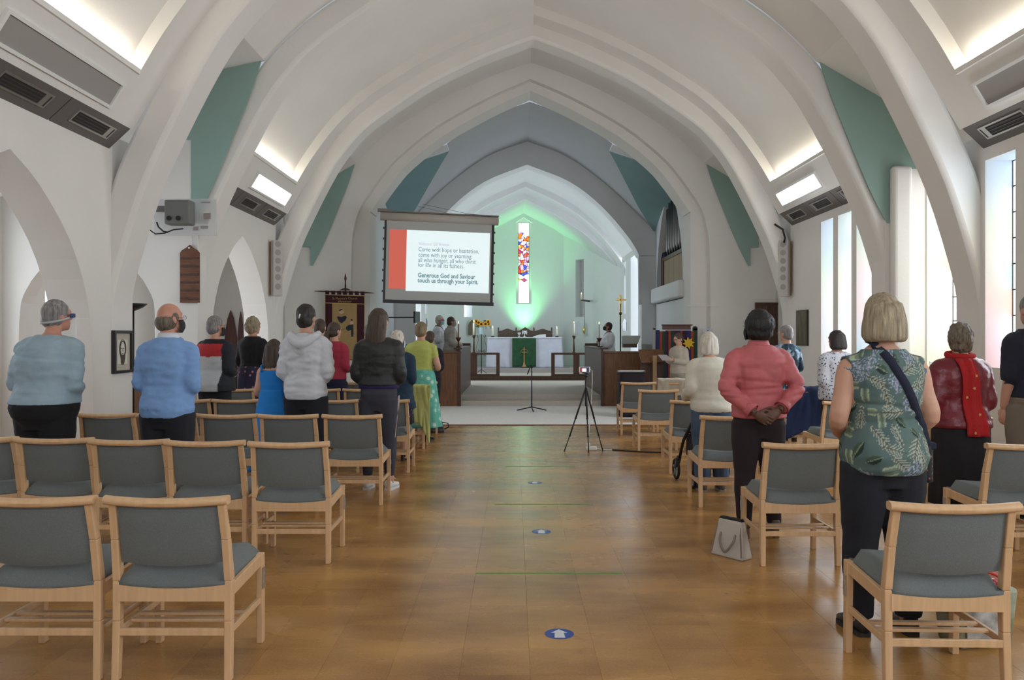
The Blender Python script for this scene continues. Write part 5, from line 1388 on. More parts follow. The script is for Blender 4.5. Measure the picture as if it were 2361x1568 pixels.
# right block ------------------------------------------------------
PINK = cloth('coral_pink_blouse', (0.52, 0.125, 0.135), rough=0.6, var=0.10)
PLUMT = cloth('plum_black_trousers', (0.020, 0.012, 0.016))
b, f, M, t = person(1.785, 6.02, 3, 'woman in a coral pink blouse with hands clasped behind her back', 1.655, PINK, PLUMT, ('afro', 'black'), 'dark', bw=1.10, sh=1.06, hem=0.525, sleeves=1.9, top_inf=0.024, head=(22, 4, 0), arms='behind', larm=((0.150, -0.045, 0.655), (0.058, -0.130, 0.552)), rarm=((0.150, -0.045, 0.655), (0.050, -0.118, 0.564)), hands='behind', voxel=0.0045, tvox=0.010, amp=0.010,
       folds=[(1.08, 0.010, 0.012), (1.13, 0.008, 0.015), (1.03, 0.006, 0.012)], top_name='blouse', trouser=('legs', 0.010, 0.055, 0.001), shoe=(mat('taupe_boot', (0.10, 0.075, 0.055), 0.6), mat('wood_heel', (0.16, 0.11, 0.07), 0.6), 0.05, False), stance=0.066)
H = f.H
collar(b, f, PINK, 0.836, 0.045, 0.026); spectacles(b, f, M, mat('silver_wire', (0.7, 0.7, 0.72), 0.2, metal=0.9)); face_mask(b, f, M, MASK_D)
on_head('earring', MB().ball((-0.050 * H, 0.002 * H, -0.026 * H), 0.008), M, BRASS, b)
for sg in (-1, 1):
    e, w = f.arm[sg]
    E = f.pt((sg * e[0] * (0.6 + 0.4 * f.bw), e[1], e[2])); W = f.pt((sg * w[0], w[1], w[2]))
    d = (W - E).normalized(); p = W - d * 0.055
    MB().tube([p - d * 0.035, p, p + d * 0.03], [0.046, 0.050, 0.056], 12, cap=False).build('cuff', PINK, b, smooth=True, solid=0.004)

CREAM = cloth('cream_cardigan', (0.68, 0.65, 0.55))
b, f, M, t = person(1.87, 7.80, 4, 'white-haired woman in a cream cardigan holding a walker', 1.50, CREAM, cloth('blue_jeans', (0.06, 0.10, 0.17), var=0.2), ('bob', 'white'), bw=1.22, hem=0.50, top_inf=0.028, lean=6, hunch=0.03, arms='handle', head=(8, 4, 0), top_name='cardigan', trouser=('legs', 0.022, 0.05, 0.004),
       shoe=(mat('grey_shoe', (0.12, 0.11, 0.10), 0.7), mat('pale_sole', (0.32, 0.30, 0.27), 0.7), 0.0, False), folds=[(0.86, 0.006, 0.02)])

FLOW = attr_mat('blue_flower_shirt')
b, f, M, t = person(3.80, 11.5, 14, 'grey cropped-hair man in a teal shirt with pale flowers', 1.62, FLOW, cloth('pale_jeans', (0.16, 0.22, 0.30)), ('short', 'grey'), bw=1.05, hem=0.42, sleeves=1.15, top_inf=0.022, top_flare=0.1, head=(20, 0, 0), top_name='shirt', tvox=0.010)
rq = random.Random(5); st = [(rq.uniform(-0.8, 0.8), rq.uniform(0.6, 1.40), rq.uniform(0.036, 0.066), rq.random()) for _ in range(70)]
def flowers(x, y, z):
    a = math.atan2(x, -y) * 0.22
    for px, pz, r, k in st:
        dx, dz = a - px, z - pz
        if abs(dx) < r and abs(dz) < r:
            d = math.hypot(dx, dz) / r; an = math.atan2(dz, dx)
            if d < 0.75 + 0.25 * math.sin(an * 5): return (0.36, 0.46, 0.60) if d > 0.35 else (0.50, 0.58, 0.66)
    n_ = noise.noise(Vector((a * 14, z * 14, 3)))
    return (0.03, 0.11, 0.14) if n_ > 0.05 else (0.018, 0.035, 0.07)
lay_print(t, flowers); spectacles(b, f, M, SILVER)

b, f, M, t = person(3.66, 9.35, 16, 'woman with a dark bob in a white blouse with small dark flowers', 1.53, spots('white_ditsy_blouse', (0.60, 0.61, 0.66), (0.10, 0.11, 0.19), 38, 0.30, (0.035, 0.035, 0.08)), BLK, ('bob', 'dark'), bw=1.12, hem=0.485, sleeves=1.25, top_inf=0.034, top_flare=0.15, head=(12, 0, 0), top_name='blouse', trouser=('legs', 0.02))

# woman in the leafy sleeveless top
LEAF = attr_mat('leafy_print', bump=0.1)
b, f, M, t = person(1.815, 4.06, 2, 'blond bobbed woman in a sage green leaf-print sleeveless top', 1.665, LEAF, NAVY, ('bob', 'blond'), bw=1.16, belly=1.10, sh=1.0, hem=0.475, sleeves=0.03, neck=0.836, top_inf=0.013, top_flare=0.10, head=(-6, 0, 0), amp=0.006, voxel=0.0085, tvox=0.0055, stance=0.072,
       folds=[(1.12, 0.008, 0.012), (1.05, 0.005, 0.012)], top_name='sleeveless_top', trouser=('legs', 0.014, 0.05, 0.003), larm=((0.132, -0.02, 0.635), (0.085, 0.11, 0.575)), rarm=((0.126, -0.02, 0.635), (0.075, 0.11, 0.58)))
H = f.H
rl = random.Random(21)
stamps = []
cols_ = 6
for r_ in range(11):
    for c_ in range(8):
        stamps.append((-0.52 + 1.04 * (c_ + 0.5 + 0.5 * (r_ % 2) + rl.uniform(-0.25, 0.25)) / 8, 0.80 + 0.68 * (r_ + rl.uniform(-0.3, 0.3)) / 11, rl.choice(['leaf', 'fern', 'bloom', 'fern', 'bloom', 'sprig']), rl.uniform(0, 6.28), rl.uniform(0.8, 1.25)))
def leafy(x, y, z):
    a = math.atan2(x, -(y + 0.01)) * 0.19
    n0 = noise.noise(Vector((a * 9, z * 9, 1.5)))
    c = Vector((0.105, 0.165, 0.150)).lerp(Vector((0.075, 0.125, 0.125)), max(0, min(1, 0.5 + n0)))
    for px, pz, k, an, s in stamps:
        dx, dz = a - px, z - pz
        if abs(dx) > 0.075 * s or abs(dz) > 0.075 * s: continue
        ca, sa = math.cos(an), math.sin(an)
        u, v = (dx * ca + dz * sa) / s, (-dx * sa + dz * ca) / s
        if k == 'leaf':
            w = 0.019 * max(0, 1 - (u / 0.040) ** 2)
            if abs(v) < w:
                c = Vector((0.012, 0.030, 0.020)) if v > -0.002 else Vector((0.05, 0.085, 0.05))
                if abs(v) < 0.0022: c = Vector((0.20, 0.26, 0.18))
        elif k == 'fern':
            if abs(u) < 0.062:
                if abs(v) < 0.0022: c = Vector((0.10, 0.08, 0.05))
                else:
                    tt = u - abs(v) * 1.25; fr2 = (tt / 0.0175) % 1.0
                    L_ = 0.034 * math.sin(math.pi * min(1, max(0, (tt + 0.075) / 0.125)))
                    if abs(v) < L_ and abs(fr2 - 0.5) < 0.24 * (1 - abs(v) / (L_ + 1e-6)) + 0.06: c = Vector((0.42, 0.43, 0.35))
        elif k == 'bloom':
            d = math.hypot(u, v)
            if d < 0.050 and noise.noise(Vector((a * 130, z * 130, an))) > -0.12 + d * 6: c = Vector((0.24, 0.27, 0.40)) if noise.noise(Vector((a * 200, z * 200, 7))) > 0 else Vector((0.40, 0.44, 0.52))
        else:
            for q in (-1, 0, 1):
                uu, vv = u - 0.018 * q, abs(v) - 0.012
                if (uu / 0.014) ** 2 + (vv / 0.009) ** 2 < 1: c = Vector((0.33, 0.40, 0.28)) if vv > 0 else Vector((0.17, 0.22, 0.14))
    return tuple(c)
lay_print(t, leafy)
STRAPM = cloth('navy_webbing', (0.010, 0.014, 0.035))
bag = thing('shoulder_bag', 'small floral shoulder bag at the hip of the bobbed woman', 'bag', (1.815 + 0.235, 4.03, 0.0))
MB().grid(lambda u, v: (-0.05 + 0.085 * u - 0.02 + 0.0 * v, 0.035 + 0.055 * math.sin(math.pi * u), 0.74 + 0.18 * v), 8, 6).grid(lambda u, v: (-0.05 + 0.085 * u - 0.02, 0.035 - 0.04 * math.sin(math.pi * u), 0.74 + 0.18 * v), 8, 6).build('body', spots('dark_floral_bag', (0.018, 0.022, 0.02), (0.42, 0.40, 0.22), 42, 0.30, (0.30, 0.06, 0.06)), bag, smooth=True, solid=0.006)
MB().box(-0.06, 0.02, 0.0, 0.05, 0.90, 0.935).build('flap', STRAPM, bag, bevel=0.008)
# strap of the bag across her back
bvh_me = t.data
from mathutils.bvhtree import BVHTree
dg = bpy.context.evaluated_depsgraph_get()
bv = BVHTree.FromPolygons([v.co.copy() for v in bvh_me.vertices], [tuple(p.vertices) for p in bvh_me.polygons])
path = []
for i in range(17):
    q = i / 16
    x_, z_ = -0.055 + 0.285 * q + 0.0 * q, 1.405 - 0.50 * q - 0.02 * math.sin(q * 3.14)
    if z_ > 1.37: path.append(Vector((x_, -0.075 + 0.03 * (z_ - 1.37) / 0.035, z_))); continue
    h_ = bv.ray_cast(Vector((x_, -1.0, z_)), Vector((0, 1, 0)))
    yy = h_[0].y - 0.006 if h_[0] else (path[-1].y + 0.02 if path else -0.1)
    path.append(Vector((x_, yy, z_)))
path = [Vector((-0.070, 0.0, 1.435)), Vector((-0.066, -0.05, 1.425))] + path
g = MB(); W2 = 0.020
vsL = []
for i, p in enumerate(path):
    d = (path[min(i + 1, len(path) - 1)] - path[max(i - 1, 0)]).normalized(); s_ = d.cross(Vector((0, -1, 0))).normalized()
    vsL += [p - s_ * W2, p + s_ * W2]
g.add(vsL, [(2 * i, 2 * i + 1, 2 * i + 3, 2 * i + 2) for i in range(len(path) - 1)])
st_o = g.build('strap', STRAPM, bag, smooth=True, solid=0.004)
st_o.matrix_parent_inverse = Matrix.Translation(bag.location).inverted() @ Matrix.Translation((1.815, 4.06, 0)) @ Matrix.Rotation(R(2), 4, 'Z')

REDL = mat('burgundy_leather', (0.16, 0.012, 0.022), 0.35, var=0.15, scale=10, bump=0.3, bscale=40)
b, f, M, t = person(3.22, 5.95, 6, 'woman with wavy hair in a burgundy leather jacket and red scarf', 1.555, REDL, BLK, ('curly', 'salt'), bw=1.15, hem=0.515, top_inf=0.030, top_flare=0.12, head=(-12, 0, 0), amp=0.010, top_name='leather_jacket', trouser=('skirt', 0.02, 0.58, 0.16, 0.12), bottom_name='skirt')
H = f.H
SCARF = cloth('scarlet_scarf', (0.40, 0.010, 0.012), bump=0.6, bscale=60)
bvs = BVHTree.FromPolygons([v.co.copy() for v in t.data.vertices], [tuple(p.vertices) for p in t.data.polygons])
def scarf_y(x_, z_):
    h_ = bvs.ray_cast(Vector((x_, -1.0, z_)), Vector((0, 1, 0)))
    return (h_[0].y if h_[0] else -0.12) - 0.012
def scarf(u, v):
    z_ = 1.30 - 0.545 * v
    x_ = -0.095 + 0.155 * u * (0.75 + 0.25 * v) + 0.03 * v
    y_ = min(scarf_y(x_, max(z_, 0.84)), -0.12 if z_ < 0.84 else 0) - 0.010 * math.sin(u * 12 + v * 3)
    return (x_, y_, z_)
g = MB(); g.grid(scarf, 14, 24); sc2 = g.build('scarf', SCARF, b, smooth=True, solid=0.014)
g = MB(); g.tube([(0.052 * H * math.cos(R(a)), (f.sp(0.85) + 0.050 * math.sin(R(a))) * H, (0.848 + 0.008 * math.sin(R(a))) * H) for a in range(0, 360, 20)], 0.026, 10, closed=True)
me = remesh(g, 0.009, 2); displace(me, wrinkle(0.006, 14, 20)); finish('scarf_wrap', me, SCARF, b)
em = MB()
for u, v in ((0.75, 0.22), (0.25, 0.5), (0.75, 0.72), (0.3, 0.95), (0.55, 0.38)):
    p = Vector(scarf(u, v)); em.prism([(0.014 * math.cos(R(a)) * (1 if a % 72 else 0.5), 0.014 * math.sin(R(a)) * (1 if a % 72 else 0.5)) for a in range(0, 360, 36)], p - Vector((0, 0.012, 0)), (1, 0, 0), (0, 0, 1), (0, 1, 0), 0.003)
em.build('embroidery', mat('gold_embroidery', (0.55, 0.30, 0.08), 0.5), sc2)

person(4.16, 6.6, 8, 'person in a dark navy shirt and khaki trousers at the right edge', 1.80, cloth('dark_navy_shirt', (0.014, 0.016, 0.030)), cloth('khaki', (0.20, 0.165, 0.125)), ('short', 'grey'), bw=1.12, hem=0.54, sleeves=1.1, top_inf=0.03, arms='down', top_name='shirt', trouser=('legs', 0.025))

# reader and clergy --------------------------------------------------
b, f, M, t = person(3.10, 15.5, 128, 'woman in a cream jumper reading from a sheet of paper', 1.53, cloth('oatmeal_jumper', (0.46, 0.41, 0.33)), cloth('stone_trousers', (0.30, 0.26, 0.21)), ('short', 'brown'), bw=1.05, hem=0.50, top_inf=0.024, arms='hold', hands='hold', head=(-8, -22, 0), face=True, voxel=0.0075, top_name='jumper', trouser=('legs', 0.02))
spectacles(b, f, M, SILVER)
pap = tag(MB().box(-0.11, 0.11, -0.001, 0.001, 0, 0.17).build('paper_sheet', mat('white_paper', (0.72, 0.70, 0.74), 0.8)), 'white sheet held by the reader in the cream jumper', 'paper')
lf = Matrix.Translation((3.10, 15.5, 0)) @ Matrix.Rotation(R(128), 4, 'Z')
pap.matrix_world = lf @ Matrix.Translation((0, 0.33, 1.02)) @ Matrix.Rotation(R(-50), 4, 'X')

ALB = cloth('white_alb', (0.88, 0.90, 0.93)); STOLE = cloth('green_stole', (0.05, 0.13, 0.055))
def stole(body, f, m=STOLE):
    H = f.H
    for sg in (-1, 1):
        pts_ = [f.pt((sg * 0.030, -0.052, 0.845)), f.pt((sg * 0.052, -0.020, 0.858)), f.pt((sg * 0.056, 0.050, 0.825)), f.pt((sg * 0.048, 0.096, 0.74)), f.pt((sg * 0.044, 0.100, 0.62)), f.pt((sg * 0.044, 0.112, 0.45)), f.pt((sg * 0.044, 0.118, 0.30))]
        p2, _ = smooth_path(pts_, [0] * 7, 4)
        g = MB(); vs_ = []
        for i, p in enumerate(p2): vs_ += [p + Vector((-0.030, 0, 0)), p + Vector((0.030, 0, 0))]
        g.add(vs_, [(2 * i, 2 * i + 1, 2 * i + 3, 2 * i + 2) for i in range(len(p2) - 1)])
        g.build('stole', m, body, smooth=True, solid=0.01)
b, f, M, t = person(-1.92, 21.2, -98, 'white-haired priest in a white robe with a green stole', 1.80, ALB, None, ('short', 'white'), 'pink', z=0.22, bw=1.05, hem=0.06, top_inf=0.05, top_flare=0.45, head=(0, -4, 0), face=True, top_name='robe', amp=0.012, arms='pray')
stole(b, f); face_mask(b, f, M, MASK_B); spectacles(b, f, M, BLACK)
b, f, M, t = person(-1.56, 20.4, -74, 'brown-haired server in a beige hooded robe beside the priest', 1.74, cloth('beige_robe', (0.46, 0.42, 0.37)), None, ('short', 'brown'), z=0.22, bw=1.05, hem=0.06, top_inf=0.05, top_flare=0.22, head=(0, 0, 0), face=True, top_name='robe', amp=0.012)
collar(b, f, cloth('beige_robe', ()), 0.838, 0.055, 0.035); face_mask(b, f, M, cloth('mask_grey', (0.34, 0.33, 0.32)))
b, f, M, t = person(2.36, 20.6, 88, 'masked priest in a white robe and green stole facing the altar', 1.61, ALB, None, ('short', 'auburn'), z=0.22, bw=1.08, hem=0.06, top_inf=0.05, top_flare=0.4, head=(0, 14, 0), face=True, top_name='robe', amp=0.010, arms='pray')
stole(b, f, cloth('bottle_green_stole', (0.02, 0.10, 0.075))); face_mask(b, f, M, MASK_D)
# ---------------------------------------------------------------- chancel furniture
def stall(x0, x1, inner, lab, grp='choir stalls'):
    """choir stall running back from the chancel step; inner = the x of its side towards the middle"""
    t = thing('choir_stall', lab, 'choir stall', (inner, 17.22, 0.0), group=grp)
    sg = 1 if x1 > inner + 0.01 else -1
    def b(xa_, xb_, ya, yb, za_, zb_, name, m=OAK, bev=0.006):
        MB().box(min(xa_, xb_) - inner, max(xa_, xb_) - inner, ya - 17.22, yb - 17.22, za_, zb_).build(name, m, t, bevel=bev)
    outer = x1 if sg > 0 else x0
    b(inner, outer, 17.22, 17.28, 0.012, 1.12, 'front_panel')
    b(inner - sg * 0.02, outer, 17.20, 17.30, 1.12, 1.16, 'top_rail')
    b(inner - sg * 0.01, inner + sg * 0.05, 17.19, 17.31, 0.012, 1.16, 'corner_post', DARKWOOD)
    b(inner + sg * 0.005, inner + sg * 0.045, 17.30, 21.3, 0.225, 1.20, 'desk_front', DARKWOOD)
    b(inner - sg * 0.02, inner + sg * 0.15, 17.35, 21.3, 1.20, 1.235, 'book_ledge', DARKWOOD)
    b(inner, inner + sg * 0.34, 21.25, 21.33, 0.225, 1.30, 'end_panel', DARKWOOD)
    b(inner + sg * 1.10, inner + sg * 1.45, 17.45, 21.2, 0.60, 0.66, 'seat', DARKWOOD)
    b(inner + sg * 1.45, inner + sg * 1.5, 17.45, 21.2, 0.225, 1.28, 'seat_back', DARKWOOD)
    return t
stall(-2.95, -1.12, -1.12, 'dark oak choir stall left of the chancel steps')
stall(1.83, 3.60, 1.83, 'dark oak choir stall right of the chancel steps')
# altar rail
ar = thing('altar_rail', 'dark wooden communion rail with a gap before the altar', 'rail', (XC, 23.62, 0.22))
AK = 23.62 / FPX
def arb(u0, u1, z0, z1, name, d=0.05):
    MB().box(xa(u0, 23.62) - XC, xa(u1, 23.62) - XC, -d, d, z0 - 0.22, z1 - 0.22).build(name, DARKWOOD, ar, bevel=0.008)
arb(960, 1470, 0.225, 0.345, 'kneeling_step', 0.10)
for u0, u1 in ((968, 1152), (1271, 1452)):
    arb(u0, u1, 0.955, 1.015, 'top_rail'); arb(u0, u1, 0.345, 0.40, 'bottom_rail')
for u0, u1 in ((968, 976), (1030, 1036), (1085, 1100), (1144, 1152), (1271, 1279), (1322, 1336), (1384, 1392), (1444, 1452)): arb(u0, u1, 0.40, 0.955, 'post')
# altar with cloths
al = thing('altar', 'altar draped in white linen with a green frontal', 'altar', (XC, 26.75, 0.48))
HWA = 1.17; TOPZ = 0.97
MB().box(-HWA + 0.02, HWA - 0.02, -0.38, 0.38, 0, TOPZ - 0.02).build('table', OAK, al)
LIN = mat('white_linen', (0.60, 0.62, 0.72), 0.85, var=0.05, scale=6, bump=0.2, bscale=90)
def front(u, v):
    x = (-HWA - 0.02) + (2 * HWA + 0.04) * u; z = TOPZ * (1 - v)
    fold = 0.018 * math.sin(u * 34) * v + 0.05 * v * v * math.exp(-((u - 0.30 + 0.22 * (1 - v)) / 0.05) ** 2) + 0.05 * v * v * math.exp(-((u - 0.74 - 0.18 * (1 - v)) / 0.05) ** 2)
    return (x * (1 + 0.035 * v), -0.405 - fold - 0.02 * v, z)
MB().grid(front, 60, 16).build('altar_cloth', LIN, al, smooth=True, solid=0.006)
for sg in (-1, 1):
    MB().grid(lambda u, v: (sg * (HWA + 0.02 + 0.04 * v + 0.02 * math.sin(u * 12) * v), -0.42 + 0.84 * u, TOPZ * (1 - v)), 16, 8).build('side_cloth', LIN, al, smooth=True, solid=0.006)
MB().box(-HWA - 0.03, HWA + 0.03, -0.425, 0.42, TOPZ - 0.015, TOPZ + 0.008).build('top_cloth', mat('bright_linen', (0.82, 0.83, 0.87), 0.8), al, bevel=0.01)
lace = MB()
for i in range(48):
    x = -HWA + 2 * HWA * (i + 0.5) / 48
    lace.prism([(-0.022, 0), (0.022, 0), (0, -0.045)], (x, -0.43, TOPZ - 0.012), (1, 0, 0), (0, 0, 1), (0, 1, 0), 0.003)
lc = lace.build('lace_edge', mat('lace', (0.66, 0.67, 0.70), 0.8), al); lc['kind'] = 'stuff'
GV = mat('green_velvet', (0.008, 0.070, 0.022), 0.75, var=0.3, scale=7, sheen=0.3)
gx0, gx1 = xa(1181, 26.3) - XC, xa(1236, 26.3) - XC
def gfront(u, v): return (gx0 + (gx1 - gx0) * u, -0.455 - 0.022 * v - 0.012 * math.sin(u * 9 + 1.5 * v) - 0.02 * v * v, TOPZ - 0.02 - (TOPZ - 0.05) * v)
fr_ = MB().grid(gfront, 14, 12).build('frontal', GV, al, smooth=True, solid=0.008)
GOLD = mat('gold_thread', (0.55, 0.30, 0.10), 0.55, metal=0.2)
gz = 0.02; mx = (gx0 + gx1) / 2
gc = MB()
gc.prism([(-0.075, 0.03), (0.075, 0.03), (0.035, 0.10), (0.018, 0.18), (0.013, 0.42), (0.012, 0.66), (-0.012, 0.66), (-0.013, 0.42), (-0.018, 0.18), (-0.035, 0.10)], (mx, -0.515, 0), (1, 0, 0), (0, 0, 1), (0, 1, 0), 0.004)
for zc, hw_ in ((0.50, 0.085), (0.58, 0.05)): gc.box(mx - hw_, mx + hw_, -0.515, -0.511, zc - 0.008, zc + 0.008)
gc.build('gold_cross', GOLD, fr_)
MB().tube([(mx + 0.125 * math.cos(R(a)), -0.512, 0.47 + 0.125 * math.sin(R(a))) for a in range(0, 181, 12)], 0.008, 6).build('gold_ring', mat('dull_gold', (0.25, 0.17, 0.06), 0.6), fr_)
fg = MB()
for i in range(26):
    for xx in (gx0 - 0.012, gx1 + 0.012): fg.box(xx - 0.012, xx + 0.012, -0.465 - 0.04 * i / 26, -0.455 - 0.04 * i / 26, TOPZ - 0.05 - 0.034 * i, TOPZ - 0.03 - 0.034 * i)
o = fg.build('fringe', mat('pale_fringe', (0.45, 0.42, 0.30), 0.8), fr_); o['kind'] = 'stuff'
# on the altar
WAX = mat('cream_wax', (0.80, 0.76, 0.62), 0.5); FLAME = mat('candle_flame', (1, 0.8, 0.4), 0.5, emit=(1.0, 0.62, 0.22), estr=14)
def candle(x, y, z, r, h, lab, base=None, cat='candle', wax=WAX):
    t = thing('candle', lab, cat, (x, y, z), group='lit candles')
    b0 = 0.0
    if base:
        MB().lathe([(r * 1.6, 0), (r * 1.7, 0.012), (r * 1.1, 0.03), (r * 1.15, 0.04)], 16).build('holder', base, t, smooth=True); b0 = 0.035
    MB().lathe([(r, b0), (r, b0 + h - 0.01), (r * 0.7, b0 + h), (r * 0.3, b0 + h - 0.008)], 16).build('wax', wax, t, smooth=True)
    MB().tube([(0, 0, b0 + h - 0.01), (0, 0, b0 + h + 0.02)], 0.003, 6).build('wick', BLACK, t)
    s_ = max(0.6, r / 0.04)
    MB().lathe([(0.001, b0 + h + 0.01), (0.012 * s_, b0 + h + 0.03 * s_), (0.013 * s_, b0 + h + 0.045 * s_), (0.006 * s_, b0 + h + 0.08 * s_), (0.001, b0 + h + 0.10 * s_)], 10).build('flame', FLAME, t, smooth=True)
    return t
AZ = 0.48 + TOPZ + 0.009
candle(xa(1136, 26.6), 26.6, AZ, 0.038, 0.24, 'fat lit candle on the left end of the altar', BLACK)
candle(xa(1284, 26.6), 26.6, AZ, 0.038, 0.22, 'fat lit candle on the right end of the altar', BLACK)
PLATE = mat('silver_plate', (0.80, 0.80, 0.84), 0.2, metal=0.9)
ch = thing('chalice', 'silver chalice standing on the altar', 'chalice', (xa(1197, 26.6), 26.6, AZ))
MB().lathe([(0.045, 0), (0.047, 0.01), (0.012, 0.03), (0.010, 0.06), (0.018, 0.07), (0.045, 0.10), (0.066, 0.145), (0.062, 0.146), (0.04, 0.11), (0.005, 0.09)], 20).build('bowl', PLATE, ch, smooth=True)
c2 = thing('ciborium', 'taller silver cup with a white purificator hanging over it', 'cup', (xa(1209.5, 26.6), 26.6, AZ))
MB().lathe([(0.05, 0), (0.05, 0.012), (0.012, 0.035), (0.012, 0.10), (0.045, 0.115), (0.052, 0.20), (0.050, 0.201), (0.04, 0.13), (0.004, 0.12)], 20).build('cup', PLATE, c2, smooth=True)
MB().box(-0.075, 0.075, -0.055, 0.055, 0.202, 0.21).box(-0.082, -0.055, -0.05, 0.05, 0.09, 0.21).box(0.055, 0.082, -0.05, 0.05, 0.09, 0.21).build('cloth', WHITE, c2, bevel=0.004)
bk = thing('service_book', 'open white service book lying on the altar', 'book', (xa(1244, 26.6), 26.6, AZ))
for sg in (-1, 1): MB().hexa([(0, -0.12, 0), (sg * 0.20, -0.12, 0.0), (sg * 0.20, 0.12, 0.0), (0, 0.12, 0), (0, -0.12, 0.035 + 0.03), (sg * 0.2, -0.12, 0.035 + (0.05 if sg > 0 else -0.02)), (sg * 0.2, 0.12, 0.05 + (0.05 if sg > 0 else -0.02)), (0, 0.12, 0.08)]).build('page_block', mat('book_paper', (0.74, 0.74, 0.80), 0.8), bk)
# three-gabled seat back behind the altar
rs = thing('sedilia', 'carved three-gabled wooden seat behind the altar', 'bench', (XC, 27.9, 0.48))
ky = 27.9 / FPX
X = lambda u: xa(u, 27.9) - XC
Z = lambda v: za(v, 27.9) - 0.48
for k_, (a, b, c, pk) in enumerate(((1150, 1190, 1170, 757.5), (1190, 1231, 1211, 754), (1231, 1271, 1251, 758))):
    w5 = (b - a) / 2
    prof_ = [(X(a), 0.3), (X(b), 0.3), (X(b), Z(763)), (X(b - 4), Z(762.5)), (X(c + w5 * 0.62), Z(762)), (X(c + w5 * 0.55), Z(761)), (X(c), Z(pk)), (X(c - w5 * 0.55), Z(761)), (X(c - w5 * 0.62), Z(762)), (X(a + 4), Z(762.5)), (X(a), Z(763))]
    MB().prism(prof_, (0, 0, 0), (1, 0, 0), (0, 0, 1), (0, 1, 0), 0.05).build('back_panel', mat('weathered_oak', (0.13, 0.085, 0.065), 0.6, var=0.25, scale=5, stretch=(6, 6, 1)), rs, bevel=0.006)
for u in (1149, 1190, 1231, 1272): MB().box(X(u) - 0.025, X(u) + 0.025, -0.02, 0.07, 0, Z(757)).add([(X(u) - 0.025, -0.02, Z(757)), (X(u) + 0.025, -0.02, Z(757)), (X(u) + 0.025, 0.07, Z(757)), (X(u) - 0.025, 0.07, Z(757)), (X(u), 0.025, Z(753.5))], [(0, 1, 4), (1, 2, 4), (2, 3, 4), (3, 0, 4)]).build('post', mat('weathered_oak'), rs)
MB().box(X(1149), X(1272), -0.45, 0.0, 0.40, 0.45).build('seat', mat('weathered_oak'), rs, bevel=0.005)
# green floodlight behind the seat, aimed up the wall
gl = thing('floodlight', 'small green floodlight behind the altar seat', 'floodlight', (XC, 28.28, 0.48))
MB().box(-0.12, 0.12, -0.05, 0.05, 0.0, 0.70).build('stand', BLACK, gl)
MB().box(-0.16, 0.16, -0.06, 0.06, 0.70, 0.78).build('lamp_head', BLACK, gl, bevel=0.01)
sd_ = bpy.data.lights.new('green_beam', 'SPOT'); sd_.energy = 720; sd_.color = (0.20, 1.0, 0.33); sd_.spot_size = R(84); sd_.spot_blend = 1.0; sd_.shadow_soft_size = 0.12
so_ = bpy.data.objects.new('green_beam', sd_); C.objects.link(so_); so_.location = (XC, 28.18, 1.36); so_.rotation_euler = (R(180 - 2), 0, 0)
# sunflowers
fs_ = thing('flower_stand', 'wrought iron flower stand with scrolls left of the altar', 'plant stand', (xa(1110, 25.4), 25.4, 0.34))
IRON = mat('black_iron', (0.02, 0.022, 0.022), 0.5, metal=0.3)
zt_ = za(770, 25.4) - 0.34
MB().tube([(0, 0, 0.0), (0, 0, zt_)], 0.012, 8).build('stem', IRON, fs_)
for a in (0, 120, 240): MB().tube([(0, 0, 0.12), (0.10 * math.cos(R(a + 30)), 0.10 * math.sin(R(a + 30)), 0.06), (0.18 * math.cos(R(a + 30)), 0.18 * math.sin(R(a + 30)), 0.005)], 0.008, 6).build('foot', IRON, fs_)
MB().lathe([(0.15, zt_ - 0.01), (0.15, zt_)], 20).build('top_plate', mat('pale_plate', (0.6, 0.62, 0.6), 0.5), fs_)
for sg in (-1, 1):
    sc3 = [(sg * 0.11, 0, zt_ - 0.02), (sg * 0.13, 0, zt_ - 0.06), (sg * 0.10, 0, zt_ - 0.10), (sg * 0.07, 0, zt_ - 0.07), (sg * 0.09, 0, zt_ - 0.04)]
    p2, r2 = smooth_path(sc3, [0.006] * 5, 4); MB().tube(p2, r2, 6).build('scroll', IRON, fs_, smooth=True)
    bow = [(sg * 0.12, 0, zt_ - 0.05), (sg * 0.10, 0, zt_ - 0.20), (sg * 0.15, 0, zt_ - 0.38), (sg * 0.17, 0, zt_ - 0.50), (sg * 0.12, 0, zt_ - 0.56), (sg * 0.09, 0, zt_ - 0.50), (sg * 0.12, 0, zt_ - 0.47)]
    p2, r2 = smooth_path(bow, [0.006] * 7, 4); MB().tube(p2, r2, 6).build('scroll', IRON, fs_, smooth=True)
    bow = [(sg * 0.02, 0, zt_ - 0.52), (sg * 0.13, 0, zt_ - 0.60), (sg * 0.12, 0, zt_ - 0.68), (sg * 0.07, 0, zt_ - 0.66), (sg * 0.09, 0, zt_ - 0.62)]
    p2, r2 = smooth_path(bow, [0.006] * 5, 4); MB().tube(p2, r2, 6).build('scroll', IRON, fs_, smooth=True)
MB().box(-0.08, 0.08, -0.006, 0.006, zt_ - 0.53, zt_ - 0.515).build('crossbar', IRON, fs_)
vsn = thing('flower_vase', 'pale blue vase of sunflowers on the iron stand', 'vase', (xa(1110, 25.4), 25.4, za(770, 25.4)))
MB().lathe([(0.055, 0), (0.06, 0.01), (0.075, 0.14), (0.095, 0.24), (0.088, 0.24), (0.07, 0.14), (0.01, 0.02)], 20).build('vase', mat('pale_blue_glaze', (0.40, 0.56, 0.60), 0.3), vsn, smooth=True)
LEAFG = mat('leaf_green', (0.05, 0.12, 0.045), 0.6)
rz_ = random.Random(9)
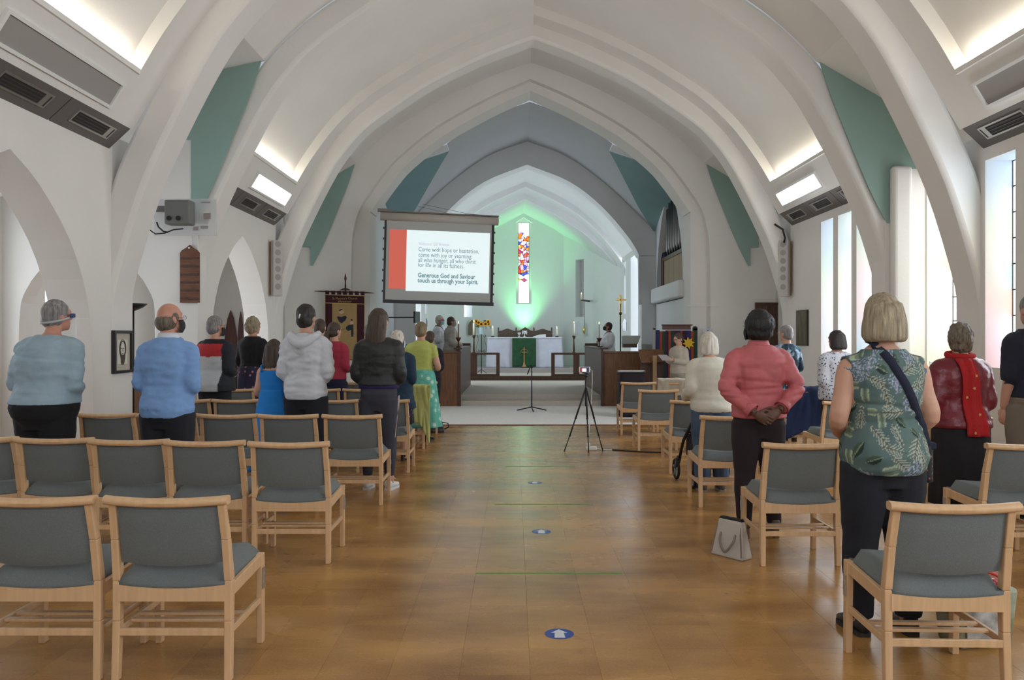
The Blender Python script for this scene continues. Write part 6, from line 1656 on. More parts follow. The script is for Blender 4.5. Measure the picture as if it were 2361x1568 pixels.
for i in range(12):
    a = rz_.uniform(0, 6.28); r_ = rz_.uniform(0.05, 0.19); zz = rz_.uniform(0.22, 0.42)
    c = Vector((r_ * math.cos(a), r_ * math.sin(a) * 0.6, zz)); d = Vector((math.cos(a), 0.3 * math.sin(a), rz_.uniform(-0.3, 0.8))).normalized(); s_ = d.cross(Vector((0, 1, 0))).normalized()
    MB().add([c - d * 0.06, c + s_ * 0.03, c + d * 0.07, c - s_ * 0.03, c + Vector((0, -0.012, 0))], [(0, 1, 4), (1, 2, 4), (2, 3, 4), (3, 0, 4)]).build('leaf', LEAFG, vsn, solid=0.002)
def sunflower():
    t = thing('sunflower', 'x', 'flower', group='sunflowers in the vase')
    pm = MB()
    for ring_, (n, r0, r1) in enumerate(((14, 0.034, 0.085), (14, 0.030, 0.072))):
        for i in range(n):
            a = 2 * math.pi * (i + 0.5 * ring_) / n; ca, sa = math.cos(a), math.sin(a); w = 0.013
            y = -0.004 - 0.006 * ring_
            pm.add([(r0 * ca, y, r0 * sa), ((r0 + r1) / 2 * ca - w * sa, y - 0.006, (r0 + r1) / 2 * sa + w * ca), (r1 * ca, y + 0.008, r1 * sa), ((r0 + r1) / 2 * ca + w * sa, y - 0.006, (r0 + r1) / 2 * sa - w * ca)], [(0, 1, 2, 3)])
    o = pm.build('petals', mat('sunflower_yellow', (0.80, 0.40, 0.012), 0.6), t, solid=0.002); o['kind'] = 'stuff'
    MB().ball((0, -0.008, 0), 0.040, 0.014, 0.040, 14, 8).build('disc', mat('sunflower_disc', (0.045, 0.018, 0.008), 0.9, bump=0.8, bscale=120), t, smooth=True)
    MB().tube([(0, 0.0, 0), (0, 0.05, -0.06), (0, 0.08, -0.16)], 0.008, 6).build('stem', LEAFG, t)
    return t
sf = sunflower()
spots_ = [(1103.5, 744, 0), (1109.5, 747.5, 10), (1119.5, 747, -8), (1126, 742, -30), (1127.5, 746.5, -45), (1098, 741, 40)]
NM = ['sunflower facing forward at the upper left of the vase', 'small sunflower low in the middle of the vase', 'large sunflower low on the right of the vase', 'sunflower at the upper right of the vase', 'sunflower seen edge-on at the right of the vase', 'sunflower turned left behind the tall candle']
for i, (u, v, rz) in enumerate(spots_):
    p = at(u, v, 25.26)
    o = sf if i == 0 else dup(sf, p, R(rz), NM[i])
    o.location = p; o.rotation_euler = (0, 0, R(rz)); o['label'] = NM[i]
# standing candles
def candle_pole(u, y, vtop, vhold, vbase, zb, r, lab, hold=DARKWOOD, pole_r=0.016, wax=WAX):
    t = thing('candle_stand', lab + ' stand', 'candle stand', (xa(u, y), y, zb), group='candle stands')
    zh = za(vhold, y) - zb
    MB().tube([(0, 0, 0.0), (0, 0, zh - 0.05)], pole_r, 10).build('pole', hold, t, smooth=True)
    MB().lathe([(pole_r, zh - 0.09), (0.05, zh - 0.03), (0.062, zh), (0.03, zh + 0.001)], 16).build('drip_tray', hold, t, smooth=True)
    MB().lathe([(0.05, 0), (0.05, 0.02), (pole_r, 0.03)], 16).build('base', hold, t, smooth=True)
    candle(xa(u, y), y, zb + zh + 0.001, r, za(vtop, y) - za(vhold, y) - 0.05, lab, wax=wax)
candle_pole(1057, 17.6, 742, 778, 800, 1.236, 0.014, 'tall brown lit candle at the left choir stall', wax=mat('brown_wax', (0.25, 0.14, 0.09), 0.5))
candle_pole(1092.5, 23.62, 740, 773, 813, 1.016, 0.030, 'thick white lit candle on the left altar rail', pole_r=0.026)
candle_pole(1323.5, 23.62, 742, 774, 815, 1.016, 0.022, 'thin white lit candle on the right altar rail', pole_r=0.026)
candle_pole(1381.5, 17.9, 743, 779, 800, 1.236, 0.012, 'tall lit candle at the right choir stall', wax=mat('pink_wax', (0.55, 0.38, 0.30), 0.5))
# processional cross
pc = thing('processional_cross', 'brass processional cross on a tall dark pole', 'cross', (xa(1430.5, 19.6), 19.6, 0.22))
zc = lambda v: za(v, 19.6) - 0.22
MB().tube([(0, 0, 0), (0, 0, zc(745))], 0.016, 10).build('pole', BLACK, pc, smooth=True)
MB().tube([(0, 0, zc(745)), (0, 0, zc(700))], 0.017, 10).build('sleeve', BRASS, pc, smooth=True)
MB().ball((0, 0, zc(723)), 0.035, 0.035, 0.04).build('knop', mat('dark_bronze', (0.10, 0.08, 0.04), 0.3, metal=0.8), pc, smooth=True)
MB().bar((0, 0, zc(718)), (0, 0, zc(680)), 0.04, 0.025, up=(0, 1, 0)).bar((xa(1419, 19.6) - pc.location.x, 0, zc(691)), (xa(1443, 19.6) - pc.location.x, 0, zc(692)), 0.025, 0.04).box(-0.03, 0.03, -0.015, 0.015, zc(683), zc(680)).build('cross', BRASS, pc, bevel=0.006)
MB().lathe([(0.12, 0), (0.12, 0.03), (0.02, 0.05)], 16).build('base', BLACK, pc)
# sanctuary lamp on its bracket
sl = thing('hanging_lamp', 'brass lamp hanging on a chain from a wall bracket', 'lamp', (xa(1352, 27.0), 27.0, za(692, 27.0)))
q_ = 27.0 / FPX
MB().bar((-12 * q_, 0, 0), (16 * q_, 0.85, 0), 0.035, 0.06).build('bracket', DARKWOOD, sl, bevel=0.006)
MB().tube([(-4 * q_, 0, -0.03), (-5 * q_, 0, -62 * q_)], 0.008, 6).build('chain', IRON, sl)
MB().lathe([(0.01, -78 * q_), (0.04, -74 * q_), (0.055, -70 * q_), (0.045, -66 * q_), (0.02, -62 * q_)], 14, (-5 * q_, 0, 0)).build('lamp_bowl', BRASS, sl, smooth=True)
candle(xa(1340.5, 27.0), 27.0, za(690, 27.0) - 0.012, 0.03, 0.16, 'white candle on the wall bracket by the sanctuary lamp')
# plaques, monitor
def lancet_thing(name, u, v0, v1, wpx, y, m, lab, cat, d=0.03):
    kk = y / FPX; h = (v1 - v0) * kk; w = wpx * kk
    t = thing(name, lab, cat, at(u, v1, y))
    MB().prism([(-w / 2, 0), (w / 2, 0), (w / 2, h * 0.62), (w * 0.34, h * 0.82), (0, h), (-w * 0.34, h * 0.82), (-w / 2, h * 0.62)], (0, 0, 0), (1, 0, 0), (0, 0, 1), (0, 1, 0), d).build('panel', m, t, bevel=0.006)
    MB().box(-w * 0.4, w * 0.4, -0.006, 0.0, h * 0.1, h * 0.14).build('ledge', m, t)
lancet_thing('wall_plaque', 1088, 737, 773, 17, 27.9, mat('plaque_oak', (0.16, 0.125, 0.08), 0.6), 'pointed brown wooden plaque on the wall behind the sunflowers', 'plaque')
lancet_thing('wall_niche', 980.5, 731, 754, 10, 24.6, mat('niche_grey', (0.36, 0.38, 0.40), 0.8), 'small grey pointed panel behind the white-haired priest', 'panel')
lancet_thing('wall_niche', 1440, 734, 763, 10, 23.8, mat('niche_grey'), 'small grey pointed panel beside the processional cross', 'panel')
lancet_thing('wall_niche', 1333, 739, 772, 20, 27.6, mat('niche_white', (0.62, 0.66, 0.68), 0.8), 'pale pointed wall panel behind the right altar candle', 'panel')
tv = thing('monitor', 'thin black monitor tilted on an arm by the choir', 'monitor', (xa(955, 18.6), 18.6, za(745, 18.6)), R(80))
tv.location.x += 0.06
MB().box(-0.20, 0.20, -0.02, 0.02, 0, 0.26).build('screen', BLACK, tv, bevel=0.006)
MB().bar((0, 0.02, 0.13), (0.0, 1.0, 0.13), 0.03, 0.03).build('arm', BLACK, tv)
# organ
og = thing('organ', 'pipe organ in its chamber above the choir', 'organ', (XC + 3.66, 19.4, 2.3))
TAN = mat('tan_panel', (0.30, 0.21, 0.12), 0.6)
for i in range(4): MB().box(-0.25, -0.22, -1.3 + i * 0.62, -1.3 + i * 0.62 + 0.60, 0.0, 1.05).build('case_panel', TAN, og, bevel=0.004)
MB().box(-0.27, -0.16, -1.35, 1.25, 1.05, 1.14).build('case_rail', DARKWOOD, og)
for y_ in (-1.38, 1.22): MB().box(-0.28, -0.15, y_, y_ + 0.07, 0, 1.14).build('case_post', OAK, og)
MB().box(-0.2, 1.2, -1.3, 1.2, 0.0, 1.0).build('case_body', DARKWOOD, og)
PIPE = mat('pipe_metal', (0.22, 0.21, 0.22), 0.3, metal=0.9)
for i in range(16):
    y_ = -1.2 + i * 0.15; h = 1.0 + 0.75 * abs(math.sin(i * 0.55 + 0.4))
    MB().lathe([(0.012, 1.14), (0.05, 1.30), (0.055, 1.32), (0.055, 1.14 + h), (0.045, 1.14 + h)], 12, (-0.20 + 0.06 * (i % 2), y_, 0)).build('pipe', PIPE, og, smooth=True)
MB().box(0.2, 0.26, -1.4, 1.4, 1.0, 2.7).build('back_panel', mat('organ_black', (0.01, 0.01, 0.012), 0.6), og)
MB().grid(lambda u, v: (-0.20 + 0.03 * math.sin(u * 20), 1.28 + 0.45 * u, 0.05 + 1.25 * v), 16, 4).build('curtain', cloth('navy_curtain', (0.02, 0.025, 0.07)), og, smooth=True, solid=0.01)
ol = thing('organ_lamp', 'bright white lamp shining among the organ pipes', 'lamp', (XC + 3.48, 18.75, za(505, 18.75)))
MB().ball((0, 0, 0.06), 0.055, 0.055, 0.045).build('bulb', mat('cold_bulb', (1, 1, 1), 0.4, emit=(0.75, 0.85, 1.0), estr=30), ol, smooth=True)
MB().tube([(0, 0, 0.09), (0.05, 0, 0.35), (0.15, 0, 0.5)], 0.015, 8).build('arm', BLACK, ol)
# ---------------------------------------------------------------- banner, screen, desks before the chancel
bn = thing('church_banner', 'maroon and gold church banner hanging from a pole', 'banner', (xa(795, 16.7), 16.7, 0.012))
KB = 16.7 / FPX
bx_ = lambda u: (u - 795) * KB
bz_ = lambda v: za(v, 16.7) - 0.012
MB().tube([(0, 0.06, 0.0), (0, 0.06, bz_(655))], 0.016, 10).build('pole', DARKWOOD, bn, smooth=True)
MB().lathe([(0.13, 0), (0.13, 0.03), (0.03, 0.06)], 20, (0, 0.06, 0)).build('base', DARKWOOD, bn)
MB().lathe([(0.012, bz_(666)), (0.014, bz_(648)), (0.026, bz_(642)), (0.012, bz_(634)), (0.002, bz_(629))], 12, (0, 0.06, 0)).build('finial', DARKWOOD, bn, smooth=True)
MB().prism([(bx_(781), bz_(669)), (bx_(808), bz_(669)), (bx_(801), bz_(665)), (bx_(795), bz_(663.5)), (bx_(788), bz_(665))], (0, 0.05, 0), (1, 0, 0), (0, 0, 1), (0, 1, 0), 0.03).build('bracket', DARKWOOD, bn)
MB().tube([(bx_(724), 0.02, bz_(671)), (bx_(740), 0.02, bz_(671.5)), (bx_(845), 0.02, bz_(674.5)), (bx_(862), 0.02, bz_(676))], [0.006, 0.016, 0.016, 0.006], 10).build('crossbar', DARKWOOD, bn, smooth=True)
MAR = cloth('maroon_velvet', (0.040, 0.006, 0.014)); GLD = cloth('gold_satin', (0.34, 0.22, 0.08), rough=0.5)
def sag(u): return (u - 795) / 47 * 1.4
def qd(u0, u1, v0, v1, y0, y1): 
    return MB().hexa([(bx_(u0), y0, bz_(v1 + sag(u0))), (bx_(u1), y0, bz_(v1 + sag(u1))), (bx_(u1), y1, bz_(v1 + sag(u1))), (bx_(u0), y1, bz_(v1 + sag(u0))), (bx_(u0), y0, bz_(v0 + sag(u0))), (bx_(u1), y0, bz_(v0 + sag(u1))), (bx_(u1), y1, bz_(v0 + sag(u1))), (bx_(u0), y1, bz_(v0 + sag(u0)))])
qd(750, 840, 680.5, 830, 0.0, 0.012).build('cloth', MAR, bn)
for i in range(7):
    u = 750 + i * 13.6; qd(u, u + 8.5, 671, 681, -0.004, 0.03).build('loop', MAR, bn)
qd(766, 823, 700, 829, -0.006, 0.0).build('centre_panel', GLD, bn)
for v0, v1 in ((680, 681.6), (699, 700.6)): qd(749, 841, v0, v1, -0.008, 0.0).build('braid', mat('gold_braid', (0.50, 0.34, 0.10), 0.5), bn)
for u in (749, 840): qd(u, u + 1.2, 680, 830, -0.008, 0.0).build('braid', mat('gold_braid'), bn)
TXG = mat('gold_lettering', (0.42, 0.28, 0.09), 0.6)
for body, v, w in (("St Maurice's Church", 690.5, 57), ('Westmoor', 697.5, 32)):
    o = text_mesh('lettering', body, 7.5 * KB, TXG, bn, (0, -0.006, bz_(v)), (R(90), 0, 0), 'CENTER')
    w0 = max(c[0] for c in o.bound_box) - min(c[0] for c in o.bound_box); o.scale = (w * KB / w0, 1, 1)
# embroidered figures: plain generic shapes
EMB = mat('embroidery_navy', (0.015, 0.02, 0.035), 0.8); EMF = mat('embroidery_flesh', (0.50, 0.36, 0.24), 0.8); EMH = mat('embroidery_brown', (0.20, 0.10, 0.05), 0.8)
def emb(poly, m, name): MB().prism([(bx_(u), bz_(v + sag(u))) for u, v in poly], (0, -0.009, 0), (1, 0, 0), (0, 0, 1), (0, 1, 0), 0.003).build(name, m, bn)
emb([(782 + 5 + 6.0 * math.cos(R(a)), 718 + 6.5 * math.sin(R(a))) for a in range(0, 360, 30)], EMF, 'motif')
emb([(782, 719), (783, 714), (788, 712.5), (793, 716), (790, 715), (787, 714.5), (784.5, 717)], EMH, 'motif')
emb([(777, 731), (781, 730), (788, 731), (796, 728), (800, 731), (797, 738), (788, 746), (782, 742), (779, 736)], EMB, 'motif')
emb([(798, 754), (804, 749), (815, 747), (815, 776), (810, 776), (810, 760), (803, 763), (798, 759)], EMB, 'motif')
emb([(811 + 2.2 * math.cos(R(a)), 737 + 2.4 * math.sin(R(a))) for a in range(0, 360, 45)], EMB, 'motif')
emb([(807, 742), (811, 740), (815, 742), (815, 747), (808, 748)], EMF, 'motif')
emb([(783, 758), (790, 760), (797, 756), (796, 758), (790, 761.5), (783, 759.5)], EMH, 'motif')

ts = thing('tapestry_screen', 'folding screen draped in striped cloth with a yellow star', 'screen', (xa(1557, 16.35), 16.35, 0.012))
KT = 16.35 / FPX
tx = lambda u: (u - 1557) * KT
tz = lambda v: za(v, 16.35) - 0.012
SC = [(1512, (0.02, 0.025, 0.10)), (1520, (0.26, 0.045, 0.02)), (1526, (0.02, 0.045, 0.03)), (1534, (0.05, 0.012, 0.03)), (1541, (0.30, 0.05, 0.02)), (1546, (0.02, 0.045, 0.03)), (1554, (0.05, 0.012, 0.03)), (1561, (0.02, 0.025, 0.10)), (1568, (0.26, 0.045, 0.02)), (1573, (0.05, 0.012, 0.03)), (1582, (0.02, 0.025, 0.12)), (1592, (0.28, 0.05, 0.02)), (1598, (0.02, 0.045, 0.03)), (1607, None)]
for i in range(len(SC) - 1):
    u0, c = SC[i]; u1 = SC[i + 1][0]
    top_v = 762 if (1530 < u0 < 1590) else 764 - (3 if i == 0 else 0)
    MB().grid(lambda u, v: (tx(u0 + (u1 - u0) * u), -0.02 * math.sin(((u0 + (u1 - u0) * u) - 1512) * 0.16) - 0.03, 0.05 + (tz(top_v) - 0.05) * v), 4, 6).build('stripe', cloth('stripe_%d' % i, c), ts, smooth=True, solid=0.008)
for u0, u1 in ((1505, 1512), (1598, 1608)):
    MB().box(tx(u0), tx(u1), -0.01, 0.05, 0, tz(757)).tube([(tx((u0 + u1) / 2), -0.01, tz(757)), (tx((u0 + u1) / 2), 0.05, tz(757))], (u1 - u0) / 2 * KT, 16).build('post', mat('screen_grey_post', (0.30, 0.29, 0.30), 0.6) if u0 < 1550 else cloth('moss_green', (0.025, 0.05, 0.03)), ts)
MB().box(tx(1528), tx(1592), -0.03, 0.06, tz(760), tz(751)).box(tx(1526), tx(1596), -0.05, 0.08, tz(751), tz(748)).build('cornice', RED, ts, bevel=0.006)
MB().box(tx(1512), tx(1600), 0.0, 0.04, 0, tz(764)).build('backing', DARKWOOD, ts)
star = [((14.5 if i % 2 == 0 else 8.0) * KT * math.cos(R(90 + i * 22.5 + 8)), (14.5 if i % 2 == 0 else 8.0) * KT * math.sin(R(90 + i * 22.5 + 8))) for i in range(16)]
MB().prism(star, (tx(1586), -0.075, tz(791)), (1, 0, 0), (0, 0, 1), (0, 1, 0), 0.01).build('star', mat('yellow_felt', (0.62, 0.40, 0.03), 0.9), ts)

rd = thing('reading_desk', 'brown wooden reading desk with a sloping top', 'lectern', (xa(1500, 16.0), 16.0, 0.012))
KR = 16.0 / FPX
rx = lambda u: (u - 1500) * KR
rzz = lambda v: za(v, 16.0) - 0.012
MB().hexa([(rx(1474), -0.22, rzz(836)), (rx(1531), -0.22, rzz(834)), (rx(1531), 0.12, rzz(808)), (rx(1474), 0.12, rzz(809)), (rx(1474), -0.22, rzz(833)), (rx(1531), -0.22, rzz(831)), (rx(1531), 0.12, rzz(805)), (rx(1474), 0.12, rzz(806))]).build('sloping_top', OAK, rd, bevel=0.005)
MB().box(rx(1478), rx(1528), -0.05, 0.05, 0.05, rzz(822)).build('panel', DARKWOOD, rd)
MB().box(rx(1500), rx(1509), -0.27, -0.23, 0.0, rzz(819)).build('front_post', mat('light_oak_post', (0.30, 0.17, 0.07), 0.5), rd, bevel=0.004)
MB().box(rx(1476), rx(1530), -0.2, 0.2, 0.0, 0.05).build('base', DARKWOOD, rd)
tb = thing('side_table', 'small table under a black cloth with papers on it', 'table', (xa(1455, 15.0), 15.0, 0.012))
kt_ = 15.0 / FPX; zt2 = za(856, 15.0) - 0.012
def drape(u, v):
    a = 2 * math.pi * u; r_ = 1 + 0.10 * v + 0.04 * v * math.sin(a * 9)
    c, s = math.cos(a), math.sin(a)
    return (0.225 * r_ * math.copysign(abs(c) ** 0.35, c), 0.20 * r_ * math.copysign(abs(s) ** 0.35, s), (zt2 - 0.01) * (1 - v * 0.96))
MB().grid(drape, 60, 6).build('cloth', cloth('black_tablecloth', (0.014, 0.008, 0.012)), tb, smooth=True)
MB().box(-0.235, 0.235, -0.21, 0.21, zt2 - 0.025, zt2).build('top', BLACK, tb, bevel=0.006)
pa = thing('paper_stack', 'stack of white papers on the small black table', 'papers', (xa(1455, 15.0), 15.0, zt2 + 0.0125))
for i in range(3): MB().box(-0.235 + 0.02 * i, 0.18 + 0.03 * i, -0.16, 0.14, 0.004 * i, 0.004 * i + 0.0035).build('sheet', mat('white_paper'), pa)
cu = thing('pale_cushion', 'pale grey padded rest on top of the right choir stall', 'cushion', (xa(1454, 17.5), 17.5, 1.236))
KC = 17.5 / FPX
MB().hexa([(-19 * KC, -0.15, 0), (14 * KC, -0.15, 0), (14 * KC, 0.15, 0), (-19 * KC, 0.15, 0), (-19 * KC, -0.15, 20 * KC), (21 * KC, -0.15, 20 * KC), (21 * KC, 0.15, 20 * KC), (-19 * KC, 0.15, 20 * KC)]).build('pad', mat('pale_grey_vinyl', (0.34, 0.36, 0.34), 0.6), cu, bevel=0.015)
MB().box(-0.17, 0.12, -0.12, 0.12, -0.07, 0.0).build('foot', DARKWOOD, cu)
cu.location.z += 0.07

# ---------------------------------------------------------------- stands, phone, cables, floor marks
ms = thing('microphone_stand', 'black tripod microphone stand in front of the chancel steps', 'stand', (xa(1226, 16.1), 16.1, 0.012))
ztop = za(846, 16.1)
for a in (95, 188, -8): MB().tube([(0, 0, 0.08), (0.29 * math.cos(R(a + 180)), 0.29 * math.sin(R(a + 180)) * 1.0, 0.012)], 0.011, 8).build('leg', BLACK, ms, smooth=True)
MB().tube([(0, 0, 0.05), (0, 0, ztop)], [0.013, 0.010], 8).build('pole', BLACK, ms, smooth=True)
MB().tube([(0, 0, ztop), (-0.015, -0.01, ztop + 0.03), (-0.085, -0.02, ztop - 0.16)], 0.010, 8).build('boom', BLACK, ms, smooth=True)
MB().ball((0, 0, ztop - 0.02), 0.02).build('clutch', BLACK, ms, smooth=True)

tp = thing('camera_tripod', 'black tripod holding a phone beside the aisle', 'tripod', (xa(1351, 10.55), 10.55, 0))
zp = za(861, 10.55)
for a, r_ in ((200, 0.30), (275, 0.20), (-12, 0.215)):
    e_ = Vector((r_ * math.cos(R(a)), r_ * math.sin(R(a)) * 1.0, 0.0)); s0 = Vector((0, 0, zp - 0.18))
    l1 = s0.lerp(e_, 0.48); l2 = s0.lerp(e_, 0.75)
    lg = MB().tube([s0, l1], 0.011, 8).tube([l1, l2], 0.009, 8).tube([l2, e_ + Vector((0, 0, 0.012))], 0.007, 8).build('leg', BLACK, tp, smooth=True)
    for q in (l1, l2): MB().ball(q, 0.015, n=8, m=6).build('leg_lock', BLACK, lg, smooth=True)
    MB().ball(e_ + Vector((0, 0, 0.010)), 0.010, n=8, m=6).build('rubber_foot', BLACK, lg)
MB().tube([(0, 0, zp - 0.42), (0, 0, zp - 0.03)], 0.012, 8).build('centre_column', BLACK, tp, smooth=True)
MB().ball((0, 0, zp - 0.03), 0.024).box(-0.02, 0.02, -0.02, 0.02, zp - 0.02, zp + 0.01).build('head', BLACK, tp)
ph = thing('phone', 'white phone clamped on the tripod, filming the service', 'phone', (xa(1347.5, 10.55), 10.53, zp + 0.012))
MB().box(-0.072, 0.072, -0.005, 0.005, 0, 0.072).build('case', WHITE, ph, bevel=0.005, bseg=3)
MB().box(-0.055, 0.055, -0.0062, -0.005, 0.006, 0.066).build('screen', mat('phone_screen', (0.05, 0.05, 0.08), 0.1, emit=(0.02, 0.03, 0.10), estr=1), ph)
MB().box(-0.03, 0.022, -0.0068, -0.0062, 0.012, 0.052).build('screen_image', mat('phone_bright', (1, 1, 1), 0.3, emit=(0.85, 0.92, 1.0), estr=2.0), ph)
MB().box(-0.042, -0.03, -0.0068, -0.0062, 0.012, 0.055).build('screen_red', mat('phone_red', (0.8, 0.05, 0.03), 0.3, emit=(0.9, 0.06, 0.03), estr=1), ph)
MB().box(-0.03, 0.03, -0.012, 0.012, -0.012, 0.003).build('clamp', BLACK, ph)
MB().tube([(0.072, 0, 0.036), (0.095, 0.0, 0.03), (0.10, 0.01, -0.10), (0.085, 0.02, -0.45), (0.055, -0.02, -0.75), (0.03, -0.10, -1.018)], 0.004, 6).build('charging_cable', WHITE, ph, smooth=True)
pw = thing('power_adapter', 'white plug adapter lying on the floor under the tripod', 'adapter', (xa(1363, 10.6), 10.62, 0))
MB().box(-0.065, 0.075, -0.035, 0.035, 0.0, 0.045).build('strip', WHITE, pw, bevel=0.008)
MB().box(-0.06, -0.01, -0.03, 0.03, 0.045, 0.085).build('plug', WHITE, pw, bevel=0.008)
MB().tube([(0.07, 0, 0.02), (0.16, -0.02, 0.006), (0.27, -0.05, 0.006)], 0.006, 6).build('white_lead', WHITE, pw, smooth=True)
cbk = MB(); p2, r2 = smooth_path([(xa(1363, 10.6) + 0.27, 10.57, 0.009), (1.7, 10.36, 0.009), (2.3, 10.33, 0.009), (3.0, 10.32, 0.009), (4.2, 10.1, 0.009)], [0.009] * 5, 6)
cbk.tube(p2, r2, 8); tag(cbk.build('power_cable', BLACK, smooth=True), 'black cable running across the floor to the right wall', 'cable')
BLUED = mat('decal_blue', (0.012, 0.055, 0.34), 0.35); WHITED = mat('decal_white', (0.72, 0.74, 0.76), 0.4)
def decal(x, y, lab):
    t = thing('floor_decal', lab, 'floor sticker', (x, y, 0.0), group='blue one-way stickers')
    MB().lathe([(0.071, 0.0002), (0.071, 0.0010)], 40).build('disc', BLUED, t)
    MB().prism([(0, 0.060), (0.040, 0.012), (0.022, 0.012), (0.026, -0.055), (-0.026, -0.055), (-0.022, 0.012), (-0.040, 0.012)], (0, 0, 0.0011), (1, 0, 0), (0, 1, 0), (0, 0, 1), 0.0005).build('arrow', WHITED, t)
decal(0.222, 4.03, 'nearest blue floor sticker with a white arrow'); decal(0.205, 6.15, 'middle blue floor sticker with a white arrow'); decal(0.208, 8.22, 'farthest blue floor sticker with a white arrow')
GT = mat('green_tape', (0.10, 0.36, 0.05), 0.5)
for i, (y, u0, u1) in enumerate(((5.065, 1097, 1435), (7.155, 1140, 1362), (9.245, 1165, 1325))):
    tag(MB().box(xa(u0, y), xa(u1, y), y - 0.012, y + 0.012, 0.0002, 0.0010).build('floor_tape', GT), '%s strip of green tape across the aisle floor' % ['nearest', 'middle', 'farthest'][i], 'tape', 'green distancing tapes')

# ---------------------------------------------------------------- bags, walker, draped clothes
hbg = thing('handbag', 'pale grey leather handbag standing on the floor by the aisle', 'handbag', (1.44, 5.46, 0), R(-52)); hbg.scale = (0.76, 0.76, 0.92)
LTH = mat('pale_grey_leather', (0.50, 0.45, 0.40), 0.5, var=0.04, scale=10, bump=0.2, bscale=120)
MB().hexa([(-0.17, -0.075, 0), (0.17, -0.075, 0), (0.17, 0.075, 0), (-0.17, 0.075, 0), (-0.115, -0.03, 0.265), (0.125, -0.03, 0.265), (0.125, 0.03, 0.265), (-0.115, 0.03, 0.265)]).build('body', LTH, hbg, bevel=0.015, bseg=3)
MB().hexa([(-0.115, -0.022, 0.264), (0.125, -0.022, 0.264), (0.125, 0.022, 0.264), (-0.115, 0.022, 0.264), (-0.10, -0.02, 0.28), (0.11, -0.02, 0.28), (0.11, 0.02, 0.28), (-0.10, 0.02, 0.28)]).build('zip', BLACK, hbg)
TRIM = mat('taupe_trim', (0.22, 0.18, 0.15), 0.5)
for y_ in (-0.05, 0.05):
    p2, r2 = smooth_path([(-0.075, y_ * 0.9, 0.17), (-0.06, y_ * 1.6, 0.11), (0.0, y_ * 1.9, 0.045), (0.07, y_ * 1.6, 0.11), (0.08, y_ * 0.9, 0.17)], [0.009] * 5, 6)
    MB().tube(p2, r2, 8).build('handle', TRIM, hbg, smooth=True)
for x_ in (-0.13, 0.13): MB().bar((x_ * 1.22, -0.072, 0.02), (x_ * 0.9, -0.033, 0.225), 0.014, 0.006, up=(0, 1, 0)).build('trim_strip', TRIM, hbg)
gb = thing('shopping_bag', 'green and white shopping bag on the floor by the nearest chair', 'bag', (2.19, 3.92, 0), R(12))
MB().hexa([(-0.14, -0.08, 0), (0.14, -0.08, 0), (0.14, 0.08, 0), (-0.14, 0.08, 0), (-0.16, -0.10, 0.30), (0.17, -0.09, 0.27), (0.17, 0.09, 0.28), (-0.16, 0.10, 0.30)]).build('body', mat('olive_bag', (0.16, 0.18, 0.08), 0.6, color2=(0.42, 0.44, 0.36), scale=7), gb, bevel=0.02)
MB().prism([(-0.12, 0.03), (0.06, 0.02), (0.07, 0.17), (-0.13, 0.20)], (0, -0.10, 0), (1, 0, 0), (0, 0, 1), (0, 1, 0), 0.006).build('picture_print', mat('bag_print', (0.50, 0.50, 0.48), 0.6, color2=(0.12, 0.10, 0.10), scale=12), gb)
for y_ in (-0.08, 0.08):
    p2, r2 = smooth_path([(-0.10, y_, 0.27), (-0.09, y_, 0.33), (0.02, y_ * 0.7, 0.35), (0.09, y_, 0.31), (0.10, y_, 0.25)], [0.009] * 5, 5)
    MB().tube(p2, r2, 8).build('handle', mat('red_handle', (0.50, 0.05, 0.03), 0.5), gb, smooth=True)
MB().lathe([(0.035, 0.20), (0.04, 0.24), (0.038, 0.27), (0.042, 0.275), (0.042, 0.305), (0.01, 0.31)], 16, (0.06, -0.02, 0)).build('jar', mat('red_lid', (0.45, 0.02, 0.02), 0.3), gb, smooth=True)
pb = thing('paper_bag', 'crumpled gold-brown bag under the chair with the lime cardigan', 'bag', (-1.33, 10.84, 0), R(10))
g_ = MB().hexa([(-0.14, -0.08, 0), (0.14, -0.08, 0), (0.14, 0.08, 0), (-0.14, 0.08, 0), (-0.11, -0.05, 0.17), (0.13, -0.06, 0.185), (0.13, 0.05, 0.185), (-0.11, 0.05, 0.17)])
me = remesh(g_, 0.012, 1); displace(me, wrinkle(0.022, 22, 22)); finish('body', me, mat('bronze_foil', (0.36, 0.21, 0.10), 0.35, metal=0.3), pb)
MB().tube([(-0.05, -0.03, 0.17), (-0.03, -0.05, 0.23), (0.05, -0.05, 0.23), (0.07, -0.03, 0.18)], 0.006, 6).build('handle', DARKSHOE, pb, smooth=True)
bb = thing('black_bag', 'black bag with looped straps under the farthest left chair', 'bag', (-1.20, 12.62, 0), R(15))
g_ = MB().hexa([(-0.11, -0.08, 0), (0.13, -0.08, 0), (0.13, 0.08, 0), (-0.11, 0.08, 0), (-0.09, -0.05, 0.17), (0.10, -0.05, 0.16), (0.10, 0.05, 0.16), (-0.09, 0.05, 0.17)])
me = remesh(g_, 0.012, 2); displace(me, wrinkle(0.012, 16, 16)); finish('body', me, DARKSHOE, bb)
for k_ in (0, 1): MB().tube([(0.10, -0.03 + 0.05 * k_, 0.15), (0.19, -0.03 + 0.05 * k_, 0.13), (0.20, -0.03 + 0.05 * k_, 0.07), (0.13, -0.03 + 0.05 * k_, 0.04)], 0.006, 6).build('strap', DARKSHOE, bb, smooth=True)

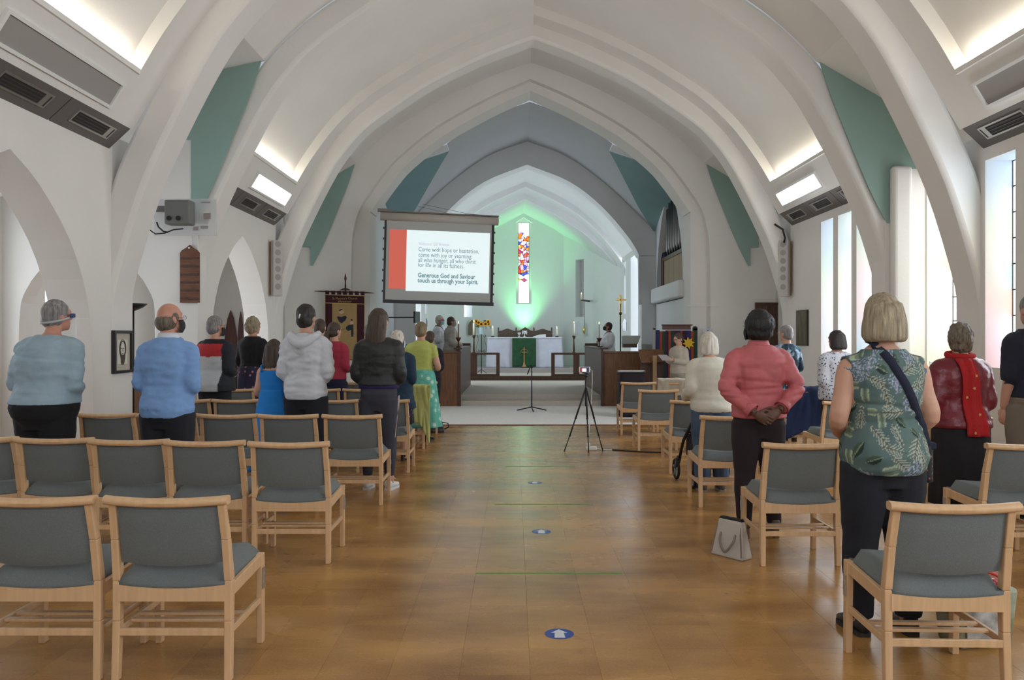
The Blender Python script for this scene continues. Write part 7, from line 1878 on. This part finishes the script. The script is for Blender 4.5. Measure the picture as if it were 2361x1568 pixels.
# wheeled walker held by the white-haired woman
wk = thing('rollator', 'black wheeled walker with silver spoked wheels', 'walker', (1.95, 8.10, 0), R(6))
RUB = mat('rubber', (0.012, 0.012, 0.012), 0.7)
def wheel(x, y, r=0.105):
    w = MB(); w.tube([(x, y + r * math.cos(R(a)), r + r * math.sin(R(a))) for a in range(0, 360, 15)], 0.014, 8, closed=True)
    # keep the tyre on the floor
    w.v = [(p[0], p[1], p[2] + 0.014) for p in w.v]
    o = w.build('tyre', RUB, wk, smooth=True)
    sp_m = MB()
    for i in range(5):
        a = R(72 * i + 20); sp_m.bar((x, y, r + 0.014), (x, y + 0.9 * r * math.cos(a), r + 0.014 + 0.9 * r * math.sin(a)), 0.014, 0.022, up=(1, 0, 0))
    sp_m.tube([(x - 0.016, y, r + 0.014), (x + 0.016, y, r + 0.014)], 0.022, 12)
    sp_m.build('spokes', mat('wheel_silver', (0.5, 0.5, 0.52), 0.35, metal=0.7), o)
for x_ in (-0.26, 0.26):
    wheel(x_, -0.18, 0.095); wheel(x_, 0.34, 0.095)
    MB().tube([(x_ * 0.9, -0.16, 0.20), (x_ * 0.9, -0.10, 0.55), (x_ * 0.9, -0.14, 0.84), (x_ * 0.9, -0.20, 0.88)], 0.016, 10).build('frame_tube', BLACK, wk, smooth=True)
    MB().tube([(x_ * 0.9, 0.33, 0.20), (x_ * 0.9, 0.18, 0.42), (x_ * 0.9, -0.08, 0.62)], 0.016, 10).build('frame_tube', BLACK, wk, smooth=True)
    MB().tube([(x_ * 0.9, -0.18, 0.88), (x_ * 0.9, -0.30, 0.885)], 0.022, 10).build('handle_grip', RUB, wk, smooth=True)
    MB().bar((x_, -0.18, 0.11), (x_ * 0.9, -0.16, 0.26), 0.04, 0.05, up=(0, 1, 0)).build('fork', BLACK, wk, bevel=0.006)
    MB().bar((x_, 0.34, 0.11), (x_ * 0.9, 0.32, 0.24), 0.04, 0.05, up=(0, 1, 0)).build('fork', BLACK, wk, bevel=0.006)
MB().box(-0.22, 0.22, -0.02, 0.22, 0.50, 0.53).build('seat', BLACK, wk, bevel=0.01)
MB().box(-0.20, 0.20, 0.02, 0.22, 0.26, 0.48).build('basket', cloth('black_nylon', (0.015, 0.015, 0.018)), wk, bevel=0.02)

def draped(name, lab, cx, cy, w0, w1, zt_, back_len, front_len, m, seed, cat='coat', skew=0.0, ragged=0.05, amp=0.02):
    """cloth hung over a chair back at (cx, cy)"""
    n, k = 26, 30
    def fn(u, v):
        a = -1 + 2 * u
        L0 = back_len * (1 + ragged * math.sin(u * 5 + seed) + skew * a); L1 = front_len * (1 + ragged * math.sin(u * 7 + seed * 2))
        s_ = v * (L0 + L1 + 0.10)
        wob = amp * noise.noise(Vector((u * 6 + seed, v * 2.5, seed))) + 0.5 * amp * math.sin(u * 15 + seed) * max(0, abs(v - 0.55) * 1.6)
        if s_ < L0:
            z_ = zt_ - (L0 - s_); y_ = -0.088 - 0.03 * (L0 - s_) / max(L0, 0.1) * 0 + 0.10 * (L0 - s_)
            y_ = -0.092 + 0.055 * min(1, (L0 - s_) / 0.3) - abs(wob) - 0.012
            spread = 1 + 0.10 * (L0 - s_) / max(L0, 0.1)
        elif s_ < L0 + 0.10:
            t_ = (s_ - L0) / 0.10; z_ = zt_ + 0.012 * math.sin(math.pi * t_); y_ = -0.104 + 0.10 * t_; spread = 1
        else:
            z_ = zt_ - (s_ - L0 - 0.10); y_ = -0.004 + 0.10 * min(1, (s_ - L0 - 0.10) / 0.3) * 0.5 + abs(wob); spread = 1
        w_ = w0 + (w1 - w0) * max(0, (zt_ - z_) / max(back_len, 0.1))
        return (cx + a * w_ / 2 * (1 if s_ > L0 else 1), cy + y_ - 0.02 * (abs(a) > 0.97) * 0, z_ + 0.012 * noise.noise(Vector((u * 8, v * 3, seed + 5))))
    o = MB().grid(fn, n, k).build(name, m, smooth=True, solid=0.008)
    return tag(o, lab, cat)
draped('navy_coat', 'navy coat draped over the back of a chair', 3.72, 10.4, 0.50, 0.66, 0.825, 0.60, 0.25, cloth('navy_wool', (0.018, 0.035, 0.10)), 2.0, ragged=0.10, amp=0.06)
draped('cream_coat', 'cream coat hung over a chair back near the reading desk', 2.375, 12.28, 0.50, 0.52, 0.83, 0.22, 0.3, cloth('cream_coat_cloth', (0.50, 0.44, 0.35)), 5.0, ragged=0.12, amp=0.03)
draped('lime_cardigan', 'lime green cardigan trailing over the back of a chair', -1.235, 10.68, 0.30, 0.30, 0.83, 0.56, 0.2, cloth('pale_lime_knit', (0.46, 0.48, 0.17)), 8.0, 'cardigan', skew=0.30, ragged=0.15, amp=0.05)

# white music stand by the right windows
mst = thing('music_stand', 'thin white folding music stand by the right wall', 'music stand', (xa(2165, 8.0), 8.0, 0))
KM = 8.0 / FPX
sz = lambda v: za(v, 8.0)
MB().tube([(-0.09, 0, sz(835)), (0.09, 0, sz(835))], 0.009, 8).tube([(-0.085, 0, sz(835)), (-0.085, 0, sz(872))], 0.006, 6).tube([(0.085, 0, sz(835)), (0.085, 0, sz(872))], 0.006, 6).tube([(-0.08, 0, sz(870)), (0.06, 0, sz(842))], 0.005, 6).tube([(-0.09, 0, sz(872)), (0.09, 0, sz(872))], 0.006, 6).build('desk', WHITE, mst)
MB().tube([(0, 0, 0.25), (0, 0, sz(872))], 0.009, 8).build('pole', WHITE, mst)
for a in (90, 210, 330): MB().tube([(0, 0, 0.30), (0.22 * math.cos(R(a)), 0.22 * math.sin(R(a)), 0.008)], 0.007, 6).build('leg', WHITE, mst)
